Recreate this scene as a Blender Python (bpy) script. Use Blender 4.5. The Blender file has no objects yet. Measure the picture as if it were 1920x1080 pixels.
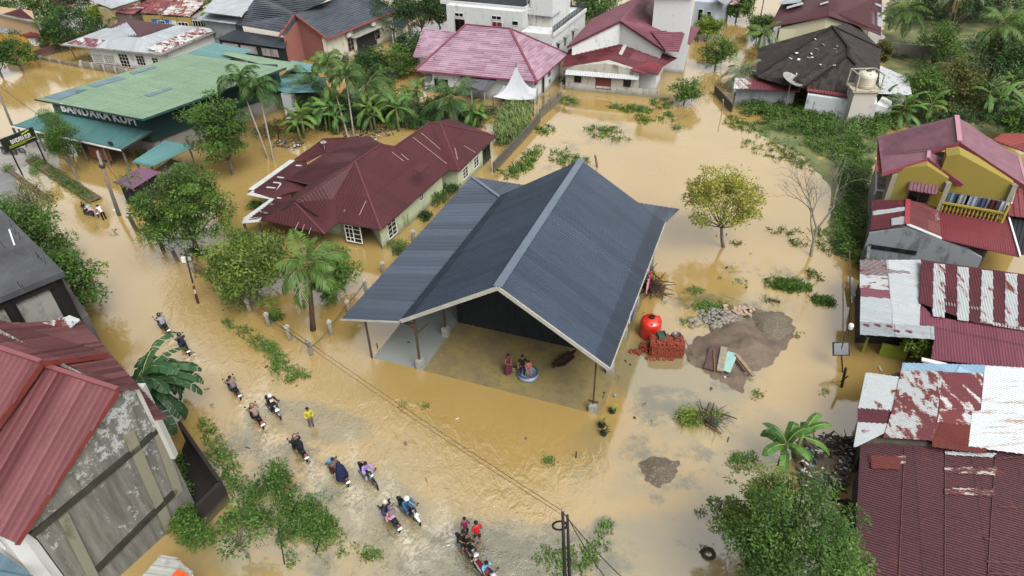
import bpy, math, random
import numpy as np
from mathutils import Vector, Matrix, noise as mn
PI=math.pi; R=math.radians
sc=bpy.context.scene
# ------------------------------------------------------------ camera, sky, sun, exposure
CH=30.0; PITCH=R(36); ROLL=R(-1.5); FPX=1280.0
cd=bpy.data.cameras.new('camera'); cam=bpy.data.objects.new('camera',cd); sc.collection.objects.link(cam)
cd.lens=24; cd.sensor_width=36; cd.clip_end=3000; cd.clip_start=0.5
cF=Vector((0,math.cos(PITCH),-math.sin(PITCH))); _U=Vector((1,0,0)).cross(cF)
cR=Vector((1,0,0))*math.cos(ROLL)+_U*math.sin(ROLL); cU=-Vector((1,0,0))*math.sin(ROLL)+_U*math.cos(ROLL)
cam.matrix_world=Matrix.Translation((0,0,CH))@Matrix((cR,cU,-cF)).transposed().to_4x4()
sc.camera=cam
w=bpy.data.worlds.new('World'); sc.world=w; w.use_nodes=True
nt=w.node_tree; bg=nt.nodes['Background']
sky=nt.nodes.new('ShaderNodeTexSky'); sky.sky_type='NISHITA'; sky.sun_disc=False
sky.sun_elevation=R(52); sky.sun_rotation=R(150); sky.air_density=1.0; sky.dust_density=8; sky.ozone_density=1
hs=nt.nodes.new('ShaderNodeHueSaturation'); hs.inputs['Saturation'].default_value=0.12
nt.links.new(sky.outputs[0],hs.inputs['Color']); nt.links.new(hs.outputs[0],bg.inputs[0]); bg.inputs[1].default_value=0.15
sd=bpy.data.lights.new('sun','SUN'); sun=bpy.data.objects.new('sun',sd); sc.collection.objects.link(sun)
sd.energy=0.6; sd.angle=R(30); sd.color=(1,.97,.92)
sun.rotation_euler=(R(38),0,R(30)); sun.location=(0,0,80)
sc.view_settings.view_transform='Standard'; sc.view_settings.look='None'; sc.view_settings.gamma=1
sc.view_settings.exposure=1.64
# ------------------------------------------------------------ helpers
col=sc.collection
rng=np.random.default_rng(7); random.seed(5)
O0=Vector((0,0,CH))
def ray(px,py): return (cF*FPX+cR*(px-960)-cU*(py-540))
def G(px,py,z=0.0):
    d=ray(px,py); return O0+d*((z-CH)/d.z)
def GP(px,py,A,B,C):                     # onto the plane of three points
    n=(B-A).cross(C-A); d=ray(px,py); return O0+d*(n.dot(A-O0)/n.dot(d))
def GV(px,py,A,B):                       # onto the vertical plane through A,B
    return GP(px,py,A,B,A+Vector((0,0,1)))
def tag(o,label=None,cat=None,group=None,kind=None):
    if label: o['label']=label
    if cat: o['category']=cat
    if group: o['group']=group
    if kind: o['kind']=kind
    return o
def empty(name,loc,label,cat,group=None,rz=0):
    o=bpy.data.objects.new(name,None); o.location=loc; o.rotation_euler=(0,0,rz); col.objects.link(o); o.empty_display_size=.2
    return tag(o,label,cat,group)
class MB:
    def __init__(s): s.v=[]; s.f=[]; s.uv=[]; s.mi=[]; s.m=0; s.hasuv=False; s.pc=[]
    def face(s,pts,uv=None):
        b=len(s.v); s.v+= [tuple(p) for p in pts]; s.f.append(tuple(range(b,b+len(pts)))); s.mi.append(s.m)
        if uv: s.hasuv=True
        s.uv.append(uv or [(0,0)]*len(pts))
    def box(s,c,size,M=None,rz=0):
        s.pc.append((len(s.v),len(s.f)))
        M=M or Matrix.Rotation(rz,3,'Z'); c=Vector(c); h=Vector(size)/2
        P=[c+M@Vector((x*h.x,y*h.y,z*h.z)) for x in(-1,1) for y in(-1,1) for z in(-1,1)]
        for q in((0,1,3,2),(4,6,7,5),(0,4,5,1),(2,3,7,6),(0,2,6,4),(1,5,7,3)): s.face([P[i] for i in q])
    def bar(s,a,b,w,h=None,up=(0,0,1)):
        a=Vector(a);b=Vector(b);h=h or w; d=(b-a); L=d.length
        if L<1e-5: return
        d/=L; u=Vector(up)
        if abs(d.dot(u))>.97: u=Vector((0,1,0))
        x=d.cross(u).normalized(); y=x.cross(d)
        s.box((a+b)/2,(w,L,h),Matrix((x,d,y)).transposed())
    def tube(s,pts,rad,n=8,cap=True):
        pts=[Vector(p) for p in pts]
        if not hasattr(rad,'__len__'): rad=[rad]*len(pts)
        rings=[]; ref=None
        for i,p in enumerate(pts):
            d=(pts[min(i+1,len(pts)-1)]-pts[max(i-1,0)]).normalized()
            if ref is None: ref=Vector((0,0,1)) if abs(d.z)<.9 else Vector((1,0,0))
            x=d.cross(ref).normalized(); y=x.cross(d); ref=y if abs(d.dot(y))<.9 else ref
            rings.append([p+(x*math.cos(2*PI*k/n)+y*math.sin(2*PI*k/n))*rad[i] for k in range(n)])
        b=len(s.v); s.pc.append((b,len(s.f)))
        for r in rings: s.v+=[tuple(q) for q in r]
        for i in range(len(rings)-1):
            for k in range(n):
                s.f.append((b+i*n+k,b+i*n+(k+1)%n,b+(i+1)*n+(k+1)%n,b+(i+1)*n+k)); s.mi.append(s.m); s.uv.append([(0,0)]*4)
        if cap:
            s.f.append(tuple(b+k for k in range(n))[::-1]); s.mi.append(s.m); s.uv.append([(0,0)]*n)
            s.f.append(tuple(b+(len(rings)-1)*n+k for k in range(n))); s.mi.append(s.m); s.uv.append([(0,0)]*n)
    def lathe(s,c,prof,n=20):
        c=Vector(c); b=len(s.v); m=len(prof); s.pc.append((b,len(s.f)))
        for r,z in prof:
            for k in range(n): s.v.append(tuple(c+Vector((r*math.cos(2*PI*k/n),r*math.sin(2*PI*k/n),z))))
        for i in range(m-1):
            for k in range(n):
                s.f.append((b+i*n+k,b+i*n+(k+1)%n,b+(i+1)*n+(k+1)%n,b+(i+1)*n+k)); s.mi.append(s.m); s.uv.append([(0,0)]*4)
    def each(s,name,mats,parent=None,smooth=False,label=None,group=None,cat=None):
        out=[]
        for k,(v0,f0) in enumerate(s.pc):
            v1,f1=s.pc[k+1] if k+1<len(s.pc) else (len(s.v),len(s.f))
            q=MB(); q.v=s.v[v0:v1]; q.f=[tuple(i-v0 for i in f) for f in s.f[f0:f1]]; q.mi=s.mi[f0:f1]; q.uv=s.uv[f0:f1]; q.hasuv=s.hasuv
            o=q.build(name,mats,parent,smooth,keep=True)
            if label: o['label']=label
            out.append(o)
        return out
    def build(s,name,mats,parent=None,smooth=False,keep=False):
        me=bpy.data.meshes.new(name); me.from_pydata(s.v,[],s.f)
        for m in (mats if isinstance(mats,(list,tuple)) else [mats]): me.materials.append(m)
        if any(s.mi): me.polygons.foreach_set('material_index',s.mi)
        if s.hasuv:
            uvl=me.uv_layers.new(name='UVMap'); flat=[c for f in s.uv for p in f for c in p]
            uvl.data.foreach_set('uv',flat)
        if smooth: me.polygons.foreach_set('use_smooth',[True]*len(me.polygons))
        me.update()
        o=bpy.data.objects.new(name,me); col.objects.link(o)
        if parent is not None:
            o.parent=parent
            if keep: 
                wm=parent_matrix(parent); o.matrix_parent_inverse=wm.inverted()
        return o
def parent_matrix(p):
    m=Matrix.Translation(p.location)@p.rotation_euler.to_matrix().to_4x4()
    return parent_matrix(p.parent)@p.matrix_parent_inverse@m if p.parent else m
# ------------------------------------------------------------ materials
KALB=.40      # colours below are read off the picture; real albedo is lower, the exposure higher
def lin(h):
    if isinstance(h,str):
        h=h.lstrip('#'); c=[int(h[i:i+2],16)/255 for i in(0,2,4)]
        return tuple((((x+.055)/1.055)**2.4 if x>.04045 else x/12.92)*KALB for x in c)+(1,)
    return tuple(h)+(1,) if len(h)==3 else tuple(h)
class NT:
    def __init__(s,name):
        s.mat=bpy.data.materials.new(name); s.mat.use_nodes=True; s.t=s.mat.node_tree; s.n=s.t.nodes; s.p=s.n['Principled BSDF']
    def new(s,t,**k):
        x=s.n.new('ShaderNode'+t)
        for a,b in k.items(): setattr(x,a,b)
        return x
    def l(s,a,b): s.t.links.new(a,b)
    def math(s,op,a,b=None,c=None):
        x=s.new('Math',operation=op)
        for i,v in enumerate((a,b,c)):
            if v is None: continue
            if hasattr(v,'is_output'): s.l(v,x.inputs[i])
            else: x.inputs[i].default_value=v
        return x.outputs[0]
    def mix(s,f,a,b,mode='MIX'):
        x=s.new('Mix',data_type='RGBA',blend_type=mode)
        for i,v in((0,f),(6,a),(7,b)):
            if hasattr(v,'is_output'): s.l(v,x.inputs[i])
            else: x.inputs[i].default_value=v
        return x.outputs[2]
    def noise(s,scale,detail=4,rough=.55,vec=None,dist=0):
        x=s.new('TexNoise'); x.inputs['Scale'].default_value=scale; x.inputs['Detail'].default_value=detail
        x.inputs['Roughness'].default_value=rough; x.inputs['Distortion'].default_value=dist
        if vec is None: vec=s.pos()
        s.l(vec,x.inputs['Vector']); return x.outputs['Fac']
    def pos(s):
        if not hasattr(s,'_g'): s._g=s.new('NewGeometry')
        return s._g.outputs['Position']
    def ramp(s,f,lo,hi):
        x=s.new('MapRange'); x.inputs[1].default_value=lo; x.inputs[2].default_value=hi; s.l(f,x.inputs[0]); return x.outputs[0]
    def map(s,vec,scale,rot=(0,0,0)):
        x=s.new('Mapping'); x.inputs['Scale'].default_value=scale; x.inputs['Rotation'].default_value=rot; s.l(vec,x.inputs['Vector']); return x.outputs[0]
    def bump(s,h,strength=.3,dist=.02):
        x=s.new('Bump'); x.inputs['Strength'].default_value=strength; x.inputs['Distance'].default_value=dist; s.l(h,x.inputs['Height']); s.l(x.outputs[0],s.p.inputs['Normal'])
    def done(s,c,rough=.7,metal=0,spec=None):
        if hasattr(c,'is_output'): s.l(c,s.p.inputs['Base Color'])
        else: s.p.inputs['Base Color'].default_value=c
        if hasattr(rough,'is_output'): s.l(rough,s.p.inputs['Roughness'])
        else: s.p.inputs['Roughness'].default_value=rough
        s.p.inputs['Metallic'].default_value=metal
        if spec is not None: s.p.inputs['Specular IOR Level'].default_value=spec
        return s.mat
_mc={}
def scl(c,k): return tuple(min(1,x*k) for x in c[:3])+(1,)
def plain(c,rough=.6,var=.25,scale=3,metal=0,bump=0,name='paint'):
    key=('p',str(c),rough,var,scale,metal,bump)
    if key in _mc: return _mc[key]
    n=NT(name); c=lin(c); f=n.noise(scale); cc=n.mix(n.ramp(f,.3,.7),scl(c,1-var),scl(c,1+var))
    if bump: n.bump(n.noise(scale*8),bump,.02)
    _mc[key]=n.done(cc,rough,metal,.5 if (rough<.5 or metal) else .15); return _mc[key]
def stained(c,dirt='#4a4a44',amt=.5,scale=.8,rough=.85,streak=True,name='plaster'):
    key=('s',str(c),str(dirt),amt,scale)
    if key in _mc: return _mc[key]
    n=NT(name); c=lin(c); d=lin(dirt)
    a=n.noise(scale,6,.65); b=n.noise(scale*2.2,5,.6,n.map(n.pos(),(1,1,.18)))
    m=n.math('ADD',n.math('MULTIPLY',a,.5),n.math('MULTIPLY',b,.5))
    fine=n.noise(scale*14,3)
    m=n.math('ADD',m,n.math('MULTIPLY',n.math('SUBTRACT',fine,.5),.18))
    fac=n.ramp(m,.62-.22*amt,.68-.1*amt)
    cc=n.mix(fac,n.mix(fine,scl(c,.85),scl(c,1.1)),n.mix(a,scl(d,.7),scl(d,1.5)))
    # flood line: mud splashed on the foot of the walls
    z=n.new('SeparateXYZ'); n.l(n.pos(),z.inputs[0])
    zz=n.ramp(n.math('ADD',z.outputs[2],n.math('MULTIPLY',a,-.7)),.35,-.25)
    cc=n.mix(n.math('MULTIPLY',zz,.7),cc,lin('#6d6142'))
    n.bump(fine,.25,.02); _mc[key]=n.done(cc,rough,0,.2); return _mc[key]
def _ds(c,k=.04):
    g=.3*c[0]+.59*c[1]+.11*c[2]; return tuple(x*(1-k)+g*k for x in c[:3])+(1,)
def roofm(c,c2=None,rust=None,rustamt=.2,sw=.8,sl=2.4,var=.22,rough=.65,dirt=.25,name='roof_sheet',spec=.13,seam=.5):
    key=('r',str(c),str(c2),str(rust),rustamt,sw,sl,var,rough,dirt)
    if key in _mc: return _mc[key]
    n=NT(name); c=_ds(lin(c)); c2=_ds(lin(c2)) if c2 else scl(c,1.25)
    uv=n.new('UVMap'); s=n.new('SeparateXYZ'); n.l(uv.outputs[0],s.inputs[0])
    u=n.math('FLOOR',n.math('DIVIDE',s.outputs[0],sw)); 
    v0=n.math('DIVIDE',s.outputs[1],sl); v=n.math('FLOOR',v0)
    cb=n.new('CombineXYZ'); n.l(u,cb.inputs[0]); n.l(v,cb.inputs[1]); wn=n.new('TexWhiteNoise'); n.l(cb.outputs[0],wn.inputs['Vector'])
    cc=n.mix(n.math('MULTIPLY',wn.outputs[0],1.0),scl(c,1-var),c2)
    big=n.noise(.35,5,.6); cc=n.mix(n.math('MULTIPLY',n.ramp(big,.35,.75),dirt),cc,scl(c,.45))
    fine=n.noise(9,4,.6,n.map(n.pos(),(1,1,1))); cc=n.mix(n.math('MULTIPLY',n.ramp(fine,.4,.8),.35),cc,scl(c,.6))
    fr=n.math('FRACT',v0); sm=n.math('LESS_THAN',fr,.035); cc=n.mix(n.math('MULTIPLY',sm,seam),cc,scl(c,.3))
    st=n.noise(1,5,.65,n.map(uv.outputs[0],(4.5,.22,1))); cc=n.mix(n.math('MULTIPLY',n.ramp(st,.48,.72),.38),cc,scl(c,.5)); st2=n.noise(1,4,.6,n.map(uv.outputs[0],(7,.3,1),(0,0,0))); cc=n.mix(n.math('MULTIPLY',n.ramp(st2,.55,.75),.22),cc,scl(c,1.7))
    if rust:
        rn=n.noise(.9,7,.7,n.map(n.pos(),(1,1,1)),.4); cc=n.mix(n.ramp(rn,.62-.3*rustamt,.70-.3*rustamt),cc,n.mix(fine,lin(rust),scl(lin(rust),.5)))
    n.bump(n.noise(2.5,3),.25,.06)
    _mc[key]=n.done(cc,n.math('ADD',n.math('MULTIPLY',fine,.25),rough-.1),0,spec); return _mc[key]
def peel(c,c2,thr=.5,scale=1.6,rough=.6,name='peeling_sheet',stretch=(1,1,1)):
    """two paints on one sheet: patches of c2 showing where c has flaked off"""
    key=('pe',str(c),str(c2),thr,scale,stretch)
    if key in _mc: return _mc[key]
    n=NT(name); a=n.noise(scale,6,.68,n.map(n.pos(),stretch),.5); b=n.noise(scale*5,4,.7,n.map(n.pos(),(.4,1.6,1)))
    m=n.math('ADD',a,n.math('MULTIPLY',n.math('SUBTRACT',b,.5),.22)); f=n.ramp(m,thr-.01,thr+.01)
    edge=n.math('MULTIPLY',n.ramp(m,thr-.05,thr),n.ramp(m,thr+.05,thr))
    cc=n.mix(f,n.mix(b,scl(lin(c),.8),scl(lin(c),1.15)),n.mix(b,scl(lin(c2),.85),scl(lin(c2),1.1)))
    cc=n.mix(n.math('MULTIPLY',edge,.5),cc,lin('#7a3f28')); n.bump(b,.2,.02)
    _mc[key]=n.done(cc,rough,0,.2); return _mc[key]
def leafm(c1,c2,name='leaves',rough=.6,tr=.25):
    n=NT(name); at=n.new('Attribute',attribute_name='v'); 
    cc=n.mix(at.outputs['Fac'],lin(c1),lin(c2))
    n.l(cc,n.p.inputs['Base Color']); n.p.inputs['Roughness'].default_value=rough; n.p.inputs['Specular IOR Level'].default_value=.22
    t=n.new('BsdfTranslucent'); n.l(n.mix(1,cc,(1,1,.6,1),'MULTIPLY'),t.inputs[0])
    ms=n.new('MixShader'); ms.inputs[0].default_value=tr; n.l(n.p.outputs[0],ms.inputs[1]); n.l(t.outputs[0],ms.inputs[2])
    n.l(ms.outputs[0],n.n['Material Output'].inputs[0]); return n.mat
# ------------------------------------------------------------ roofs and walls
def roofface(mb,pts,eave=None,rib='v',sp=.28,rh=.045,th=.05,rw=.45,uv0=(0,0)):
    """sheet-metal or tile slope: plate with underside, raised corrugation (v) or tile steps (h) as geometry"""
    pts=[Vector(p) for p in pts]; N=Vector((0,0,0)); c=sum(pts,Vector())/len(pts)
    for i in range(len(pts)): N+=(pts[i]-c).cross(pts[(i+1)%len(pts)]-c)
    N.normalize()
    if N.z<0: N=-N; pts=pts[::-1]
    if eave is None:
        e=N.cross(Vector((0,0,1))); e=e if e.length>.02 else pts[1]-pts[0]
    else: e=Vector(eave)
    e=(e-N*e.dot(N)).normalized(); up=N.cross(e)
    if up.z<0: up=-up; e=-e
    o=pts[0]
    uvs=[((p-o).dot(e)+uv0[0],(p-o).dot(up)+uv0[1]) for p in pts]
    mb.face(pts,uvs)
    q=[p-N*th for p in pts]; mb.face(q[::-1],uvs[::-1])
    for i in range(len(pts)):
        j=(i+1)%len(pts); mb.face([pts[i],q[i],q[j],pts[j]],[uvs[i],uvs[i],uvs[j],uvs[j]])
    P=[((p-o).dot(e),(p-o).dot(up),(p-o).dot(N)) for p in pts]
    def cuts(k,val):
        r=[]
        for i in range(len(P)):
            a=P[i];b=P[(i+1)%len(P)]
            if (a[k]-val)*(b[k]-val)<0:
                t=(val-a[k])/(b[k]-a[k]); r.append((a[1-k]+(b[1-k]-a[1-k])*t, a[2]+(b[2]-a[2])*t))
        r.sort(); return [(r[i],r[i+1]) for i in range(0,len(r)-1,2)]
    for ch in rib:
        if ch not in 'vh': continue
        k=0 if ch=='v' else 1; lo=min(p[k] for p in P); hi=max(p[k] for p in P)
        s=sp if ch=='v' else sp*1.3
        x=lo+s*.5
        while x<hi-.02:
            for (a,za),(b,zb) in cuts(k,x):
                if b-a<.1: continue
                def pt(xx,yy,zz): 
                    return o+(e*xx+up*yy if k==0 else e*yy+up*xx)+N*zz
                hw=s*rw/2; A=a+.01;B=b-.01
                if ch=='v':
                    q=[pt(x-hw,A,za),pt(x-hw*.45,A,za+rh),pt(x+hw*.45,A,za+rh),pt(x+hw,A,za)]
                    r2=[pt(x-hw,B,zb),pt(x-hw*.45,B,zb+rh),pt(x+hw*.45,B,zb+rh),pt(x+hw,B,zb)]
                    u=[(x+uv0[0],A+uv0[1]),(x+uv0[0],B+uv0[1])]
                    for i in range(3): mb.face([q[i],q[i+1],r2[i+1],r2[i]],[u[0],u[0],u[1],u[1]])
                else:
                    # tile course lip: sloping up to a small step that faces the eave
                    q=[pt(x,A,za),pt(x,B,zb)]; t2=[pt(x,A,za+rh),pt(x,B,zb+rh)]; k2=[pt(x+s*.6,A,za+.004),pt(x+s*.6,B,zb+.004)]
                    u0=(A+uv0[0],x+uv0[1]); u1=(B+uv0[0],x+uv0[1])
                    mb.face([q[0],q[1],t2[1],t2[0]],[u0,u1,u1,u0]); mb.face([t2[0],t2[1],k2[1],k2[0]],[u0,u1,u1,u0])
            x+=s
def ridge(mb,a,b,w=.22,h=.06):
    a=Vector(a);b=Vector(b); up=Vector((0,0,h*.9)); mb.bar(a+up,b+up,w,h)
def wallprism(mb,pts,zb=-.6):
    """closed wall body; pts=(x,y,ztop) round the footprint"""
    n=len(pts)
    top=[Vector(p) for p in pts]; bot=[Vector((p[0],p[1],zb)) for p in pts]
    area=sum(top[i].x*top[(i+1)%n].y-top[(i+1)%n].x*top[i].y for i in range(n))
    if area<0: top=top[::-1]; bot=bot[::-1]
    for i in range(n):
        j=(i+1)%n; mb.face([bot[i],bot[j],top[j],top[i]])
    mb.face(top)
def under(x,y,planes,gap=.07):
    z=[]
    for A,B,C in planes:
        n=(B-A).cross(C-A); z.append(A.z-(n.x*(x-A.x)+n.y*(y-A.y))/n.z)
    return min(z)-gap
def gableprism(mb,pts,shift,zb=-.6):
    """wall body with a pitched top: pts=(x,y,z) along the front, shift = depth vector"""
    F=[Vector(p) for p in pts]; S=Vector((shift[0],shift[1],0)); K=[p+S for p in F]; f0=[Vector((p.x,p.y,zb)) for p in F]; k0=[Vector((p.x,p.y,zb)) for p in K]; n=len(F)
    for i in range(n-1):
        mb.face([f0[i],f0[i+1],F[i+1],F[i]]); mb.face([k0[i+1],k0[i],K[i],K[i+1]]); mb.face([F[i],F[i+1],K[i+1],K[i]])
    mb.face([f0[0],F[0],K[0],k0[0]]); mb.face([F[-1],f0[-1],k0[-1],K[-1]])
def inset(pts,d):
    """move a plan polygon inwards by d"""
    n=len(pts); A=sum(pts[i].x*pts[(i+1)%n].y-pts[(i+1)%n].x*pts[i].y for i in range(n)); s=1 if A>0 else -1
    out=[]
    for i in range(n):
        p=pts[i].to_2d(); a=(p-pts[i-1].to_2d()).normalized(); b=(pts[(i+1)%n].to_2d()-p).normalized()
        na=Vector((-a.y,a.x))*s; nb=Vector((-b.y,b.x))*s; m=(na+nb); m=m/max(.3,m.dot(na))
        out.append(Vector((p.x+m.x*d,p.y+m.y*d,pts[i].z)))
    return out
M_GLASS=plain('#14181a',.15,.2,name='window_glass')
M_WHITE=plain('#dcdcd6',.6,.06,name='white_paint')
def window(parent,A,B,s,z0,wd,ht,frame=None,mull=(2,3),glass=None,out=None,name='window',proud=.04,label=None):
    """window on the wall line A->B, s metres from A; out = outward normal side"""
    A=Vector((A[0],A[1],0));B=Vector((B[0],B[1],0)); d=(B-A).normalized(); n=Vector((d.y,-d.x,0))
    if out is not None and n.dot(Vector((out[0],out[1],0))-A)<0: n=-n
    c=A+d*(s+wd/2)+n*proud+Vector((0,0,z0+ht/2)); Mx=Matrix((d,n,Vector((0,0,1)))).transposed()
    m=MB()
    t=.07
    for sx in(-1,1): m.box(c+d*sx*(wd/2-t/2),(t,.08,ht),Mx)
    for sz in(-1,1): m.box(c+Vector((0,0,sz*(ht/2-t/2))),(wd-2*t-.004,.08,t),Mx)
    for i in range(1,mull[0]): m.box(c+d*(wd*(i/mull[0]-.5)),(.045,.05,ht-2*t-.004),Mx)
    for i in range(1,mull[1]): m.box(c+Vector((0,0,ht*(i/mull[1]-.5))),(wd-2*t-.006,.035,.035),Mx)
    o=m.build(name,frame or M_WHITE,parent,keep=True)
    if label: o['label']=label
    g=MB(); g.box(c-n*.02,(wd-.02,.03,ht-.02),Mx); g.build('pane',glass or M_GLASS,o,keep=True)
    return o
def house_root(name,pts,label,cat='house',group=None):
    c=sum((Vector(p) for p in pts),Vector())/len(pts); return empty(name,(c.x,c.y,0),label,cat,group)
def quad(mb,px,rib='v',**k):
    """px: list of (x,y,z) pixels with heights"""
    roofface(mb,[G(*p) for p in px],rib=rib,**k)
def overlay(mb,px,pl,lift=.05,rib='',**k):
    N=(pl[1]-pl[0]).cross(pl[2]-pl[0]).normalized(); N=N if N.z>0 else -N
    roofface(mb,[GP(x,y,*pl)+N*lift for x,y in px],rib=rib,th=.03,**k)
# ------------------------------------------------------------ flood water
def build_water():
    n=NT('flood_water'); p=n.pos()
    at=n.new('Attribute',attribute_name='wt'); cs=n.new('SeparateColor'); n.l(at.outputs['Color'],cs.inputs[0])
    wob=n.noise(.55,6,.65); wob2=n.noise(2.2,5,.6)
    w=n.math('ADD',n.math('MULTIPLY',n.math('SUBTRACT',wob,.5),1.3),n.math('MULTIPLY',n.math('SUBTRACT',wob2,.5),.5))
    def msk(ch,k=.7): return n.ramp(n.math('ADD',ch,n.math('MULTIPLY',n.math('MULTIPLY',w,k),n.math('GREATER_THAN',ch,.02))),.25,.75)
    base=n.mix(n.ramp(n.noise(.12,4),.3,.7),lin('#a1864e'),lin('#aa9059'))
    grey=msk(cs.outputs[0]); c=n.mix(grey,base,n.mix(wob2,lin('#857a58'),lin('#918460')))
    dark=msk(cs.outputs[1],1.4); c=n.mix(n.math('MULTIPLY',dark,.85),c,n.mix(wob2,lin('#4d4a32'),lin('#6e6a4e')))
    foam=n.math('MULTIPLY',cs.outputs[2],n.ramp(n.noise(2.6,6,.75,n.map(p,(1,1,1)),1.6),.42,.6)); c=n.mix(n.math('MULTIPLY',foam,.85),c,lin('#ddd3b8'))
    rip=n.math('ADD',n.math('MULTIPLY',n.noise(1.5,4,.6,n.map(p,(1,.55,1),(0,0,.5)),.8),1.),n.math('MULTIPLY',n.noise(5,3,.6,None,.6),.25))
    calm=n.new('Attribute',attribute_name='rp')
    h=n.math('MULTIPLY',rip,n.math('ADD',n.math('MULTIPLY',calm.outputs['Fac'],1.),.012))
    n.bump(h,1.0,.13)
    m=n.done(c,.05); n.p.inputs['IOR'].default_value=2.3; n.p.inputs['Specular IOR Level'].default_value=.5
    return m
M_WATER=build_water()
def ell(x,y,cx,cy,rx,ry,a,soft=.6):
    ca=math.cos(a);sa=math.sin(a); dx=x-cx;dy=y-cy; u=(dx*ca+dy*sa)/rx; v=(-dx*sa+dy*ca)/ry; d=np.sqrt(u*u+v*v)
    return np.clip((1+soft-d)/soft,0,1) if soft>0 else (d<1)*1.
def px_arrays(X,Y):
    vx=X; vy=Y; vz=-CH
    dz=vy*cF.y+vz*cF.z+vx*cF.x
    a=(vx*cR.x+vy*cR.y+vz*cR.z)/dz*FPX+960; b=540-(vx*cU.x+vy*cU.y+vz*cU.z)/dz*FPX
    return a,b
# stains in the water (submerged gravel, grass and road), pixel-centred at their ground position:
GREYS=[(660,1010,220,90,.1,.6),(760,880,90,40,.3,.35),(1180,860,120,70,0,.4),(1290,760,100,60,0,.5),(430,890,60,80,.4,.6),(1380,590,110,40,0,.45),
 (900,1060,160,70,0,1.),(590,790,90,30,.2,.7),(1280,700,120,60,.1,.8),(1450,930,120,140,0,.6),(1290,1030,200,60,0,.7),(480,1000,120,70,0,.6),(700,960,110,60,.4,.8),(20,335,60,60,0,.9)]
DARKS=[(545,880,60,50,.3,.55),(900,1030,90,45,.2,.8),(700,1000,50,22,0,.4),(640,935,50,20,.3,.4),(850,1060,120,40,0,.6),(470,830,50,40,.2,.5),(1190,840,28,26,0,.7),(1225,860,30,16,0,.5),(1290,770,90,22,.15,.7),
 (1260,740,60,14,.1,.6),(1230,735,30,9,.1,.8),(1390,640,60,18,0,.6),(1380,590,70,28,0,.6),(1300,560,40,18,0,.5),(1260,880,60,38,0,.4),(1220,770,40,30,.3,.5),(1310,850,30,15,0,.4),(1145,710,20,10,0,.2),
 (1230,940,16,9,0,.6),(1320,965,26,13,0,.6),(1270,972,14,6,0,.6),(1135,985,24,14,0,.7),(1130,1000,14,8,0,.5),(1060,1050,110,55,0,.7),(600,1040,60,40,0,.4),(1310,880,10,6,0,.5),(1360,720,30,12,0,.5),
 (1050,190,40,20,0,.5),(1140,250,55,25,0,.4),(1060,300,40,40,0,.35),(1270,230,20,22,0,.4),(1480,520,60,22,0,.4),(1380,500,40,14,0,.3),(1350,890,10,6,0,.5),(450,905,60,50,0,.3),(1290,1020,22,10,0,.4),(1385,690,14,7,0,.6)]
FOAMS=[(0,0,1,1,0)] if True else [(345,665,24,12,.5),(455,750,18,10,.5),(520,790,20,9,.4),(500,800,16,8,.5),(585,860,22,10,.5),(560,870,14,12,.9),(650,920,26,10,.5),(705,915,22,9,.3),(760,1000,26,9,.3),(740,990,12,10,.9),(800,985,16,8,.3),
 (870,1050,30,10,.2),(620,870,40,10,.4),(320,625,14,8,.5),(715,940,40,8,.4),(690,880,16,12,.3),(600,905,14,8,.5)]
WAKES=[(309,618,1),(347,656,1),(441,737,1),(483,790,1),(563,850,1),(636,896,1),(733,978,1),(515,772,-1),(692,900,-1),(768,966,-1),(878,1038,-1)]
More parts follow.
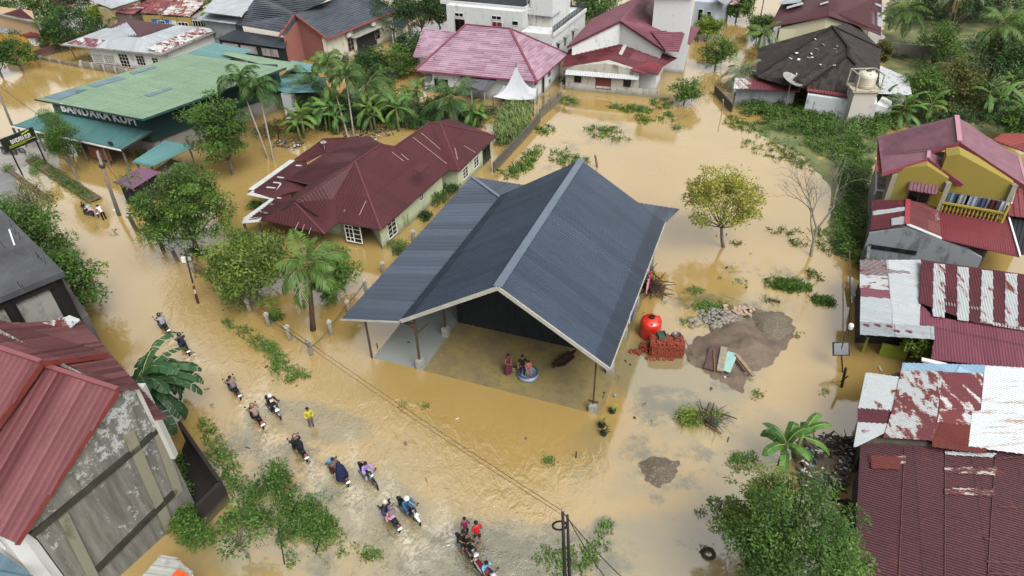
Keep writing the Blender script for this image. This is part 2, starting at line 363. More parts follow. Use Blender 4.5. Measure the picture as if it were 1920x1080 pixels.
def water():
    xs=np.concatenate([[-1500,-400,-150],np.arange(-95,-30,.6),np.arange(-30,25,.28),np.arange(25,90,.6),[150,400,1500]]); ys=np.concatenate([[-1500,-300,-50,0],np.arange(10,50,.28),np.arange(50,70,.5),np.arange(70,150,1.2),[200,400,1500]])
    X,Y=np.meshgrid(xs,ys); Yc=np.maximum(Y,8.)
    A,B=px_arrays(X,Yc)
    g=np.zeros_like(X);d=g.copy();f=g.copy()
    vis=(Y>8)&(Y<140)
    for cx,cy,rx,ry,a,s in GREYS: g=np.maximum(g,s*ell(A,B,cx,cy,rx,ry,a))
    for cx,cy,rx,ry,a,s in DARKS: d=np.maximum(d,s*ell(A,B,cx,cy,rx*.8,ry*.8,a,.8))
    for cx,cy,rx,ry,a in FOAMS: f=np.maximum(f,ell(A,B,cx,cy,rx,ry,a,.7))
    rp=.05*np.ones_like(X)
    for cx,cy,rx,ry,a,s in [(430,620,160,60,.9,.8),(760,900,330,110,.55,1.),(620,740,240,60,.5,.5),(350,540,90,70,.9,.25),(1030,880,90,70,.6,.6),(900,860,160,70,.4,.6),(850,1020,200,80,.2,.9)]:
        rp=np.maximum(rp,s*ell(A,B,cx,cy,rx,ry,a,.8))
    ax,ay=G(480,795).to_2d(); bx,by=G(330,610).to_2d(); ux,uy=bx-ax,by-ay; L_=math.hypot(ux,uy); ux/=L_;uy/=L_
    for (x,y,sg) in WAKES:
        q=G(x,y); q=Vector((q.x-ux*sg*.7,q.y-uy*sg*.7))
        for ang,ln,wd,st in((.30,3.2,.13,.9),(-.30,3.2,.13,.9),(0,2.2,.22,1.)):
            dx=-sg*(ux*math.cos(ang)-uy*math.sin(ang)); dy=-sg*(ux*math.sin(ang)+uy*math.cos(ang))
            t=np.clip((X-q.x)*dx+(Y-q.y)*dy,0,ln); dist=np.hypot(X-q.x-dx*t,Y-q.y-dy*t); k_=np.clip(1.5-dist/(wd*(1+t*.45)),0,1)*(1-t/ln*.75)*st
            f=np.maximum(f,k_); rp=np.maximum(rp,k_*1.6)
    for q in (g,d,f,rp): q[~vis]=0 if q is not rp else .1
    ny,nx=X.shape; me=bpy.data.meshes.new('flood_water'); V=np.stack([X,Y,np.zeros_like(X)],-1).reshape(-1,3)
    i=np.arange(ny*nx).reshape(ny,nx); F=np.stack([i[:-1,:-1],i[:-1,1:],i[1:,1:],i[1:,:-1]],-1).reshape(-1,4)
    me.vertices.add(len(V)); me.vertices.foreach_set('co',V.astype(np.float32).ravel()); me.loops.add(F.size); me.loops.foreach_set('vertex_index',F.astype(np.int32).ravel())
    me.polygons.add(len(F)); me.polygons.foreach_set('loop_start',np.arange(0,F.size,4,dtype=np.int32)); me.update(calc_edges=True)
    ca=me.color_attributes.new('wt','FLOAT_COLOR','POINT'); cc=np.stack([g,d,f,np.ones_like(g)],-1).reshape(-1).astype(np.float32); ca.data.foreach_set('color',cc)
    ra=me.attributes.new('rp','FLOAT','POINT'); ra.data.foreach_set('value',rp.ravel().astype(np.float32))
    me.materials.append(M_WATER); o=bpy.data.objects.new('flood_water',me); col.objects.link(o); tag(o,kind='structure')
    m=MB(); m.face([(-1500,-1500,-.9),(1500,-1500,-.9),(1500,1500,-.9),(-1500,1500,-.9)]); tag(m.build('ground',plain('#5c4a30',.9,.2,.2,name='soil')),kind='structure')
water()
# dry or barely covered ground
def land(name,px,z=.05,mat=None,kind='structure',bumpy=.04,res=.5,label=None,cat=None,wob=.5):
    """low earth sheet with a ragged shoreline, edges dipping under the water"""
    P=[G(x,y,0).to_2d() for x,y in px]; xs=[p.x for p in P]; ys=[p.y for p in P]
    X,Y=np.meshgrid(np.arange(min(xs)-1,max(xs)+1,res),np.arange(min(ys)-1,max(ys)+1,res))
    D=np.full(X.shape,1e9); ins=np.zeros(X.shape,bool)
    n=len(P)
    for i in range(n):
        a=P[i];b=P[(i+1)%n]; dx=b.x-a.x;dy=b.y-a.y; t=np.clip(((X-a.x)*dx+(Y-a.y)*dy)/(dx*dx+dy*dy+1e-9),0,1)
        D=np.minimum(D,np.hypot(X-a.x-dx*t,Y-a.y-dy*t))
        c=((a.y>Y)!=(b.y>Y))&(X<(b.x-a.x)*(Y-a.y)/((b.y-a.y) if b.y!=a.y else 1e-9)+a.x); ins^=c
    S=np.where(ins,D,-D); Z=np.zeros_like(X)
    for j in range(X.shape[0]):
        for i in range(X.shape[1]):
            if S[j,i]>-1.2:
                q=mn.noise(Vector((X[j,i]*.7,Y[j,i]*.7,3))); q2=mn.noise(Vector((X[j,i]*2.5,Y[j,i]*2.5,9)))
                s=S[j,i]+q*wob; Z[j,i]=min(1,max(-1,s/.8))*z+ (q2+q)*bumpy*(1 if s>.3 else .3)
            else: Z[j,i]=-z*1.5
    keep=S>-1.2; m=MB(); idx=-np.ones(X.shape,int); k=0
    for j in range(X.shape[0]):
        for i in range(X.shape[1]):
            if keep[j,i]: m.v.append((X[j,i],Y[j,i],Z[j,i])); idx[j,i]=k; k+=1
    for j in range(X.shape[0]-1):
        for i in range(X.shape[1]-1):
            q=(idx[j,i],idx[j,i+1],idx[j+1,i+1],idx[j+1,i])
            if min(q)>=0: m.f.append(q); m.mi.append(0); m.uv.append([(0,0)]*4)
    o=m.build(name,mat,smooth=True); return tag(o,label,cat,kind=kind)
# ------------------------------------------------------------ the open shed
def shed():
    L=G(752,600,4.2); Rr=G(1143,690,4.2); e1=(Rr-L).normalized(); e2=Vector((-e1.y,e1.x,0)); W=(Rr-L).length; D=16.6
    if e2.y<0: e2=-e2
    root=empty('open_shed',(L+e1*W/2+e2*D/2)*1,'large open-fronted shed with steep slate-blue metal roof and low skirt roof','shed'); root.location.z=0
    def q(x,y,z): 
        v=L+e1*x+e2*y; return Vector((v.x,v.y,z))
    ze=4.2; zr=8.2; hw=W/2
    mat=roofm('#3b4655','#444f60',None,sw=.9,sl=30,var=.10,rough=.42,dirt=.18,name='slate_blue_metal')
    m=MB(); roofface(m,[q(W,0,ze),q(W,D,ze),q(hw,D,zr),q(hw,0,zr)],e2,sp=.28,rh=.075,rw=.62)
    roofface(m,[q(0,D,ze),q(0,0,ze),q(hw,0,zr),q(hw,D,zr)],e2,sp=.28,rh=.075,rw=.62)
    m.build('main_roof',mat,root,keep=True)
    m=MB(); z2=3.15; y2=D+4.2
    a,b,c,d=q(-4.4,0,z2),q(-4.4,y2,z2),q(.25,D-.3,ze-.12),q(.25,.12,ze-.12)
    roofface(m,[a,b,c,d],e2,sp=.52,rh=.04,rw=.28)
    a2,b2,c2,d2=q(-4.4,y2,z2),q(W+.5,y2,z2),q(W-.1,D-.3,ze-.12),q(.25,D-.3,ze-.12)
    roofface(m,[a2,b2,c2,d2],e1,sp=.4,rh=.04,rw=.3)
    m.build('skirt_roof',roofm('#495260','#556070',None,sw=1.04,sl=30,var=.1,rough=.4,dirt=.15),root,keep=True)
    m=MB(); ridge(m,q(hw,-.05,zr),q(hw,D+.05,zr),.5,.07); ridge(m,q(-4.4,y2,z2),q(.25,D-.3,ze-.1),.28,.06)
    m.each('ridge_cap',plain('#5a6674',.4,.1,1),root)
    m=MB(); fm=plain('#a9a79c',.6,.12,2)
    for s in(0,W): m.bar(q(s,-.06,ze-.06),q(hw,-.06,zr-.04),.07,.24)
    m.bar(q(W+.06,0,ze-.05),q(W+.06,D,ze-.05),.05,.16); m.bar(q(-4.45,-.05,z2-.05),q(-.1,-.05,ze-.16),.05,.12)
    m.each('fascia_board',fm,root)
    # steel frame under the roof
    m=MB(); dk=plain('#4a382c',.6,.3,3,name='rusty_steel')
    for y in(.5,4.3,8.6,12.6,16.2):
        m.bar(q(.2,y,ze-.2),q(hw,y,zr-.25),.1,.16); m.bar(q(W-.2,y,ze-.2),q(hw,y,zr-.25),.1,.16)
        if y<8: continue
        m.bar(q(.2,y,ze-.22),q(W-.2,y,ze-.22),.1,.12)
        for k in(.25,.5,.75): 
            m.bar(q(hw*k,y,ze-.2),q(hw*k,y,ze-.2+(zr-ze)*k),.06); m.bar(q(W-hw*k,y,ze-.2),q(W-hw*k,y,ze-.2+(zr-ze)*k),.06)
    for x in(1.5,3.,4.5,6.4,8.2,9.8,11.3):
        z=ze+(zr-ze)*(1-abs(x-hw)/hw)-.14; m.bar(q(x,.1,z),q(x,D-.1,z),.06,.1)
    m.build('roof_truss',dk,root,keep=True)
    def post(x,y,zt,foot=True,w=.14,fh=.75):
        m=MB(); m.bar(q(x,y,-.3),q(x,y,zt),w); o=m.each('post',dk,root)[0]
        if foot:
            m=MB(); a=fh; c=q(x,y,a/2-.25); M=Matrix((e1,e2,Vector((0,0,1)))).transposed(); m.box(c,(.42,.42,a+.5),M); m.box(q(x,y,a+.02),(.3,.3,.06),M); m.build('footing',plain('#97968c',.85,.2,4),o,keep=True)
    post(.6,.5,ze-.2); post(W-.9,.55,ze+.35,w=.09,fh=.55)
    m=MB(); m.box(q(W-.9,.55,.78),(.6,.12,.05),Matrix((e1,e2,Vector((0,0,1)))).transposed()); m.build('bracket',dk,root,keep=True)
    post(-2.9,.35,z2+.2,False,.12)
    for y in(4.0,): post(.78,y,ze-.2)
    for y in(4.1,7.8,11.5,15.2): post(W-.72,y,ze-.2)
    for y in(8,12.5,17,20): post(-3.9,y,z2,False,.12)
    m=MB(); m.bar(q(.75,.5,3.2),q(0,.2,ze-.35),.07); m.bar(q(.75,.5,3.),q(1.6,.5,ze-.2),.07); m.bar(q(-4.2,.35,z2-.12),q(.6,.35,ze-.4),.07,.1); m.build('brace',dk,root,keep=True)
    # dark board partition at the back of the open bay, plus end gable
    m=MB(); yb=5.6
    for k in range(0,50):
        x0=.95+k*.2255; x=x0+.11; zt=ze+(zr-ze)*(1-abs(x-hw)/hw)-.3
        m.box(q(x,yb+(.03 if k%2 else 0),zt/2-.2),(.22,.05,zt+.4),Matrix((e1,e2,Vector((0,0,1)))).transposed())
    m.build('partition_wall',plain('#23282a',.7,.3,2,name='dark_boards'),root,keep=True)
    m=MB(); P=[q(1.1,yb+.3,ze-.3),q(W-.95,yb+.3,ze-.3),q(W-.95,D-.5,ze-.3),q(1.1,D-.5,ze-.3)]; wallprism(m,P,-.4)
    wp=[q(.4,D-.3,0),q(W-.3,D-.3,0)]
    m.face([q(.4,D-.4,-.3),q(W-.4,D-.4,-.3),q(W-.4,D-.4,ze-.1),q(hw,D-.4,zr-.15),q(.4,D-.4,ze-.1)])
    m.build('wall',stained('#8d9190','#6a5f4a',.4),root,keep=True)
    # blue tarp and cloths on the right side
    # floor
    m=MB(); 
    for i in range(5): pass
    sl=MB(); M=Matrix((e1,e2,Vector((0,0,1)))).transposed(); sl.box(q(4.9,8.5,-.125),(15.4,16.3,.3),M)
    n=NT('wet_mud_floor'); a=n.noise(.5,6,.65); b=n.noise(2.5,6,.7); x=n.new('SeparateXYZ'); n.l(n.pos(),x.inputs[0])
    c=n.mix(n.ramp(a,.35,.65),lin('#6e6142'),lin('#877848')); c=n.mix(n.math('MULTIPLY',n.ramp(b,.5,.7),.6),c,lin('#51462f'))
    # grey bare screed along the left bay
    dd=n.new('VectorMath',operation='DOT_PRODUCT'); n.l(n.pos(),dd.inputs[0]); dd.inputs[1].default_value=(e1.x,e1.y,0); off=L.dot(e1)
    gm=n.ramp(n.math('SUBTRACT',dd.outputs['Value'],off+.85),.12,-.05); c=n.mix(gm,c,n.mix(b,lin('#787d78'),lin('#888d85')))
    n.bump(b,.25,.04); mt=n.done(c,n.ramp(a,1.1,.25)); n.p.inputs['IOR'].default_value=1.4
    tag(sl.build('shed_floor',mt),kind='structure')
    globals()['SHQ']=q; globals()['SHE']=(e1,e2)
shed()
# ------------------------------------------------------------ houses
def walls(root,pts,ins,zt,mat,zb=-.6,name='wall',trim=None):
    """wall body under an eave polygon"""
    P=inset([Vector(p) for p in pts],ins); m=MB(); wallprism(m,[(p.x,p.y,zt if not hasattr(zt,'__len__') else zt[i]) for i,p in enumerate(P)],zb)
    o=m.build(name,mat,root,keep=True); return P,o
MAROON=roofm('#4e2529','#54282c',None,sw=.85,sl=2.6,var=.08,rough=.5,dirt=.35,name='maroon_metal')
MAROON_D=roofm('#4e272b','#5c2e31',None,sw=.9,sl=2.2,var=.12,rough=.55,dirt=.4,name='old_maroon_metal')
RUSTY=roofm('#6b3236','#96504a','#b9b4ae',.25,sw=.8,sl=1.9,var=.2,rough=.6,dirt=.4,name='rusty_maroon_metal')
ZINC=roofm('#a3aaae','#b2b8bc',None,sw=.8,sl=2.4,var=.1,rough=.42,dirt=.18,name='zinc_metal')
ZINCD=roofm('#8c9498','#a4abaf','#7a4438',.12,sw=.8,sl=2.,var=.15,rough=.5,dirt=.3,name='weathered_zinc')
GREEN=roofm('#7a967a','#839e80',None,sw=1.,sl=6,var=.05,rough=.5,dirt=.14,name='pale_green_metal',seam=.3)
TEAL=roofm('#45706f','#4f7b78',None,sw=1.,sl=9,var=.06,rough=.42,dirt=.18,name='teal_metal')
TEALL=roofm('#5d8a8a','#6a9896',None,sw=1.,sl=9,var=.06,rough=.42,dirt=.18,name='pale_teal_metal')
SLATE=roofm('#4a5058','#565d66',None,sw=1.1,sl=.42,var=.10,rough=.45,dirt=.2,name='grey_tile',seam=.55)
ROSE=roofm('#9e7a8c','#b899aa',None,sw=1.2,sl=.5,var=.14,rough=.4,dirt=.12,name='rose_tile',seam=.3)
MAUVE=roofm('#7c4a56','#865460',None,sw=.8,sl=.9,var=.07,rough=.45,dirt=.12,name='plum_metal',seam=.3)
BRICKR=roofm('#7c3a3e','#884448',None,sw=.8,sl=2.,var=.1,rough=.5,dirt=.2,name='red_metal')
ROSEC=roofm('#76404e','#804855',None,sw=.85,sl=6,var=.07,rough=.5,dirt=.2,name='rose_metal')
CREAM=stained('#c9c4b0','#8a8674',.35); WHITEW=stained('#cfd1cf','#8d908e',.3); MINT=stained('#b9c19c','#6f7a5c',.35); WORN=stained('#b9b9b4','#5b5f5d',.75)
FAS=plain('#8b8d86',.6,.2,3)
def v2(p): return (p.x,p.y)
# --- maroon hip-roofed house with pale green walls
def maroon_house():
    ze=2.25; zr=5.0
    F=G(715,432,ze);E=G(841,320,ze);R1=G(666,303,zr); S=(F,E,R1)
    root=house_root('house',[F,E,R1,G(535,336,ze)],'long low house with pale green walls and big maroon hipped roof beside the shed')
    R2=GP(716,269,*S);V=GP(741,274,*S);W=GP(805,230,*S);Z=GP(820,266,*S)
    W2=GP(826,232,*S)
    wc=G(862,321,ze); we=G(931,255,ze)
    C=G(634,418,ze); Vt=GP(624,373,F,R1,C)
    PC=G(609,439,ze); PG=G(553,380,3.7); PL=G(491,413,ze)
    LE=G(535,336.5,ze+.3); LI=G(578,346,3.3)
    U1=G(651,258,4.1);U2=G(605,260.5,4.1);U3=G(551,298.5,ze+.3);U4=G(577,303,2.6);U5=G(612,285,3.6)
    m=MB(); k=dict(sp=.3,rh=.01,rw=.25)
    roofface(m,[F,E,Z,W,V,R2,R1],E-F,**k)
    roofface(m,[F,R1,Vt,C],C-F,**k)
    roofface(m,[Vt,C,PC],PC-C,**k); roofface(m,[R1,Vt,PC,PG],**k)
    roofface(m,[PC,PG,PL],PC-PL,**k); roofface(m,[PG,R1,LI,PL],R1-PG,**k)
    roofface(m,[R1,R2,U1,U5,LE,LI],R2-R1,**k)
    roofface(m,[U1,U2,U3,U4,U5],U2-U1,**k); roofface(m,[U2,U1,R2,G(690,255,3.4)],R2-U1,**k)
    roofface(m,[E+Vector((0,0,.02)),wc,W2,W,Z],wc-E,**k); roofface(m,[wc,we,W2],we-wc,**k)
    bk=G(845,222,2.6); roofface(m,[W2,we,bk,GP(805,230,*S)],we-bk,**k)
    m.build('roof',MAROON,root,keep=True)
    m=MB()
    for a,b in((R1,R2),(R1,F),(W,W2),(W2,wc),(W2,we),(R1,PG),(U1,U2),(V,W),(PG,PC)): ridge(m,a,b,.16,.03)
    m.each('ridge_cap',plain('#5e3032',.6,.15,2),root)
    # lean-to with pale edge boards
    m=MB(); A1=[G(575,303,2.5),G(551,300,2.3),G(500,330,2.1),G(464,361,1.95),G(508,374,2.0),G(545,360,2.7),LI-Vector((0,0,.5)),LE-Vector((0,0,.3))]
    roofface(m,A1[:5]+[A1[5],A1[6]],sp=.3,rh=.01,rib='v'); A2=[G(545,362,2.5),G(508,373,1.95),G(453.5,416.5,1.8),G(494,413.5,2.0),G(548,384,3.0)]
    roofface(m,A2,sp=.3,rh=.01,rib='v'); m.build('veranda_roof',MAROON_D,root,keep=True)
    m=MB(); wz=plain('#b9bcb8',.5,.12,2,name='pale_flashing')
    def strip(a,b,w,z=.05):
        m.bar(a+Vector((0,0,z)),b+Vector((0,0,z)),w,.04)
    strip(G(549,301,2.32),G(470,357,2.0),.55); strip(G(524,366,2.05),G(460,412,1.85),.5)
    for p in((468,362,1.98,512,371,2.0),(456,415,1.83,490,412,1.9)): strip(G(*p[:3]),G(*p[3:]),.8)
    for (x1,y1,x2,y2,z) in((520,333,535,335,2.3),(513,343,531,345,2.35),(500,352,520,354,2.3),(528,344,520,358,2.35),(520,372,538,374,2.25),(508,384,524,386,2.1),(488,398,503,401,2.0),(555,311,566,312,2.4)): strip(G(x1,y1,z),G(x2,y2,z),.16,.06)
    m.each('flashing',wz,root)
    m=MB()
    for (x1,y1,x2,y2,z) in((790,250,826,281,3.9),(774,258,838,308,3.6),(690,370,674,404,3.3),(752,289,766,301,3.6),(870,274,892,287,3.3),(858,300,853,278,3.6),(735,286,757,303,3.6),(645,398,654,380,2.8),(560,418,553,432,2.7),(572,420,566,436,2.5),(585,424,579,440,2.4)):
        a=GP(x1,y1,*S) if x1<840 and x1>700 else G(x1,y1,z); b=GP(x2,y2,*S) if x1<840 and x1>700 else G(x2,y2,z)
        a.z+=.05;b.z+=.05; m.bar(a,b,.05,.02)
    m.each('joint_strip',plain('#a98f8c',.6,.2,3),root)
    # gablet
    gl=MB(); roofface(gl,[PG+Vector((0,0,.25)),G(527,393,3.2),G(556,398,2.9)],rib=''); roofface(gl,[PG+Vector((0,0,.25)),G(598,406,3.1),G(572,402,2.9)],rib=''); gl.build('gablet',plain('#3a2226',.8,.3,4),root,keep=True)
    # aerial on the upper wing
    m=MB(); a=G(609,279,3.7); m.bar(a,a+Vector((0,0,.9)),.05); m.lathe(a+Vector((0,0,.5)),[(0,0),(.25,.08),(.3,.16)],10); m.build('dish_aerial',plain('#9a9a9a',.5,.1),root,keep=True)
    n1=(F-R1).to_2d()
    P=inset([F,E,G(843,318,ze),Vector((wc.x,wc.y,ze)),we,bk,U2,U3,LE,LI,C],.55)
    m=MB(); 
    Fw=P[0]; 
    eF=(E-F).normalized(); sF=(C-F).normalized()
    f0=F+(eF+sF)*.55; c0=C+sF*.0+eF*.55; e0=E+sF*.55-eF*.3
    wv=(we-wc).normalized(); w0=wc+wv*.5-wv.cross(Vector((0,0,1)))*.5
    back=e0+sF*9; 
    wallprism(m,[(p.x,p.y,ze-.03) for p in (f0,e0,back,c0+eF*3)],-.6)
    m.build('wall',MINT,root,keep=True)
    m=MB(); w1=we-wv*.4-wv.cross(Vector((0,0,1)))*.5; w2=w1+sF*6; w3=w0+sF*6; wallprism(m,[(p.x,p.y,ze-.04) for p in (w0,w1,w2,w3)],-.6); m.build('wall',MINT,root,keep=True)
    m=MB(); p0=PC+sF*.8+eF*.8; p1=c0+eF*.6; wallprism(m,[(p.x,p.y,ze-.05) for p in (c0+eF*2,p0+eF*2.4,p0+eF*2.4+sF*4,c0+eF*2+sF*4)],-.6); m.build('wall',MINT,root,keep=True)
    out=f0-sF*5-eF*5
    L1=(c0-f0).length
    window(root,f0,c0,1.75,.25,1.5,1.7,mull=(2,4),out=f0-eF*4); window(root,f0,c0,L1-.9,.3,.8,1.6,mull=(2,4),out=f0-eF*4)
    window(root,f0,e0,1.0,.35,1.3,1.6,mull=(2,4),out=f0-sF*4)
    LL=(e0-f0).length; window(root,f0,e0,LL*.60,1.2,.7,.7,mull=(2,2),out=f0-sF*4)
    nw=Vector((wv.y,-wv.x,0)); LW=(w1-w0).length
    for s in(.9,3.3): window(root,w0,w1,s,.55,1.15,1.1,mull=(2,3),out=w0-sF*4)
    window(root,w0,w1,LW-2.,0.1,1.7,1.6,frame=plain('#3c4a52',.6,.2),mull=(2,1),out=w0-sF*4,name='door')
    # small window hood
    m=MB(); a=f0+eF*(LL*.56); roofface(m,[a+Vector((0,0,2.0))-sF*.7,a+eF*1.5+Vector((0,0,2.0))-sF*.7,a+eF*1.5+Vector((0,0,2.3)),a+Vector((0,0,2.3))],rib=''); m.build('awning',MAROON_D,root,keep=True)
    m=MB()
    for x,y,z in((458,420,1.8),(486,418,1.9),(497,378,1.95)): p=G(x,y,z); m.bar((p.x,p.y,-.5),p,.16)
    m.each('post',plain('#3d3530',.7,.3),root)
maroon_house()
# --- coffee house
def text(body,origin,xdir,ydir,size,mat,parent,name='lettering',ext=.03,bold=.0,sx=1.,space=1.):
    cu=bpy.data.curves.new(name,'FONT'); cu.body=body; cu.size=size; cu.extrude=ext; cu.offset=bold; cu.align_x='CENTER'; cu.align_y='CENTER'; cu.space_character=space; cu.resolution_u=3
    tmp=bpy.data.objects.new('t',cu); col.objects.link(tmp); bpy.context.view_layer.update()
    me=bpy.data.meshes.new_from_object(tmp.evaluated_get(bpy.context.evaluated_depsgraph_get())); bpy.data.objects.remove(tmp)
    x=Vector(xdir).normalized(); y=Vector(ydir).normalized(); z=x.cross(y); M=Matrix((x*sx,y,z)).transposed().to_4x4(); M.translation=Vector(origin)
    me.transform(M); me.materials.clear(); me.materials.append(mat); me.name=name
    o=bpy.data.objects.new(name,me); col.objects.link(o)
    if parent: o.parent=parent; o.matrix_parent_inverse=parent_matrix(parent).inverted()
    return o
def coffee():
    zl,zh=4.0,5.5
    a=G(65,187,zl);b=G(268,225,zh);c=G(537,128,zh);d=G(348,100,zl)
    root=house_root('coffee_house',[a,b,c,d],'big coffee house with pale green sheet roof, dark green walls and white lettering','cafe')
    m=MB(); roofface(m,[a,b,c,d],c-b,sp=.5,rh=.03,rw=.2); m.build('roof',GREEN,root,keep=True)
    for q in(((82,183),(140,167),(163,168),(112,188)),((140,172),(158,169),(163,168.5),(145,176)),((163,160),(222,144),(236,148),(178,164)),((242,137),(288,125),(295,127),(250,140)),((271,179),(318,165),(324,167),(280,182))):
        m=MB(); overlay(m,q,(a,b,c),.06,eave=c-b); m.build('roof_patch',roofm('#6b8490','#748e98',None,sw=1,sl=3,var=.06,dirt=.2,name='blue_grey_metal'),root,keep=True)
    m=MB(); e=plain('#2f4a44',.5,.2); m.bar(a,b,.08,.18); m.bar(b,c,.08,.2); m.each('fascia_board',e,root)
    DG=stained('#1e3a38','#182826',.2,name='dark_green_cladding')
    # front cladding wall standing back from the eave, in line with the canopy top
    ca,cb,cc,cdd=G(20,237,2.5),G(227,282,2.5),G(287,247,3.2),G(90,209,3.2)
    m=MB(); 
    wA=Vector((cdd.x,cdd.y,0)); wB=Vector((cc.x,cc.y,0)); wd=(wB-wA).normalized(); 
    side=(c-b).normalized(); bb=wB-wd*.6
    cw=bb+side*(c-b).length*.97; dw=wA+wd*1.2+side*(c-b).length*.97
    def ztop(p):   # underside of roof
        n=(b-a).cross(c-a); return a.z-(n.x*(p.x-a.x)+n.y*(p.y-a.y))/n.z-.12
    ring=[wA+wd*1.2,bb,cw,dw]
    wallprism(m,[(p.x,p.y,ztop(p)) for p in ring],1.9); m.build('wall',DG,root,keep=True)
    m=MB(); ring2=[p+(sum(ring,Vector())/4-p)*.03 for p in ring]; wallprism(m,[(p.x,p.y,1.9) for p in ring2],-.6); m.build('wall',stained('#8f8a84','#5d564e',.5),root,keep=True)
    n=Vector((wd.y,-wd.x,0)); 
    if n.y>0: n=-n
    L=(bb-(wA+wd*1.2)).length; mid=wA+wd*(1.2+L*.50)+n*.06; 
    text("BANDARA'KUPI",(mid.x,mid.y,4.0),wd,(0,0,1),1.25,plain('#d8dcdc',.5,.05,name='white_letter'),root,bold=.03,sx=L*.82/9.6,space=1.1)
    m=MB(); roofface(m,[ca,cb,cc,cdd],cb-ca,sp=.5,rh=.03,rw=.2); m.build('canopy',TEAL,root,keep=True)
    m=MB(); m.bar(ca,cb,.07,.16); m.build('gutter',M_WHITE,root,keep=True)
    m=MB(); m.bar(cb,cc,.06,.16); m.each('fascia_board',plain('#3a3430',.6,.2),root)
    cd_=(cb-ca).normalized(); cs=(cc-cb).normalized()
    m=MB()
    for t in(.02,.2,.4,.6,.8,.97):
        p=ca.lerp(cb,t)+cs*.4; m.bar((p.x,p.y,-.5),(p.x,p.y,2.45),.13)
    m.each('post',plain('#6e6a66',.7,.2),root)
    # wall panels below the canopy
    m=MB(); p=ca+cd_*1.6+cs*1.2; q=ca.lerp(cb,.45)+cs*1.2; wallprism(m,[(p.x,p.y,2.3),(q.x,q.y,2.3),(q.x+cs.x*.1,q.y+cs.y*.1,2.3),(p.x+cs.x*.1,p.y+cs.y*.1,2.3)],1.1); m.build('wall',stained('#8a817a','#5a504a',.4),root,keep=True)
    m=MB(); p=ca.lerp(cb,.62)+cs*.7; q=ca.lerp(cb,.80)+cs*.7; wallprism(m,[(p.x,p.y,1.7),(q.x,q.y,1.7),(q.x+cs.x*.1,q.y+cs.y*.1,1.7),(p.x+cs.x*.1,p.y+cs.y*.1,1.7)],.5); m.build('bamboo_screen',plain('#7a4a34',.8,.35,6),root,keep=True)
    m=MB(); p=ca.lerp(cb,.2)+cs*.8; q=ca.lerp(cb,.42)+cs*.8; wallprism(m,[(p.x,p.y,1.5),(q.x,q.y,1.5),(q.x+cs.x*.1,q.y+cs.y*.1,1.5),(p.x+cs.x*.1,p.y+cs.y*.1,1.5)],.1); m.build('menu_board',plain('#20211f',.5,.2),root,keep=True)
    nn=-cs; mm=(p+q)/2+nn*.06; text('BANDARA KUPI',(mm.x,mm.y,.95),cd_,(0,0,1),.6,M_WHITE,root,sx=.75,name='lettering')
    m=MB(); p=G(253,240,2.6); m.bar(p-Vector((0,0,0)),G(261,262,2.55),.06); m.build('downpipe',M_WHITE,root,keep=True)
    m=MB(); p=G(209,274,2.6); m.box(p+Vector((0,0,.3)),(.5,.15,.3),rz=-.4); m.bar(p,p+Vector((0,0,.3)),.06); m.build('floodlight',plain('#1c2022',.4,.1),root,keep=True)
    # rear extensions
    m=MB(); quad(m,[(351,99.5,3.9),(402,80,3.9),(475,94.5,3.9),(428,112,3.9)],sp=.5,rh=.03); quad(m,[(546,113,3.6),(608,125,3.6),(604,136,3.6),(537,133,3.5)],sp=.5,rh=.03)
    quad(m,[(537.5,134,3.2),(612,146,3.2),(608,172,3.0),(533,174,3.0),(500,160,3.0)],sp=.5,rh=.03); m.build('rear_canopy',TEALL,root,keep=True)
    m=MB(); quad(m,[(412,100,4.3),(427,96,4.3),(564,120,4.3),(540,132.5,4.3)],sp=.5,rh=.03); m.build('rear_roof',GREEN,root,keep=True)
    m=MB(); ps=[G(540,134,3.1),G(606,146,3.1),G(600,130,3.1),G(430,104,3.1),G(402,82,3.1)]; P=inset([G(537,136,2.9),G(604,148,2.9),G(600,126,2.9),G(545,114,2.9)],.4); wallprism(m,[(p.x,p.y,2.9) for p in P]); P=inset([G(356,101,3.7),G(428,113,3.7),G(470,95,3.7),G(402,82,3.7)],.5); wallprism(m,[(p.x,p.y,3.7) for p in P]); m.build('rear_wall',stained('#8f9088','#5a5a52',.5),root,keep=True)
coffee()
# --- roadside stalls
def stall(name,label,px,z,mat,wmat,cat,open_=True,dz=0):
    P=[G(x,y,z+(dz if i in(1,2) else 0)) for i,(x,y) in enumerate(px)]
    root=house_root(name,P,label,cat); m=MB(); roofface(m,P,P[1]-P[0],sp=.4,rh=.03); m.build('roof',mat,root,keep=True)
    if open_:
        m=MB()
        for p in inset(P,.35): m.bar((p.x,p.y,-.5),(p.x,p.y,p.z-.05),.12)
        m.each('post',plain('#5a534b',.7,.3),root)
        Q=inset(P,.9); m=MB(); wallprism(m,[(p.x,p.y,.9) for p in Q]); m.build('counter',wmat,root,keep=True)
    else:
        Q=inset(P,.35); m=MB(); wallprism(m,[(p.x,p.y,p.z-.06) for p in Q]); m.build('wall',wmat,root,keep=True)
    return root
stall('market_stall','small open stall with flat teal sheet roof behind the big roadside tree',[(246,304),(282,313),(365,274),(309,263)],2.4,TEALL,stained('#7d7468','#55504a',.4),'stall')
stall('market_stall','dark-walled roadside stall with dusty purple sheet roof beside the utility pole',[(212,342),(247,355),(300,322),(262,314)],2.3,roofm('#76506a','#7c5870',None,sw=1,sl=6,var=.05,name='purple_metal'),plain('#2a2628',.8,.3),'stall',False)
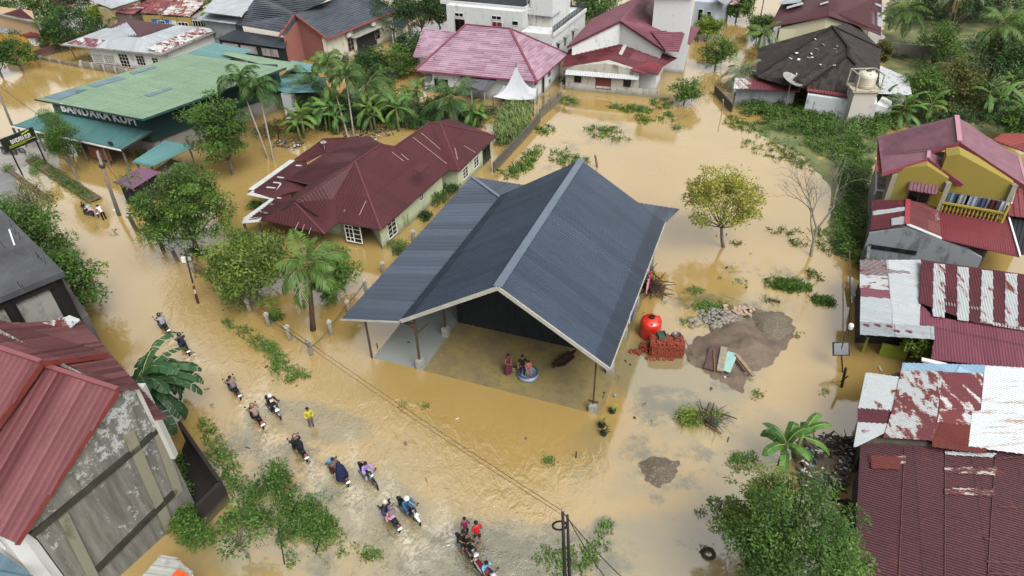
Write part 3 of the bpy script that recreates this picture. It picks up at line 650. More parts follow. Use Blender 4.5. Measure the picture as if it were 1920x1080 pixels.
# --- white/maroon roofed house at the back left
def white_maroon():
    ze=2.6;zr=4.1
    A,B,C,D=G(113,84,ze),G(301,103,ze),G(415,55,ze),G(232,37,ze)
    root=house_root('house',[A,B,C,D],'white-walled house with hipped roof of maroon and silver sheets behind the cafe')
    K1=G(264,71,zr);K2=G(330,47,zr-.3)
    ab=(B-A).normalized(); 
    K1=G(264,70,zr); K0=G(240,36.5,ze+.5)
    S1=(A,B,K1)
    m=MB(); k=dict(sp=.4,rh=.03)
    K3=G(225,36,3.2); K2=G(370,51,3.0)
    roofface(m,[A,B,K1,G(199,52,3.2)],B-A,**k); roofface(m,[B,C,K2,K1],C-B,**k); roofface(m,[G(199,52,3.2),K1,K2,G(330,46,3.1),G(235,36.5,3.2)],**k)
    m.build('roof',ZINC,root,keep=True)
    m=MB(); N=Vector((0,0,.07)); roofface(m,[p+N for p in(G(200,53,3.22),G(242,58,3.35),G(226,69,3.55),K1+Vector((0,0,.02)),G(330,47.5,3.12),G(236,37,3.22))],rib='v',sp=.4,rh=.03,th=.02); m.build('maroon_sheets',MAROON,root,keep=True)
    m=MB(); P2=[G(300,92,2.75),B,C,G(392,53,2.95)]; 
    def bl(s,t): return (P2[0].lerp(P2[3],t)).lerp(P2[1].lerp(P2[2],t),s)
    Sb=[B,C,K1]
    roofface(m,[GP(275,90,B,C,K1)+N,GP(299,101,B,C,K1)+N,GP(411,55,B,C,K1)+N,GP(375,52,B,C,K1)+N],C-B,rib='v',sp=.4,rh=.03,th=.02); m.build('rusty_sheets',peel('#6e3a38','#b6bab9',.47,1.1,stretch=(1,1,1)),root,keep=True)
    m=MB(); roofface(m,[GP(125,82,A,B,K1)+N,GP(178,89,A,B,K1)+N,GP(198,76,A,B,K1)+N,GP(155,71,A,B,K1)+N],B-A,rib='v',sp=.4,rh=.03,th=.02); m.build('patched_sheets',peel('#6e3a40','#aeb6ba',.52,.8),root,keep=True)
    m=MB(); ridge(m,K1,G(269,96,2.65),.3,.06); m.bar(A,B,.1,.2); m.bar(B,C,.1,.2); m.each('fascia_board',stained('#8f8d84','#4b4a44',.5),root)
    W=inset([A,B,C,D],.7); s=(W[1]-W[0]); w0=W[0]+s*.22
    m=MB(); wallprism(m,[(p.x,p.y,ze-.1) for p in(w0,W[1],W[2],W[3]+s*.2)]); m.build('wall',WHITEW,root,keep=True)
    L=(W[1]-w0).length; out=w0+Vector((0,-20,0)); fr=plain('#c9c9c2',.6,.1)
    for t,z0,wd,ht,mu in((.40,.1,1.7,1.9,(3,4)),(.64,.6,1.5,1.4,(3,3)),(.86,.7,1.1,1.2,(2,3))): window(root,w0,W[1],L*t,z0,wd,ht,frame=fr,mull=mu,out=out)
    for t in(.02,.18): window(root,w0,W[1],L*t,.3,1.9,1.3,frame=fr,mull=(6,4),out=out,glass=plain('#8f8f88',.7,.2),name='lattice_screen')
    p=G(142,108,0); m=MB(); m.bar((p.x,p.y,-.5),G(132,90,2.4),.12); m.each('post',plain('#6a7060',.7,.2),root)
    for (x0,y0,x1,y1,h,lb) in((75,106,150,121,.45,'low rough stone wall running out into the flood beside the white house'),(151,115,238,130,.9,'dark weathered garden wall in front of the white house')):
        a=G(x0,y0,h);b=G(x1,y1,h); m=MB(); m.bar((a.x,a.y,h/2-.3),(b.x,b.y,h/2-.3),.2,h+.6); 
        r=tag(m.build('garden_wall',stained('#8d857a','#3c3a36',.7)),lb,'wall')
        for t in np.linspace(0,1,5):
            q=MB(); c=a.lerp(b,float(t)); q.box((c.x,c.y,h/2-.25),(.32,.32,h+.7)); q.build('pier',stained('#a8a49a','#4a4a44',.5),r)
white_maroon()
def simple_house(name,label,roofs,wallpx,zt,wmat,cat='house',windows=(),extra=None):
    """roofs: list of (material, [(x,y,z)...]); wallpx: footprint traced at eave height"""
    allp=[G(*p) for _,ps in roofs for p in ps]; root=house_root(name,allp,label,cat)
    for mt,ps in roofs:
        m=MB(); P=[G(*p) for p in ps]; roofface(m,P,sp=.4,rh=.035); m.build('roof',mt,root,keep=True)
    W=[]
    if wallpx:
        W=[G(x,y,zt) for x,y in wallpx]; m=MB(); wallprism(m,[tuple(p) for p in W]); m.build('wall',wmat,root,keep=True)
    for wn in windows:
        i,j,s,z0,wd,ht=wn[:6]; mu=wn[6] if len(wn)>6 else (2,3); fr=wn[7] if len(wn)>7 else None; nm=wn[8] if len(wn)>8 else 'window'; gl=wn[9] if len(wn)>9 else None
        L=(W[j]-W[i]).length; c=sum(W,Vector())/len(W); mid=(W[i]+W[j])/2; window(root,W[i],W[j],L*s,z0,wd,ht,mull=mu,out=mid+(mid-c),frame=fr,name=nm,glass=gl)
    return root,W
# beige/orange house far left
r,W=simple_house('house','beige upper-storey house with maroon roof at the far left edge',[(MAROON,[(0,28,4.6),(38,15.5,5.6),(63,36,4.6),(78,44,4.5),(0,30,4.5)])],[(-30,28),(4,32),(66,42),(60,20),(-20,10)],4.3,stained('#b59a78','#8a7a60',.2))
m=MB(); a=G(-5,27,4.6); b=G(80,44,4.45); m.bar(a,b,.5,.25); m.build('gutter',stained('#8c8a82','#55534c',.5),r,keep=True)
r,W=simple_house('house','orange-yellow annex with red sheet roof and white board on its wall',[(BRICKR,[(34,66,2.5),(66,69,2.5),(95,61,2.5),(72,56,2.9)]),(ZINCD,[(-20,50,2.8),(0,51,3.0),(38,60,2.7),(28,63,2.5),(-20,60,2.5)])],[(-10,62),(40,68),(92,63),(70,57),(0,53)],2.4,stained('#a9803c','#7a6038',.15),windows=[(1,2,.2,.9,2.0,1.1,(1,1),None,'notice_board',M_WHITE)])
# far row along the top left
simple_house('house','long white sheet-metal roofed building at the top edge, cream wall below',[(ZINC,[(150,-8,4.4),(208,16,3.6),(275,-4,3.6),(262,-18,4.4)])],[(182,14),(206,17),(262,2),(240,-8)],3.4,stained('#a89a72','#6a6048',.3))
simple_house('house','low shack with rusty maroon and bare metal roof below the long white roof',[(RUSTY,[(214,22,3.0),(248,27,2.8),(300,-2,3.0),(262,-2,3.3)]),(MAROON_D,[(85,14,3.8),(118,14,3.5),(160,-6,3.8),(100,-8,4.1)])],[(216,24),(246,28),(290,3),(250,2)],2.7,stained('#6f675c','#3a3632',.5))
r,W=simple_house('house','row shack under patched silver and maroon roof with blue shutters',[(RUSTY,[(262,24,3.0),(300,27,2.8),(352,-6,3.8),(300,-10,4.)]),(peel('#7a4038','#b9bcb8',.5,.7),[(300,26.5,3.0),(356,31,2.8),(386,2,3.6),(335,-2,3.8)])],[(266,28),(356,33.5),(380,12),(300,2)],2.6,stained('#a08a50','#5c5236',.4),windows=[(0,1,.18,.4,1.6,1.7,(1,1),plain('#2f64a0',.5,.1),'shutter',plain('#2f64a0',.5,.1)),(0,1,.40,.4,1.6,1.7,(1,1),plain('#2f64a0',.5,.1),'shutter',plain('#2f64a0',.5,.1)),(0,1,.29,.5,1.5,1.4,(3,1)),(0,1,.55,.5,1.2,1.5,(1,1),None,'shutter',WHITEW),(0,1,.72,.3,1.9,1.6,(3,2))])
simple_house('house','small house of timber slats and white posts between shacks and blue-white roof',[(plain('#5a4c3c',.8,.4,2),[(356,15,3.2),(376,15,3.1),(405,-2,3.4),(372,-4,3.6)])],[(356,32),(380,34),(398,18),(372,14)],2.6,stained('#8d8c86','#3c3a36',.5),windows=[(0,1,.1,.3,2.6,1.9,(5,2))])
simple_house('house','building with stepped pale blue-white metal roofs at the top beside the tiled house',[(ZINC,[(379,22.5,5.4),(448,31,5.4),(486,2,5.4),(406,-8,5.4)]),(roofm('#a9b4bd','#b7c2ca',None,name='blue_white_metal'),[(368,36,4.3),(441,45,4.3),(456,33,4.3),(388,24,4.3)])],[(382,37),(440,45),(450,30),(395,20)],4.1,stained('#8b8f90','#4a4c4c',.4))
# grey tiled house with pink gable
def tiled_house():
    ze=4.0
    B=G(613.5,73,ze); Cc=G(741,20,ze); root=house_root('house',[B,Cc,G(560,30,5)],'house with dark grey tiled roof, pinkish gable wall and cream side wall')
    pk=G(552,26,6.3); Lf=G(522,69,ze+.2)
    d=(Cc-B); pk2=pk+d
    m=MB(); roofface(m,[B,Cc,pk2,pk],d,rib='h',sp=.33,rh=.06); m.build('roof',SLATE,root,keep=True)
    m=MB(); Lb=Lf+d; roofface(m,[pk,pk2,Lb,Lf],d,rib='h',sp=.33,rh=.06); 
    A2=G(443,46,4.2); A3=G(525,60,4.4); roofface(m,[A2,A3,G(553,27,6.0),G(606,4,7.1),G(640,-20,7.2),G(480,-6,6.4)],A3-A2,rib='h',sp=.33,rh=.06); m.build('roof',SLATE,root,keep=True)
    m=MB(); pf=plain('#8a4f4a',.6,.15); 
    for a,b in((pk,B),(pk,Lf),(B,Cc)): m.bar(a-Vector((0,0,.08)),b-Vector((0,0,.08)),.12,.26)
    m.each('fascia_board',pf,root)
    dn=d.normalized(); s=(B-Lf).normalized(); mid=(B+Lf)/2
    b0=B-s*.7+dn*.4; l0=Lf+s*.7+dn*.4; p0=Vector((mid.x,mid.y,0))+dn*.4
    off=(pk-mid); t=off.dot(s)
    m=MB(); F_=[Lf.lerp(pk,.14),pk,B.lerp(pk,.12)]; gableprism(m,[tuple(p+dn*.35-Vector((0,0,.22))) for p in F_],dn*.3)
    m.build('wall',stained('#8f5c52','#7a5048',.1,name='pink_plaster'),root,keep=True)
    m=MB(); b1=b0+dn*(d.length-.8); q=s*-.6; wallprism(m,[(p.x,p.y,ze-.05) for p in(b0+dn*.4,b1,b1+q,b0+dn*.4+q)]); m.build('wall',CREAM,root,keep=True)
    L=(b1-b0).length; out=b0+s*9
    window(root,b0,b1,L*.30,.9,1.3,1.9,mull=(2,3),out=out,frame=plain('#a98f86',.6,.1)); window(root,b0,b1,L*.72,.9,1.2,1.8,mull=(2,3),out=out,frame=plain('#a98f86',.6,.1))
    window(root,b0,b1,L*.43,.2,4.6,2.4,mull=(1,1),out=out,frame=plain('#6a6a60',.7,.1),name='balcony',glass=plain('#2a2a28',.7,.3))
    window(root,b0,b1,L*.40,3.0,5.2,.85,mull=(1,1),out=out,frame=plain('#7d8478',.7,.1),name='panel',glass=plain('#6f7a6e',.7,.15))
    m=MB(); 
    for t,z in((.30,3.0),(.68,3.1)):
        c=b0+dn*L*t+s*.35; m.box((c.x,c.y,z+.3),(.8,.35,.55),rz=math.atan2(dn.y,dn.x))
    m.each('air_conditioner',plain('#c3c3bc',.5,.15,6),root)
    m=MB(); c=b0+dn*L*.55+s*.5; m.box((c.x,c.y,2.75),(6.4,1.1,.14),rz=math.atan2(dn.y,dn.x)); c=b0+dn*L*.93+s*.4; m.box((c.x,c.y,3.1),(1.8,.9,.14),rz=math.atan2(dn.y,dn.x)); m.each('ledge',stained('#9a9a8e','#5a5a50',.4),root)
    window(root,l0,b0,(b0-l0).length*.86,1.2,.7,.7,mull=(1,1),out=l0-dn*5)
    # lean-to with dark roof on the left
    m=MB(); roofface(m,[G(404,73,3.0),G(533,91,3.0),G(540,72,3.4),G(440,56,3.6)],sp=.5,rh=.03); m.build('lean_to_roof',roofm('#33383f','#3c424a',None,sw=1,sl=9,var=.05,rough=.35,name='dark_metal'),root,keep=True)
    W=inset([G(406,75,2.9),G(532,92,2.9),G(546,72,2.9),G(440,58,2.9)],.25); m=MB(); wallprism(m,[(p.x,p.y,2.9) for p in W]); m.build('wall',plain('#25282a',.8,.3),root,keep=True)
    LL=(W[1]-W[0]).length
    for t in(.04,.33,.66): window(root,W[0],W[1],LL*t,1.5,LL*.27,1.2,mull=(1,1),out=W[0]+Vector((0,-10,0)),glass=stained('#a09a94','#6a6460',.4),name='panel',frame=plain('#1f2224',.7,.1))
    m=MB(); roofface(m,[G(735,47,3.2),G(757,52,3.2),G(768,40,3.2),G(738,32,3.2)],rib=''); m.build('canopy',plain('#2a3238',.5,.2),root,keep=True)
    m=MB(); wz=inset([G(738,47,3.0),G(757,52,3.0),G(765,42,3.0),G(742,36,3.0)],.1); wallprism(m,[(p.x,p.y,3.0) for p in wz]); m.build('wall',CREAM,root,keep=True)
tiled_house()
# rose tiled hip house
def rose_house():
    ze=2.9;zr=5.6
    A=G(776,121,ze);A2=G(780,131,ze);B=G(1006,152.5,ze);C=G(1064,101,ze);K1=G(874,46.5,zr);K2=G(956,54,zr)
    root=house_root('house',[A,B,C,K1],'white house with large glossy rose-pink tiled hip roof near the top centre')
    m=MB(); roofface(m,[A2,B,K2,K1],B-A2,rib='h',sp=.34,rh=.06); roofface(m,[B,C,K2],C-B,rib='h',sp=.34,rh=.06)
    D=A+(C-B); roofface(m,[A2,K1,D],D-A2,rib='h',sp=.34,rh=.06); roofface(m,[C,D,K1,K2],rib='h',sp=.34,rh=.06)
    roofface(m,[G(774,107,3.0),G(814,110,3.6),G(858,60,4.9),G(793,52,4.9)],G(858,60,4.9)-G(793,52,4.9),rib='h',sp=.34,rh=.06)
    m.build('roof',ROSE,root,keep=True)
    m=MB(); 
    for a,b in((K1,K2),(K2,B),(K2,C),(K1,A2)): ridge(m,a,b,.28,.09)
    m.each('ridge_cap',plain('#7c4050',.5,.1),root)
    m=MB(); 
    for a,b in((A2,B),(B,C)): m.bar(a-Vector((0,0,.1)),b-Vector((0,0,.1)),.08,.2)
    m.each('fascia_board',plain('#8a4a5a',.5,.1),root)
    s=(B-A2).normalized(); t=(C-B).normalized(); a=A2+s*.6+t*.7; b=B-s*.7+t*.6; c=C-s*.7-t*.6; d=D+s*.6-t*.5
    m=MB(); wallprism(m,[(p.x,p.y,ze-.05) for p in(a,b,c,d)]); m.build('wall',WHITEW,root,keep=True)
    L=(b-a).length; o=a-t*9; fr=plain('#8d9092',.6,.1)
    window(root,a,b,L*.09,.2,2.0,1.7,mull=(1,1),out=o,name='arched_opening',frame=WHITEW)
    m=MB(); q=a+s*L*.045-t*.2; m.box((q.x,q.y,1.9),(.9,.35,.7),rz=math.atan2(s.y,s.x)); m.each('air_conditioner',plain('#6d6f6e',.5,.2,6),root)
    L2=(c-b).length; o2=b+s*9
    window(root,b,c,L2*.05,1.9,.9,.6,mull=(2,1),out=o2,frame=fr); window(root,b,c,L2*.30,.0,.9,2.2,mull=(1,1),out=o2,frame=fr,name='door'); window(root,b,c,L2*.52,1.5,.9,.6,mull=(2,1),out=o2,frame=fr); window(root,b,c,L2*.56,.6,.5,.5,mull=(1,1),out=o2,frame=fr)
    m=MB(); roofface(m,[G(880,168,2.0),G(911,171,2.0),G(934,146,2.6),G(859,138.5,2.6),G(868,150,2.4)],sp=.35,rh=.05); m.build('canopy',roofm('#5c5e64','#686a70',None,name='grey_canopy'),root,keep=True)
    m=MB()
    for x,y in((884,168),(908,170),(930,150)): p=G(x,y,2.0); m.bar((p.x,p.y,-.5),p,.1)
    m.each('post',plain('#9b9b96',.6,.1),root)
rose_house()
def tent():
    z=2.0; P=[G(924,181,z),G(1000,186,z),G(1007,165,z),G(944,160,z)]; c=sum(P,Vector())/4; root=empty('party_tent',(c.x,c.y,0),'white pointed party tent with swept peak beside the rose-roofed house','tent')
    m=MB(); N=10; top=c.copy(); top.z=5.0
    rings=[]
    for k in range(N+1):
        t=k/N; zz=z+(5.-z)*(t**2.3); ring=[]
        for i in range(4):
            for j in range(6):
                e=P[i].lerp(P[(i+1)%4],j/6); q=e.lerp(c,t*.98); q.z=zz-(.25*math.sin(PI*j/6))*(1-t); ring.append(q)
        rings.append(ring)
    for k in range(N):
        for i in range(24): m.face([rings[k][i],rings[k][(i+1)%24],rings[k+1][(i+1)%24],rings[k+1][i]])
    m.build('canopy',plain('#b8bcbe',.5,.06,1.5,name='tent_fabric'),root,keep=True,smooth=True)
    m=MB()
    for p in P: m.bar((p.x,p.y,-.4),(p.x,p.y,z),.09)
    m.each('post',plain('#2c2c2c',.5,.2),root)
    m=MB(); m.tube([(c.x,c.y,4.9),(c.x,c.y,5.5)],[.12,.02]); m.build('finial',plain('#707478',.5,.1),root,keep=True)
tent()
# white two-storey building
def white_block():
    z=7.0; zt=4.6
    A=G(836,6,z-.1);B=G(980,20,z-.1); s=(B-A).normalized(); t=Vector((-s.y,s.x,0))
    root=house_root('building',[A,B,A+t*9,B+t*9],'white two-storey building with roof terrace and outside ladder at the top','building')
    m=MB(); wallprism(m,[(p.x,p.y,z-.3) for p in(A,B,B+t*10,A+t*10)]); m.build('wall',WHITEW,root,keep=True)
    m=MB(); P=[G(826,-1,z),G(984,13,z),G(984,13,z)+t*12,G(826,-1,z)+t*12]; roofface(m,[P[0],P[1],P[2]+Vector((0,0,1)),P[3]+Vector((0,0,1))],rib='h',sp=.4); m.build('roof',roofm('#33383c','#3c4246',None,name='dark_tile'),root,keep=True)
    m=MB(); m.bar(P[0]-Vector((0,0,.25)),P[1]-Vector((0,0,.25)),.3,.5); m.bar(P[1]-Vector((0,0,.25)),P[2]+Vector((0,0,.7)),.3,.5); m.build('cornice',WHITEW,root,keep=True)
    L=(B-A).length; o=A-t*9; rd=plain('#6a2a2e',.5,.2)
    window(root,A,B,L*.11,2.9,1.5,2.1,frame=rd,mull=(2,1),out=o,name='door'); window(root,A,B,L*.11,5.3,1.4,.55,mull=(2,1),out=o)
    window(root,A,B,L*.60,3.2,1.6,2.,frame=M_WHITE,mull=(2,1),out=o,glass=rd,name='door'); window(root,A,B,L*.60,5.4,1.5,.55,mull=(2,1),out=o); window(root,A,B,L*.86,4.9,1.,.65,mull=(1,1),out=o)
    # terrace block on the right
    C=G(1036,65,zt); D=G(1098,17,zt); u=(D-C).normalized(); 
    E=G(985,55,zt)
    m=MB(); v=Vector((-u.y,u.x,0)); w=(E-C).length
    wallprism(m,[(p.x,p.y,zt-.02) for p in(C,D,D+v*w,C+v*w)]); m.build('wall',WHITEW,root,keep=True)
    m=MB(); pts=[C,D,D+v*w]; 
    for a,b in zip(pts[:-1],pts[1:]): m.bar(a-Vector((0,0,.1)),b-Vector((0,0,.1)),.35,.45)
    m.build('parapet',WHITEW,root,keep=True)
    m=MB(); ls=plain('#3a3f42',.5,.2)
    n=16
    for i in range(n+1):
        p=C.lerp(D,i/n); m.bar(p+Vector((0,0,.1)),p+Vector((0,0,1.0)),.05)
    m.bar(C+Vector((0,0,.95)),D+Vector((0,0,.95)),.07); m.bar(C+Vector((0,0,.5)),D+Vector((0,0,.5)),.05)
    for k in range(60):
        p=C.lerp(D,k/60); m.bar(p+Vector((0,0,.15)),p+Vector((0,0,.9)),.05,.03)
    p=D; q=D+v*w
    for i in range(7): c=p.lerp(q,i/6); m.bar(c,c+Vector((0,0,1.0)),.15)
    m.bar(p+Vector((0,0,.2)),q+Vector((0,0,.2)),.12,.3); m.build('railing',ls,root,keep=True)
    # white box with little roof and streaks, plus ladder
    m=MB(); K=G(985,42,4.9); bx=[K,K+s*3.6,K+s*3.6+t*3,K+t*3]; wallprism(m,[(p.x,p.y,6.0) for p in bx],0); m.build('stair_box',stained('#cfcdc6','#8a7458',.5),root,keep=True)
    m=MB(); roofface(m,[p+Vector((0,0,1.15)) for p in(K-s*.3-t*.4,K+s*4-t*.4,K+s*4+t*3,K-s*.3+t*3)],rib='v'); m.build('stair_roof',ZINC,root,keep=True)
    m=MB(); a=B+s*1.4-t*0+Vector((0,0,-1.0)); b=a+Vector((0,0,3.4))-s*.7
    for d in(-.25,.25): m.bar(a+s*d*1.3,b+s*d*1.3,.07)
    for i in range(1,9): c=a.lerp(b,i/9); m.bar(c-s*.33,c+s*.33,.05)
    m.build('ladder',plain('#a8a39a',.6,.2),root,keep=True)
    m=MB(); q=B+t*3; q2=q+s*4.; wallprism(m,[(p.x,p.y,z+1.5) for p in(B+t*2.5,B+s*3.2+t*2.5,B+s*3.2+t*9,B+t*9)],0); m.build('upper_wall',WHITEW,root,keep=True)
    LC=(D-C).length
    for f in(.12,.32,.56): window(root,C,D,LC*f,1.7,.9,1.3,mull=(1,1),out=C-v*9); 
    m=MB()
    for f in(.15,.35,.59): p=C+u*LC*f-v*.3; m.box((p.x,p.y,3.15),(1.2,.6,.1),rz=math.atan2(u.y,u.x))
    m.each('window_hood',plain('#8f8f8a',.7,.2),root)
white_block()
# --- plum gabled house and the wooden house in front of it
def plum_house():
    ze=4.2; pk=G(1163,39,6.6); A=G(1063,87.5,ze); B=G(1247,95,ze); far=G(1196,-4,6.6); d=(far-pk)*1.1
    root=house_root('house',[A,B,A+d,B+d],'tall white house with plum-coloured gabled sheet roof and triangular vents')
    m=MB(); roofface(m,[A,A+d,pk+d,pk],d,rib='v',sp=.45,rh=.03); 
    C=GP(1283,44,B,pk,pk+d); roofface(m,[B,pk,pk+d,GP(1222,-6,B,pk,pk+d),C,G(1275,62,4.6)],d,rib='v',sp=.45,rh=.03); m.build('roof',MAUVE,root,keep=True)
    m=MB(); roofface(m,[G(1220,57,5.6),G(1249,95.5,4.3),G(1273,97,4.2),G(1284,62,5.4)],rib='h',sp=.3,rh=.04); roofface(m,[G(1280,48,4.2),G(1313,51,4.0),G(1294,84,3.6),G(1274,72,3.9)],rib='h',sp=.3,rh=.04); m.build('side_roof',MAUVE,root,keep=True)
    m=MB(); 
    for a,b in((A,pk),(B,pk)): m.bar(a-Vector((0,0,.1)),b-Vector((0,0,.1)),.1,.25)
    m.each('fascia_board',plain('#5c3038',.5,.15),root)
    dn=d.normalized(); s=(B-A).normalized(); a=A+s*.9+dn*.6;b=B-s*.9+dn*.6; t=(pk-A).dot(s); p=A+s*t+dn*.6
    m=MB(); a=A.lerp(pk,.09)+dn*.22; b=B.lerp(pk,.09)+dn*.22; p=pk+dn*.22; gableprism(m,[tuple(q_-Vector((0,0,.1))) for q_ in (a,p,b)],dn*12); m.build('wall',WHITEW,root,keep=True)
    for k in(-1,1):
        m=MB(); q=p-dn*.06; zz=pk.z-.75; m.face([(q.x+s.x*k*.15,q.y+s.y*k*.15,zz-.35),(q.x+s.x*k*1.1,q.y+s.y*k*1.1,zz-.35),(q.x+s.x*k*.15,q.y+s.y*k*.15,zz+.15)]); m.face([(q.x+s.x*k*.15-dn.x*.03,q.y+s.y*k*.15-dn.y*.03,zz-.35),(q.x+s.x*k*1.1-dn.x*.03,q.y+s.y*k*1.1-dn.y*.03,zz-.35),(q.x+s.x*k*.15-dn.x*.03,q.y+s.y*k*.15-dn.y*.03,zz+.15)]); m.build('vent',plain('#5a3038',.6,.2),root,keep=True)
plum_house()
def wooden_house():
    z=2.9; A=G(1053.5,126,z);B=G(1234,141,z);pk=G(1142,111,3.7);pb=G(1173,76,3.7);Ab=G(1066,93,z);Bb=G(1271,108,z); Bm=G(1243,124.5,z)
    root=house_root('house',[A,B,Ab,Bb],'old plank house with low-pitched red patched sheet roof and shuttered door, facing the flooded field')
    m=MB(); roofface(m,[A,pk,pb,Ab],pb-pk,sp=.4,rh=.03); m.build('roof',roofm('#6a2c32','#7e3a40','#4f2328',.3,sw=.9,sl=2.,var=.2,name='faded_red_metal'),root,keep=True)
    m=MB(); roofface(m,[pk,B,Bm,Bb,pb],pb-pk,sp=.4,rh=.03); m.build('roof',roofm('#683239','#824c56',None,sw=1.9,sl=2.,var=.22,name='patched_red_metal'),root,keep=True)
    m=MB(); N=Vector((0,0,.07)); roofface(m,[G(1160,102,3.72)+N,G(1166,104,3.6)+N,G(1180,78,3.72)+N,G(1173,76,3.75)+N],rib=''); roofface(m,[pb+N*2,pb+N*2-Vector((0,.5,0)),Bb+N*3-Vector((.3,.6,0)),Bb+N*3],rib=''); roofface(m,[Ab+N*3-Vector((0,.5,0)),pb+N*2-Vector((0,.5,0)),pb+N*2,Ab+N*3],rib=''); m.build('flashing',plain('#b0aea6',.6,.15,2),root,keep=True)
    m=MB(); N=Vector((0,0,.06)); roofface(m,[G(1181,131,3.2)+N,G(1205,138,2.95)+N,G(1232,140.5,2.8)+N,G(1243,124.5,2.92)+N,G(1215,116,3.22)+N],rib='v',sp=.4,rh=.03); m.build('bright_sheet',roofm('#863a40','#904046',None,var=.1,name='bright_red_sheet'),root,keep=True)
    s=(B-A).normalized(); t=Vector((-s.y,s.x,0)); a=A+s*.4+t*.5; b=G(1200,137,2.6); b=a+s*(b-a).dot(s); e=a+s*(B-a).dot(s)-s*.4
    pl=stained('#b4afa2','#6d675c',.45,name='old_planks'); 
    tt=(pk-a).dot(s); L=(b-a).length; 
    pls=[(A,pk,pb),(pk,B,pb)]; Pm=a+s*tt
    m=MB(); gableprism(m,[(q_.x,q_.y,under(q_.x,q_.y,pls)) for q_ in (a,Pm,b)],t*5)
    for k in range(12):
        zz=.9+k*.15; q=a-t*.012; w=b-t*.012; m.bar((q.x,q.y,zz),(w.x,w.y,zz),.02,.12)
    m.build('wall',pl,root,keep=True)
    m=MB(); a2=a-t*.05; b2=b-t*.05; wallprism(m,[(p.x,p.y,.85) for p in(a2,b2,b2+t*.1,a2+t*.1)]); c2=e-t*.05; wallprism(m,[(p.x,p.y,.95) for p in(b2+s*.02,b2+s*2.4,b2+s*2.4+t*.12,b2+s*.02+t*.12)]); wallprism(m,[(p.x,p.y,.95) for p in(b2+s*2.6,c2+s*.8,c2+s*.8+t*.12,b2+s*2.6+t*.12)]); m.build('base_wall',stained('#b5b3aa','#77756a',.5),root,keep=True)
    m=MB(); wallprism(m,[(p.x,p.y,2.7) for p in(b+t*1.6,e+t*1.6,e+t*6,b+t*6)]); m.build('side_wall',WHITEW,root,keep=True)
    m=MB(); roofface(m,[Vector((a.x,a.y,2.05))-t*.55,Vector((b.x,b.y,2.15))-t*.55,Vector((b.x,b.y,2.5))-t*.03,Vector((a.x,a.y,2.5))-t*.03],sp=.3,rh=.03); m.build('awning',peel('#b9bdbd','#6a2c30',.66,.8),root,keep=True)
    o=a-t*9; fr=plain('#4a2a28',.7,.2); window(root,a,b,L*.12,1.05,.9,.9,frame=fr,mull=(2,2),out=o); window(root,a,b,L*.80,1.05,.9,.95,frame=fr,mull=(2,2),out=o); window(root,a,b,L*.42,.5,1.9,1.5,frame=plain('#5f2d2c',.7,.2),mull=(2,1),out=o,glass=plain('#6a3230',.7,.2),name='door')
wooden_house()
# back middle: tall white wall building + blue-white lean
r,W=simple_house('building','blank tall white building rising behind the plum-roofed house',[(ZINC,[(1214,-10,9.4),(1300,-4,9.4),(1310,-40,9.4),(1220,-46,9.4)])],[(1228,-8),(1299,-2),(1305,-30),(1235,-34)],9.2,stained('#d6d8d8','#a0a4a4',.15),cat='building')
r,W=simple_house('house','small bluish-white house with slatted roof beside the flooded lane',[(ZINCD,[(1338,-4,5.2),(1362,10,4.2),(1376,-4,4.4),(1352,-14,5.2)]),(RUSTY,[(1362,8,4.0),(1380,8,3.8),(1396,-8,4.0),(1376,-8,4.2)])],[(1303,2),(1345,6),(1372,-14),(1320,-20)],4.2,stained('#b5bfc6','#80868a',.2),windows=[(0,1,.2,1.,.8,2.2,(1,1),None,'door'),(0,1,.6,1.,.7,2.,(1,1),None,'door')])
# maroon roof top right
r,W=simple_house('house','cream-walled house with broad maroon gable roof and patches of white sheet, top right',[(MAROON,[(1442,52,3.6),(1554.5,30,5.4),(1557,-30,5.4),(1475,-12,3.6)]),(MAROON,[(1554.5,30,5.4),(1600,45,3.9),(1652,67,3.2),(1654,-14,3.4),(1557,-30,5.4)])],[(1462,56),(1600,52),(1640,20),(1560,-20),(1480,0)],3.4,stained('#bdb79a','#8d8870',.2),windows=[(0,1,.25,.2,4.2,1.9,(1,1),None,'panel',plain('#aeb8c0',.5,.05))])
m=MB(); g=[G(1463,53,3.6),G(1554,31,5.3),G(1598,45,3.9)]; dd=Vector((0,1,0)); wallprism(m,[tuple(p+Vector((0,.5,-.15))) for p in g]+[(g[2].x,g[2].y+.8,g[2].z-.15),(g[1].x,g[1].y+.8,g[1].z-.15),(g[0].x,g[0].y+.8,g[0].z-.15)],0); m.build('gable',stained('#bdb79a','#8d8870',.2),r,keep=True)
for q in(((1457,10,4.4),(1474,-6,4.3),(1510,-10,4.9),(1500,6,4.8)),((1475,14,4.4),(1505,5,4.8),(1506,9,4.8),(1474,18,4.4)),((1537,8,5.25),(1553,3,5.4),(1553,6,5.4),(1537,11,5.25)),((1628,21,3.5),(1653,26,3.3),(1654,53,3.2),(1631,44,3.4)),((1627,0,3.6),(1652,11,3.4),(1652,15,3.4),(1630,5,3.6))):
    m=MB(); N=Vector((0,0,.1)); roofface(m,[G(*p)+N for p in q],rib='v',sp=.4,rh=.03,th=.02); m.build('white_sheet',ZINC,r,keep=True)
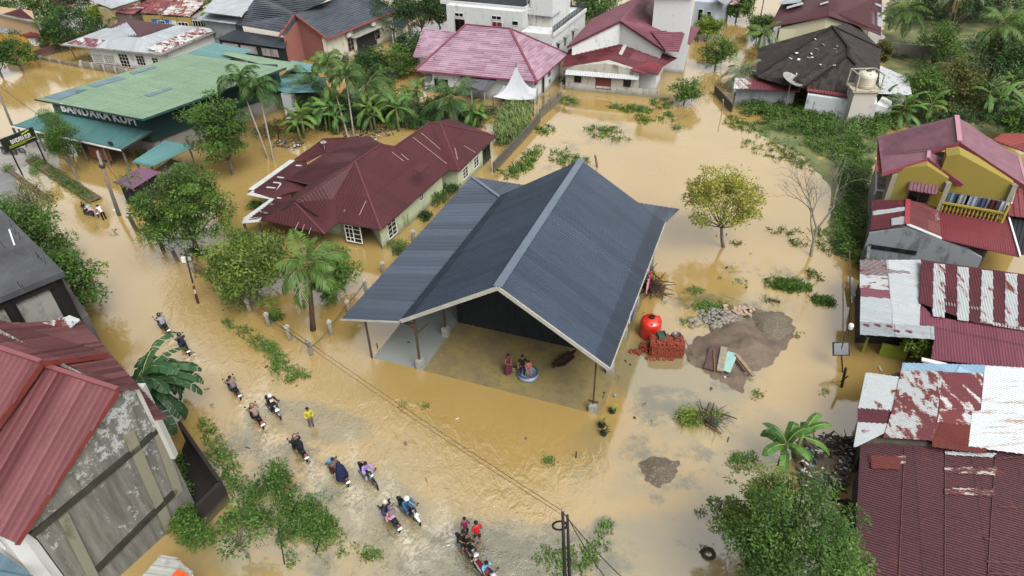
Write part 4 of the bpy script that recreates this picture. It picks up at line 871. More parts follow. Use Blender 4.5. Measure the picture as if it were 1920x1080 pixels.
# --- black tiled house with tank platform
def black_house():
    ze=3.0
    L=G(1417,144,ze);F1=G(1509,165,ze-.1);F2=G(1646,181,ze-.1);Rr=G(1652,92,ze);T=G(1561,50,5.6);K=G(1591,90,5.5);V=G(1589,106,5.1);BL=G(1422,90,ze)
    root=house_root('house',[L,F2,Rr,BL],'low house with blackened old tile roof in several hips, scraps of white paper on it')
    BT=roofm('#231d1c','#453832','#3d4038',.2,sw=.3,sl=.9,var=.5,rough=.8,dirt=.4,name='blackened_tile',spec=.2,seam=.2)
    m=MB(); k=dict(rib='v',sp=.5,rh=.05)
    roofface(m,[L,G(1500,150,3.6),V,K,T],F1-L,**k); roofface(m,[BL,L,T],**k); roofface(m,[G(1500,150,3.6),F1,V],F1-L,rib=''); 
    roofface(m,[F1,F2,G(1604,122,4.7),V],F2-F1,**k); roofface(m,[T,K,V,G(1604,122,4.7),F2,Rr],**k); roofface(m,[L,G(1500,150,3.6),F1-Vector((0,0,.05)),G(1470,160,2.9)],**k); roofface(m,[T,Rr,G(1600,40,3.2),BL],**k)
    m.build('roof',BT,root,keep=True)
    m=MB()
    for a,b in((T,K),(K,V),(T,L),(V,F1),(V,G(1604,122,4.7)),(T,Rr)): ridge(m,a,b,.3,.12)
    m.each('ridge_cap',plain('#1e1a19',.8,.3,3),root)
    m=MB(); rr=random.Random(3); Pl=(L,V,T)
    for i in range(34):
        x=rr.uniform(1440,1585);y=rr.uniform(66,125)
        if y<144-(x-1417)*.66+4 or i%5==4: continue
        p=GP(x,y,*Pl)+Vector((0,0,.12)); m.box(p,(rr.uniform(.15,.5),rr.uniform(.1,.3),.03),Matrix.Rotation(rr.uniform(0,3),3,'Z')@Matrix.Rotation(rr.uniform(-.6,.6),3,'X'))
    o=m.build('paper_scraps',plain('#d5d5d2',.7,.05),root,keep=True); tag(o,kind='stuff')
    m=MB(); roofface(m,[G(1513,171,2.7),G(1592,183,2.7),G(1592,176,2.9),G(1513,165,2.9)],sp=.3,rh=.05); roofface(m,[G(1626,184,2.7),G(1641,187,2.7),G(1642,181,2.9),G(1628,178,2.9)],sp=.3,rh=.05); m.build('eave_sheet',BRICKR,root,keep=True)
    W=[G(1514,178,2.5),G(1645,196,2.5),G(1640,120,2.5),G(1530,110,2.5)]; m=MB(); wallprism(m,[tuple(p) for p in W]); m.build('wall',stained('#c3c8ca','#5c5454',.35),root,keep=True)
    m=MB(); g=[G(1645,183,2.9),G(1672,200,1.6)]; ww=[(G(1643,182,2.7)),(G(1664,183,2.6)),(G(1676,200,1.8))]; wallprism(m,[tuple(p) for p in(G(1643,196,2.0),G(1672,204,1.6),G(1672,190,2.2),G(1655,180,2.7))]); m.build('side_wall',WHITEW,root,keep=True)
    m=MB(); roofface(m,[G(1650,123,2.9),G(1704,146,2.5),G(1710,178,2.2),G(1646,175,2.8)],rib='v',sp=.5,rh=.03); m.build('lean_to_roof',peel('#b4b8b8','#4c4444',.60,3.2,name='spotted_white_sheet'),root,keep=True)
    m=MB(); W=inset([G(1652,126,2.2),G(1702,147,2.2),G(1706,175,2.),G(1650,174,2.4)],.3); wallprism(m,[tuple(p) for p in W]); m.build('lean_to_wall',WORN,root,keep=True)
    # platform + water tank + dish are things of their own
    c=G(1617,170,3.6)
    pl=empty('tank_platform',(c.x,c.y,0),'stained white masonry tower carrying the pale water tank on the black roof','platform')
    m=MB(); m.box((c.x,c.y,1.6),(2.3,2.0,4.4),rz=-.1); m.build('tower',stained('#bcb8ae','#5f5a50',.35),pl,keep=True)
    m=MB(); m.box((c.x,c.y,3.92),(2.9,2.5,.2),rz=-.1); m.build('slab',stained('#b3aa94','#6f6650',.4),pl,keep=True)
    for sx in(-1,1):
        for sy in(-1,1):
            m=MB(); m.bar((c.x+sx*1.3,c.y+sy*1.1,4),(c.x+sx*1.28,c.y+sy*1.08,5.6),.12); m.build('post',plain('#a9a294',.7,.2),pl,keep=True)
    m=MB(); 
    for sx in(-1,1): m.bar((c.x+sx*1.28,c.y-1.08,5.6),(c.x+sx*1.28,c.y+1.08,5.6),.1); 
    m.bar((c.x-1.28,c.y+1.08,5.6),(c.x+1.28,c.y+1.08,5.6),.1); m.each('rail',plain('#a9a294',.7,.2),pl)
    tank((c.x+.1,c.y,4.03),.95,1.7,'#c4bda9','cream plastic water tank standing on the masonry tower over the black roof','#4c4a46')
    # left low roof with stripes
def tank(loc,r,h,colr,label,lidc=None):
    root=empty('water_tank',loc,label,'water tank'); mt=plain(colr,.35,.08,1.2,name='tank_plastic')
    m=MB(); pr=[(0,0),(r*.97,0),(r,.05*h)]
    for k in range(1,6): z=h*(.05+.72*k/6); pr+=[(r,z-.03),(r*1.015,z),(r,z+.03)]
    pr+=[(r,h*.8),(r*.93,h*.85),(r*.6,h*.94),(r*.3,h*.98),(r*.27,h*.98)]; m.lathe(loc,pr,28); m.build('body',mt,root,keep=True,smooth=True)
    m=MB(); m.lathe((loc[0],loc[1],loc[2]+h*.975),[(r*.3,0),(r*.3,.1),(r*.24,.12),(r*.22,.04),(0,.03)],20); m.build('lid',plain(lidc or '#3a1512',.6,.2),root,keep=True)
    m=MB()
    for k in range(6):
        a=k*PI/3+.4; m.box((loc[0]+math.cos(a)*r*.82,loc[1]+math.sin(a)*r*.82,loc[2]+h*.9),(.16,.1,.1),rz=a)
    m.each('lug',mt,root); return root
black_house()
def dish():
    p=G(1483,153,3.4); r=empty('satellite_dish',(p.x,p.y,0),'large mesh satellite dish on a pole in front of the black tiled roof','satellite dish')
    m=MB(); M=Matrix.Rotation(.35,3,'Y')@Matrix.Rotation(.25,3,'X')
    n=24; 
    for k in range(4):
        for i in range(n):
            def q(rr,a): v=Vector((rr*math.cos(a),rr*math.sin(a),.35*(rr/1.25)**2)); return p+M@v
            a0=2*PI*i/n;a1=2*PI*(i+1)/n; m.face([q(k*.31,a0),q(k*.31+.31,a0),q(k*.31+.31,a1),q(k*.31,a1)] if k else [q(0,0),q(.31,a0),q(.31,a1)])
    m.build('reflector',plain('#8e9089',.6,.15,4),r,keep=True)
    m=MB()
    for i in range(12): a=i*PI/6; m.bar(p+M@Vector((.1*math.cos(a),.1*math.sin(a),.02)),p+M@Vector((1.24*math.cos(a),1.24*math.sin(a),.37)),.03)
    f=p+M@Vector((0,0,1.0)); m.bar(p,f,.06); m.box(f,(.15,.15,.2)); m.build('feed',plain('#c9c9c4',.5,.1),r,keep=True); m=MB(); m.bar((p.x,p.y,-.3),p,.14); m.build('pole',plain('#777',.5,.1) if False else plain('#777777',.5,.1),r,keep=True)
dish()
simple_house('lean_to','low lean-to with maroon and white roof strips, left of the black roof',[(peel('#663038','#b9bdbd',.55,.4,stretch=(1,.1,1)),[(1378,146,2.6),(1376,166,2.3),(1500,172,2.3),(1508,148,2.7)])],[(1382,162),(1492,168),(1500,152),(1384,150)],2.2,stained('#9ea3a6','#5a5e60',.4),cat='lean-to')
# --- yellow two-storey house at the right
YEL=stained('#92823a','#7f7238',.1,name='yellow_plaster'); GRP=plain('#857f6e',.7,.12,2)
def yellow_house():
    ze=5.5;zr=7.5
    T0=G(1799,266,zr);T1=G(1793.5,218,zr);A=G(1654,324,ze);A1=G(1646,256,ze);d=(T1-T0)
    root=house_root('house',[A,A1,T0,G(1900,330,5)],'two-storey mustard-yellow house with rose metal gable roof and a balcony of hung washing')
    Bf=G(1925,350,ze); Bb=Bf+d
    s=Vector((-d.y,d.x,0)).normalized()*-1; dn=d.normalized()
    P2=G(1740,297,6.5); P2b=G(1742,284,6.55); Rb=G(1805,345,5.2); Rt=G(1803,316,5.4)
    m=MB(); roofface(m,[A,P2,P2b,T0,T1,A1],d,sp=.22,rh=.02,rib='v'); roofface(m,[T0,Bf,Bb,T1],d,sp=.22,rh=.02); roofface(m,[P2,Rb,Rt,P2b],d,sp=.22,rh=.02); m.build('roof',roofm('#7c5260','#865c69',None,sw=.8,sl=.45,var=.08,rough=.4,dirt=.15,seam=.35,name='rose_metal'),root,keep=True)
    m=MB(); fc=plain('#84404a',.5,.12,1)
    for a,b in((A,P2),(P2,Rb),(P2b,T0),(T0,Bf)): m.bar(a-Vector((0,0,.14))-dn*.03,b-Vector((0,0,.14))-dn*.03,.07,.32)
    m.each('fascia_board',fc,root)
    m=MB(); ridge(m,T0,T1,.35,.08); ridge(m,P2,P2b,.25,.06); ridge(m,Bf,Bb,.2,.06); m.each('ridge_cap',plain('#ab7684',.4,.1),root)
    m=MB(); roofface(m,[G(1643,323,5.2),G(1655,324,5.2),G(1657,256,5.2),G(1646,256,5.2)],rib='h',sp=.8); m.build('side_roof',roofm('#96402f','#a24a3a',None,name='orange_red_sheet'),root,keep=True)
    # front bay (left) and recessed gable (right)
    a=A+s*.9+dn*.75; b=Rb-s*.9; b=a+s*((Rb-a).dot(s)-1.05); tt=(P2-a).dot(s)
    pl1=(A,P2,A1); pl4=(T0,T1,A1); pl2=(P2,Rb,P2b); pl3=(T0,Bf,Bb); Pm=a+s*tt; m=MB(); gableprism(m,[(q_.x,q_.y,under(q_.x,q_.y,[pl1,pl2,pl4],.12)) for q_ in(a,Pm,b)],dn*1.3); q5=a+dn*6; wallprism(m,[(q_.x,q_.y,5.2) for q_ in(a+dn*1.31,b+dn*1.31,b+dn*6,q5)]); m.build('wall',YEL,root,keep=True)
    c=b+dn*.55; e=T0+dn*.55; ee=Bf-s*.9+dn*.55; q0=c; q1=c+s*((T0-c).dot(s)); q2=c+s*((ee-c).dot(s)); z0=5.2
    cL=c-s*.6+dn*.05; q1=c+s*((T0-c).dot(s)); m=MB(); gableprism(m,[(q_.x,q_.y,under(q_.x,q_.y,[pl4,pl3],.15)) for q_ in(cL,q1,q2)],dn*1.5,4.1); m.build('gable',YEL,root,keep=True)
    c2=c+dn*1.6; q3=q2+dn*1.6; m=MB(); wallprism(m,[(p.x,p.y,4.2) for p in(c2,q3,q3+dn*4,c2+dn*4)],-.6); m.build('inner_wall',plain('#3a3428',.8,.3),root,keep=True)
    m=MB()
    for p in(a-s*.02,b+s*.02): m.bar((p.x-dn.x*.03,p.y-dn.y*.03,1.6),(p.x-dn.x*.03,p.y-dn.y*.03,5.3),.42,.42)
    m.bar((q2.x,q2.y,2.9),(q2.x,q2.y,5.7),.4,.4); m.each('pillar',GRP,root)
    L=(b-a).length; o=a-dn*9
    window(root,a,b,L*.38,3.2,1.5,1.3,mull=(2,1),out=o,frame=plain('#5c4a2c',.7,.2))
    m=MB(); w0=a+s*L*.33-dn*.75; w1=w0+s*1.9; roofface(m,[Vector((w0.x,w0.y,4.45)),Vector((w1.x,w1.y,4.45)),Vector((w1.x,w1.y,4.85))+dn*.72,Vector((w0.x,w0.y,4.85))+dn*.72],sp=.25,rh=.06,rw=.7); m.build('awning',plain('#74505a',.6,.2,3),root,keep=True)
    m=MB(); w=a+s*(L*.38+1.55)-dn*.1; m.bar((w.x,w.y,3.9),(w.x+s.x*.65-dn.x*.35,w.y+s.y*.65-dn.y*.35,3.9),.05,1.25); m.build('shutter',plain('#8c7a2c',.7,.15),root,keep=True)
    # balcony: slab, balusters, handrail, washing
    k0=b+s*.15-dn*.15; k1=q2+s*.1-dn*.75; k1=k0+s*((k1-k0).dot(s)); LB=(k1-k0).length
    m=MB(); wallprism(m,[(p.x,p.y,2.75) for p in(k0-dn*.1,k1-dn*.1,k1+dn*2,k0+dn*2)],2.5); m.build('balcony_slab',YEL,root,keep=True)
    rl=plain('#9c8a3c',.6,.1); m=MB(); m.bar(Vector((k0.x,k0.y,3.62)),Vector((k1.x,k1.y,3.62)),.2,.12); m.bar(Vector((k1.x,k1.y,3.62)),Vector((k1.x+dn.x*2.4,k1.y+dn.y*2.4,3.62)),.2,.12); m.each('handrail',rl,root)
    m=MB(); nb=int(LB/.26)
    for i in range(nb):
        p=k0.lerp(k1,(i+.5)/nb); m.lathe((p.x,p.y,2.76),[(.07,0),(.05,.12),(.085,.35),(.045,.62),(.06,.8)],8)
    m.each('baluster',rl,root)
    m=MB(); m.bar((k1.x,k1.y,2.76),(k1.x,k1.y,4.3),.18); m.build('post',rl,root,keep=True)
    cols=['#5a6068','#6a7f93','#2e4a40','#8f9499','#202024','#8a97a8','#9298a0','#3a4a68','#9a948c','#4a2028','#6a86a0','#b0b0b2']
    for i,cc in enumerate(cols):
        p=k0+s*(LB*(i+.5)/12)+dn*(.35 if i%2 else .5); m=MB(); wdt=.5; hh=.8+.25*((i*7)%3)/2
        n=5
        for j in range(n):
            x0=-wdt/2+wdt*j/n; x1=x0+wdt/n; y0=.05*math.sin(j*1.9+i);y1=.05*math.sin((j+1)*1.9+i)
            f=lambda x,y,z: (p.x+s.x*x+dn.x*y,p.y+s.y*x+dn.y*y,z)
            m.face([f(x0,y0,4.35-hh),f(x1,y1,4.35-hh),f(x1,y1,4.35),f(x0,y0,4.35)]); m.face([f(x0,y0+.02,4.35-hh),f(x0,y0+.02,4.35),f(x1,y1+.02,4.35),f(x1,y1+.02,4.35-hh)])
        nm=['grey','pale blue','dark green','light grey','black','blue-grey','silver-grey','navy','beige','dark red','sky blue','white'][i]
        o=m.build('hung_garment',plain(cc,.9,.15,5)); tag(o,nm+' garment on the yellow house balcony line, %s from the left'%(['first','second','third','fourth','fifth','sixth','seventh','eighth','ninth','tenth','eleventh','last'][i]),'clothing','washing on the balcony of the yellow house')
    p0=k0+dn*.42;p1=k1+dn*.42; m=MB(); m.bar((p0.x,p0.y,4.36),(p1.x,p1.y,4.36),.02); m.build('washing_line',plain('#888888',.5,.1),root,keep=True)
    # side terrace with white frame, left
    m=MB(); t=[G(1640,364,2.6),G(1668,368,2.6),G(1668,324,2.6),G(1641,315,2.6)]; wallprism(m,[tuple(p) for p in t],-.5); m.build('terrace',stained('#8f8d86','#3f3d3a',.6),root,keep=True)
    m=MB()
    for i in range(4): m.bar(t[i]+Vector((0,0,.4)),t[(i+1)%4]+Vector((0,0,.4)),.12,.1); m.bar(t[i],t[i]+Vector((0,0,.4)),.1)
    m.each('railing',M_WHITE,root)
    m=MB(); m.tube([G(1918,352,5.2),G(1905,352,5.0),G(1897,378,3.6),G(1890,405,2.8)],.06,6); m.build('downpipe',M_WHITE,root,keep=True)
yellow_house()
def sheets(root,pl,items,name='roof_sheet',lift0=.0):
    N=(pl[1]-pl[0]).cross(pl[2]-pl[0]).normalized(); N=N if N.z>0 else -N
    for i,(mt,poly,ed) in enumerate(items):
        m=MB(); e=GP(*ed[1],*pl)-GP(*ed[0],*pl); roofface(m,[GP(x,y,*pl)+N*(lift0+.012*(i%5)) for x,y in poly],e,sp=.16,rh=.022,rw=.8,th=.02,rib='v'); m.build(name,mt,root,keep=True)
DKR=roofm('#562730','#602c32',None,sw=.8,sl=1.8,var=.15,rough=.5,dirt=.3,name='dull_red_sheet'); WZ=roofm('#abb1b4','#b5bbbe',None,sw=.8,sl=3,var=.05,rough=.42,dirt=.12,name='bright_zinc')
# red annex roofs in front of the yellow house with concrete gable wall
def annex():
    root=empty('annex',tuple(G(1700,430,0)),'annex with low red and white patched roof over bare concrete wall','annex')
    a,b,c,d=G(1632,432,2.9),G(1700,421,3.6),G(1702.5,375,3.6),G(1635,375,2.9); e,f=G(1765,448,2.9),G(1761,388,2.9)
    pl=(a,b,d); m=MB(); roofface(m,[a,b,c,d],c-b,sp=.2,rh=.025,rw=.8); m.build('roof',roofm('#5e2a31','#6a3237',None,sw=.8,sl=1.6,var=.12),root,keep=True)
    m=MB(); roofface(m,[b,e,f,c],c-b,sp=.2,rh=.025,rw=.8); m.build('roof',roofm('#6c3437','#7a4444','#a08880',.1,sw=.8,sl=1.6,var=.2,name='faded_red'),root,keep=True)
    sheets(root,pl,[(WZ,[(1636,397),(1697,389),(1697,396),(1636,405)],((1636,405),(1636,380))),(ZINC,[(1671,411),(1697,407),(1697,421),(1671,424)],((1671,424),(1671,411)))],'white_sheet',.06)
    m=MB(); ridge(m,b,c,.35,.06); m.build('ridge_cap',plain('#98404a',.5,.1),root,keep=True)
    m=MB(); m.bar(e+Vector((0,0,.05)),b+Vector((0,0,.05)),.35,.05); m.build('flashing',plain('#b9bcbc',.5,.1),root,keep=True)
    # lean roof
    m=MB(); g,h,i,j=G(1761,387,2.9),G(1890,407,2.9),G(1912,482,2.3),G(1765,449,2.5); roofface(m,[j,i,h,g],h-g,sp=.16,rh=.02,rw=.8); m.build('lean_to_roof',roofm('#74343a','#7c3a40',None,sw=9,sl=1.8,var=.06,rough=.45,dirt=.15,name='crimson_metal'),root,keep=True)
    m=MB(); m.bar(h+Vector((0,0,.08)),i+Vector((0,0,.08)),.12,.1); m.build('gutter',M_WHITE,root,keep=True)
    m=MB(); P=[G(1628,436,2.8),G(1700,425,3.5),G(1766,452,2.8),G(1842,484,1.9),G(1834,499,1.2)]; 
    w=[]; A=G(1628,440,2.8); B=G(1835,489,1.9); dv=(B-A); dv.z=0; n=Vector((-dv.y,dv.x,0)).normalized()
    pts=[GV(1630,438,A,A+dv),GV(1700,426,A,A+dv),GV(1766,453,A,A+dv),GV(1815,468,A,A+dv),GV(1842,484,A,A+dv)]
    back=[p+n*.25 for p in pts[::-1]]; wallprism(m,[tuple(p) for p in pts+back]); m.build('wall',stained('#7f8488','#4d5256',.5,name='bare_concrete'),root,keep=True)
    m=MB()
    for k in range(14):
        p=GV(1634+k*6,462+k*.9,A,A+dv)-n*.02; m.box(p,(.42,.05,.35),rz=math.atan2(dv.y,dv.x))
    m.build('vent_blocks',plain('#1c1f22',.8,.2),root,keep=True)
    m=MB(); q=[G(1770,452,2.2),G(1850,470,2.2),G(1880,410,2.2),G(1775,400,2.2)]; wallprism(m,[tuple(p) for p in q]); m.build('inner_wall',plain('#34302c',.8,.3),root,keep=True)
    m=MB(); roofface(m,[G(1893,404,2.9),G(1940,410,2.9),G(1940,475,2.5),G(1912,478,2.4)],rib='v'); m.build('black_roof',plain('#24272b',.5,.2),root,keep=True)
annex()
simple_house('house','sliver of house with red sheet roof at the right edge behind the yellow house',[(roofm('#8a3a38','#984440',None,name='brick_red_sheet'),[(1860,262,4.6),(1940,292,4.6),(1940,250,4.6),(1880,250,4.6)]),(BRICKR,[(1880,330,4.2),(1890,404,3.2),(1940,410,3.2),(1940,340,4.2)])],[(1885,395),(1940,402),(1940,300),(1890,290)],3.1,YEL)
simple_house('garden_wall','long mossy concrete wall running beside the yellow house and its red annex',[(plain('#6a6d68',.9,.3,2),[(1624,487,1.9),(1630,487,1.9),(1648,318,1.9),(1642,318,1.9)])],[(1624,487),(1630,487),(1648,318),(1642,318)],1.88,stained('#6d706c','#3c403c',.6),cat='wall')
# --- patched roofs right
def patched():
    root=empty('house',tuple(G(1760,560,0)),'house with dull red roof striped by flaked bare metal and a rose lower slope','house')
    pz=[G(1612,628,2.9),G(1728,487,3.3),G(1612,487,3.0)]; pz=(G(1612,628,2.75),G(1752,637,2.75),G(1612,487,3.2))
    H=((1612,500),(1700,500)); Vv=((1612,628),(1612,487))
    P1=peel('#a8adae','#6a2e34',.56,.9,stretch=(.5,1.5,1)); 
    sheets(root,pz,[(P1,[(1612,487),(1662,488),(1668,545),(1612,541)],Vv),(DKR,[(1612,487),(1661,488),(1664,518),(1612,514)],Vv),(ROSEC,[(1613,540),(1667,545),(1670,561),(1613,556)],Vv),(WZ,[(1661,488),(1729,488),(1726,575),(1670,572)],Vv),(DKR,[(1664,506),(1704,510),(1708,514),(1665,513)],Vv),(DKR,[(1665,526),(1706,529),(1711,535),(1666,532)],Vv),(plain('#b5ad8c',.6,.1),[(1669,546),(1726,549),(1725,556),(1670,553)],Vv),(ZINC,[(1613,556),(1672,561),(1673,610),(1612,605)],Vv),(WZ,[(1672,572),(1725,574),(1724,611),(1673,610)],Vv),(ZINCD,[(1612,604),(1673,608),(1751,613),(1752,637),(1672,632),(1612,628)],Vv)],'roof_sheet')
    N=Vector((0,0,.1))
    m=MB()
    for x,y in((1624,612),(1645,612),(1667,614),(1681,623),(1704,624)): p=GP(x,y,*pz)+N; m.box(p,(.16,.34,.012),rz=.9); m.box(p+Vector((.05,0,.001)),(.14,.22,.012),rz=-.6)
    m.each('paint_patch',plain('#6a2e34',.5,.1),root)
    ps=(G(1728,487,3.6),G(1750,592,2.95),G(1925,515,3.6)); E=((1728,487),(1925,515))
    stripe=peel('#a8adae','#6a3026',.60,1.5,stretch=(1.5,.4,1),name='flaked_stripe')
    it=[(DKR,[(1728,487),(1925,515),(1925,622),(1830,606),(1724,568)],E)]
    for x0,x1,x2,x3,yb in((1751,1772,1749,1771,596),(1795,1816,1795,1816,603),(1841,1861,1838,1861,608),(1885,1906,1884,1908,614)): 
        it.append((stripe,[(x0,494+(x0-1751)*.14),(x1,496+(x0-1751)*.14),(x3,yb),(x2,yb-3)],E))
    it+= [(stripe,[(1771,566),(1838,577),(1838,582),(1771,572)],E),(stripe,[(1861,604),(1925,615),(1925,621),(1861,610)],E)]
    sheets(root,ps,it,'roof_sheet',.0)
    pr=(G(1728,568,2.95),G(1925,620,2.95),G(1752,672,2.5)); sheets(root,pr,[(ROSEC,[(1724,566),(1750,592),(1830,606),(1925,621),(1925,692),(1746,673),(1752,637),(1751,612),(1724,610)],((1724,610),(1925,650)))],'lower_roof',-.05)
    m=MB(); W=[G(1622,632,2.5),G(1745,640,2.5),G(1765,500,2.5),G(1622,495,2.5)]; W2=[W[0]+(W[3]-W[0])*.3,W[1]+(W[2]-W[1])*.3,W[2],W[3]]; wallprism(m,[tuple(p) for p in W2]); W3=[G(1760,668,2.3),G(1930,688,2.3),G(1930,520,2.6),G(1760,520,2.6)]; wallprism(m,[tuple(p) for p in W3]); m.build('wall',plain('#3b3832',.8,.3),root,keep=True)
    m=MB(); 
    def gw(x0,y0,x1,y1,z): 
        a=G(x0,y0,z);b=G(x1,y1,z); m.bar((a.x,a.y,z/2-.3),(b.x,b.y,z/2-.3),.15,z+.6)
    gw(1625,640,1628,632,1.0); gw(1655,644,1705,655,.9); m.each('lime_wall',plain('#8a9430',.6,.12),root)
    m=MB(); m.bar(G(1728,674,2.4),G(1775,685,2.4),.3,.1); m.build('loose_sheet',M_WHITE,root,keep=True)
    root=empty('house',tuple(G(1760,760,0)),'shack roof of mixed flaking maroon, pale blue and rust-streaked white sheets','house')
    pp=(G(1600,838,2.6),G(1925,852,2.6),G(1690,682,3.1)); V2=((1600,838),(1690,682)); V3=((1815,838),(1846,686))
    PK=peel('#a2a6a6','#5c262a',.49,1.15,stretch=(1.3,.7,1),name='flaking_sheet'); PW=peel('#a8adae','#652a2e',.63,1.0,name='spotted_sheet')
    RW=n=NT('rust_streaked_white'); a_=n.noise(1.2,5,.7,n.map(n.pos(),(.35,3.2,1),(0,0,.15))); cc=n.mix(n.ramp(a_,.54,.68),n.mix(n.noise(3),lin('#b4babd'),lin('#bec4c7')),n.mix(n.noise(6),lin('#6a4030'),lin('#a08878'))); RW=n.done(cc,.45)
    sheets(root,pp,[(PW,[(1623,698),(1688,707),(1674,771),(1609,766)],V2),(DKR,[(1608,765),(1669,769),(1662,796),(1608,792)],V2),(PW,[(1608,792),(1663,795),(1657,813),(1606,838),(1600,838)],V2),
      (roofm('#8db0c8','#9dbdd2','#9a6a58',.08,name='pale_blue_sheet'),[(1692,681),(1847,685),(1845,700),(1689,696)],V2),(PK,[(1689,695),(1768,697),(1750,827),(1655,821),(1672,770)],V2),
      (peel('#652a30','#b9bcbc',.56,.8,stretch=(1.4,.5,1),name='striped_flaking'),[(1767,697),(1845,699),(1838,772),(1760,767)],V2),(roofm('#6e2d26','#7a342c',None,name='rust_red_sheet'),[(1760,766),(1824,772),(1816,843),(1746,836)],V2),
      (peel('#6a2c2c','#b9bcbc',.52,.9),[(1762,767),(1822,772),(1820,797),(1757,792)],V2),
      (RW,[(1846,686),(1930,691),(1930,853),(1815,838),(1822,772),(1838,771)],V3),(roofm('#6a3028','#743830',None,name='brown_red_sheet'),[(1747,826),(1815,838),(1850,842),(1849,851),(1800,846),(1747,838)],V2)],'roof_sheet')
    m=MB(); W=[G(1612,834,2.4),G(1930,850,2.4),G(1930,700,2.6),G(1700,690,2.7),G(1632,706,2.6)]; c=sum(W,Vector())/5; wallprism(m,[tuple(p+(c-p)*.06) for p in W]); m.build('wall',plain('#4b443c',.8,.3),root,keep=True)
    root=empty('house',tuple(G(1780,960,0)),'wide low house under dark maroon corrugated sheets at the bottom right corner','house')
    pq=(G(1605,845,2.3),G(1590,1085,2.6),G(1925,855,2.3)); big=roofm('#48222a','#4e262c','#6a3026',.05,sw=9.4,sl=2.6,var=.12,rough=.5,dirt=.3,name='maroon_corrugated')
    m=MB(); roofface(m,[GP(x,y,*pq) for x,y in((1614,818),(1935,852),(1935,1150),(1585,1150),(1590,1030),(1604,990))],GP(1605,900,*pq)-GP(1603,1000,*pq),sp=.15,rh=.02,rw=.8); m.build('roof',big,root,keep=True)
    fl=peel('#512529','#b0aca6',.54,2.0,stretch=(.5,2,1),name='flaked_patch')
    sheets(root,pq,[(fl,[(1628,855),(1698,856),(1697,871),(1628,868)],((1628,868),(1628,855))),(fl,[(1770,877),(1868,878),(1868,892),(1770,887)],((1770,887),(1770,877))),(fl,[(1770,917),(1864,918),(1864,932),(1770,928)],((1770,928),(1770,917))),(WZ,[(1770,848),(1868,852),(1860,859),(1772,854)],((1770,854),(1770,848))),(roofm('#6a2f2a','#74362e',None,name='rusty_band'),[(1630,855),(1690,860),(1686,882),(1632,880)],((1632,880),(1630,855)))],'patch_sheet',.05)
    m=MB()
    for a,b in(((1848,1055),(1925,1059)),((1845,1013),(1859,1014)),((1852,1077),(1912,1080)),((1871,953),(1915,954)),((1866,862),(1925,859))): m.bar(GP(*a,*pq)+N,GP(*b,*pq)+N,.07,.02)
    for x0,y0,x1,y1 in((1696,840,1682,1140),(1772,850,1771,1140),(1866,850,1848,1140)): m.bar(GP(x0,y0,*pq)+N*.5,GP(x1,y1,*pq)+N*.5,.04,.02)
    m.each('joint_strip',plain('#5c3a3a',.6,.3,3),root)
    m=MB(); W=[GP(1622,850,*pq),GP(1935,870,*pq),GP(1935,1150,*pq),GP(1610,1150,*pq)]; wallprism(m,[(p.x,p.y,p.z-.15) for p in W]); m.build('wall',plain('#4b443c',.8,.3),root,keep=True)
patched()
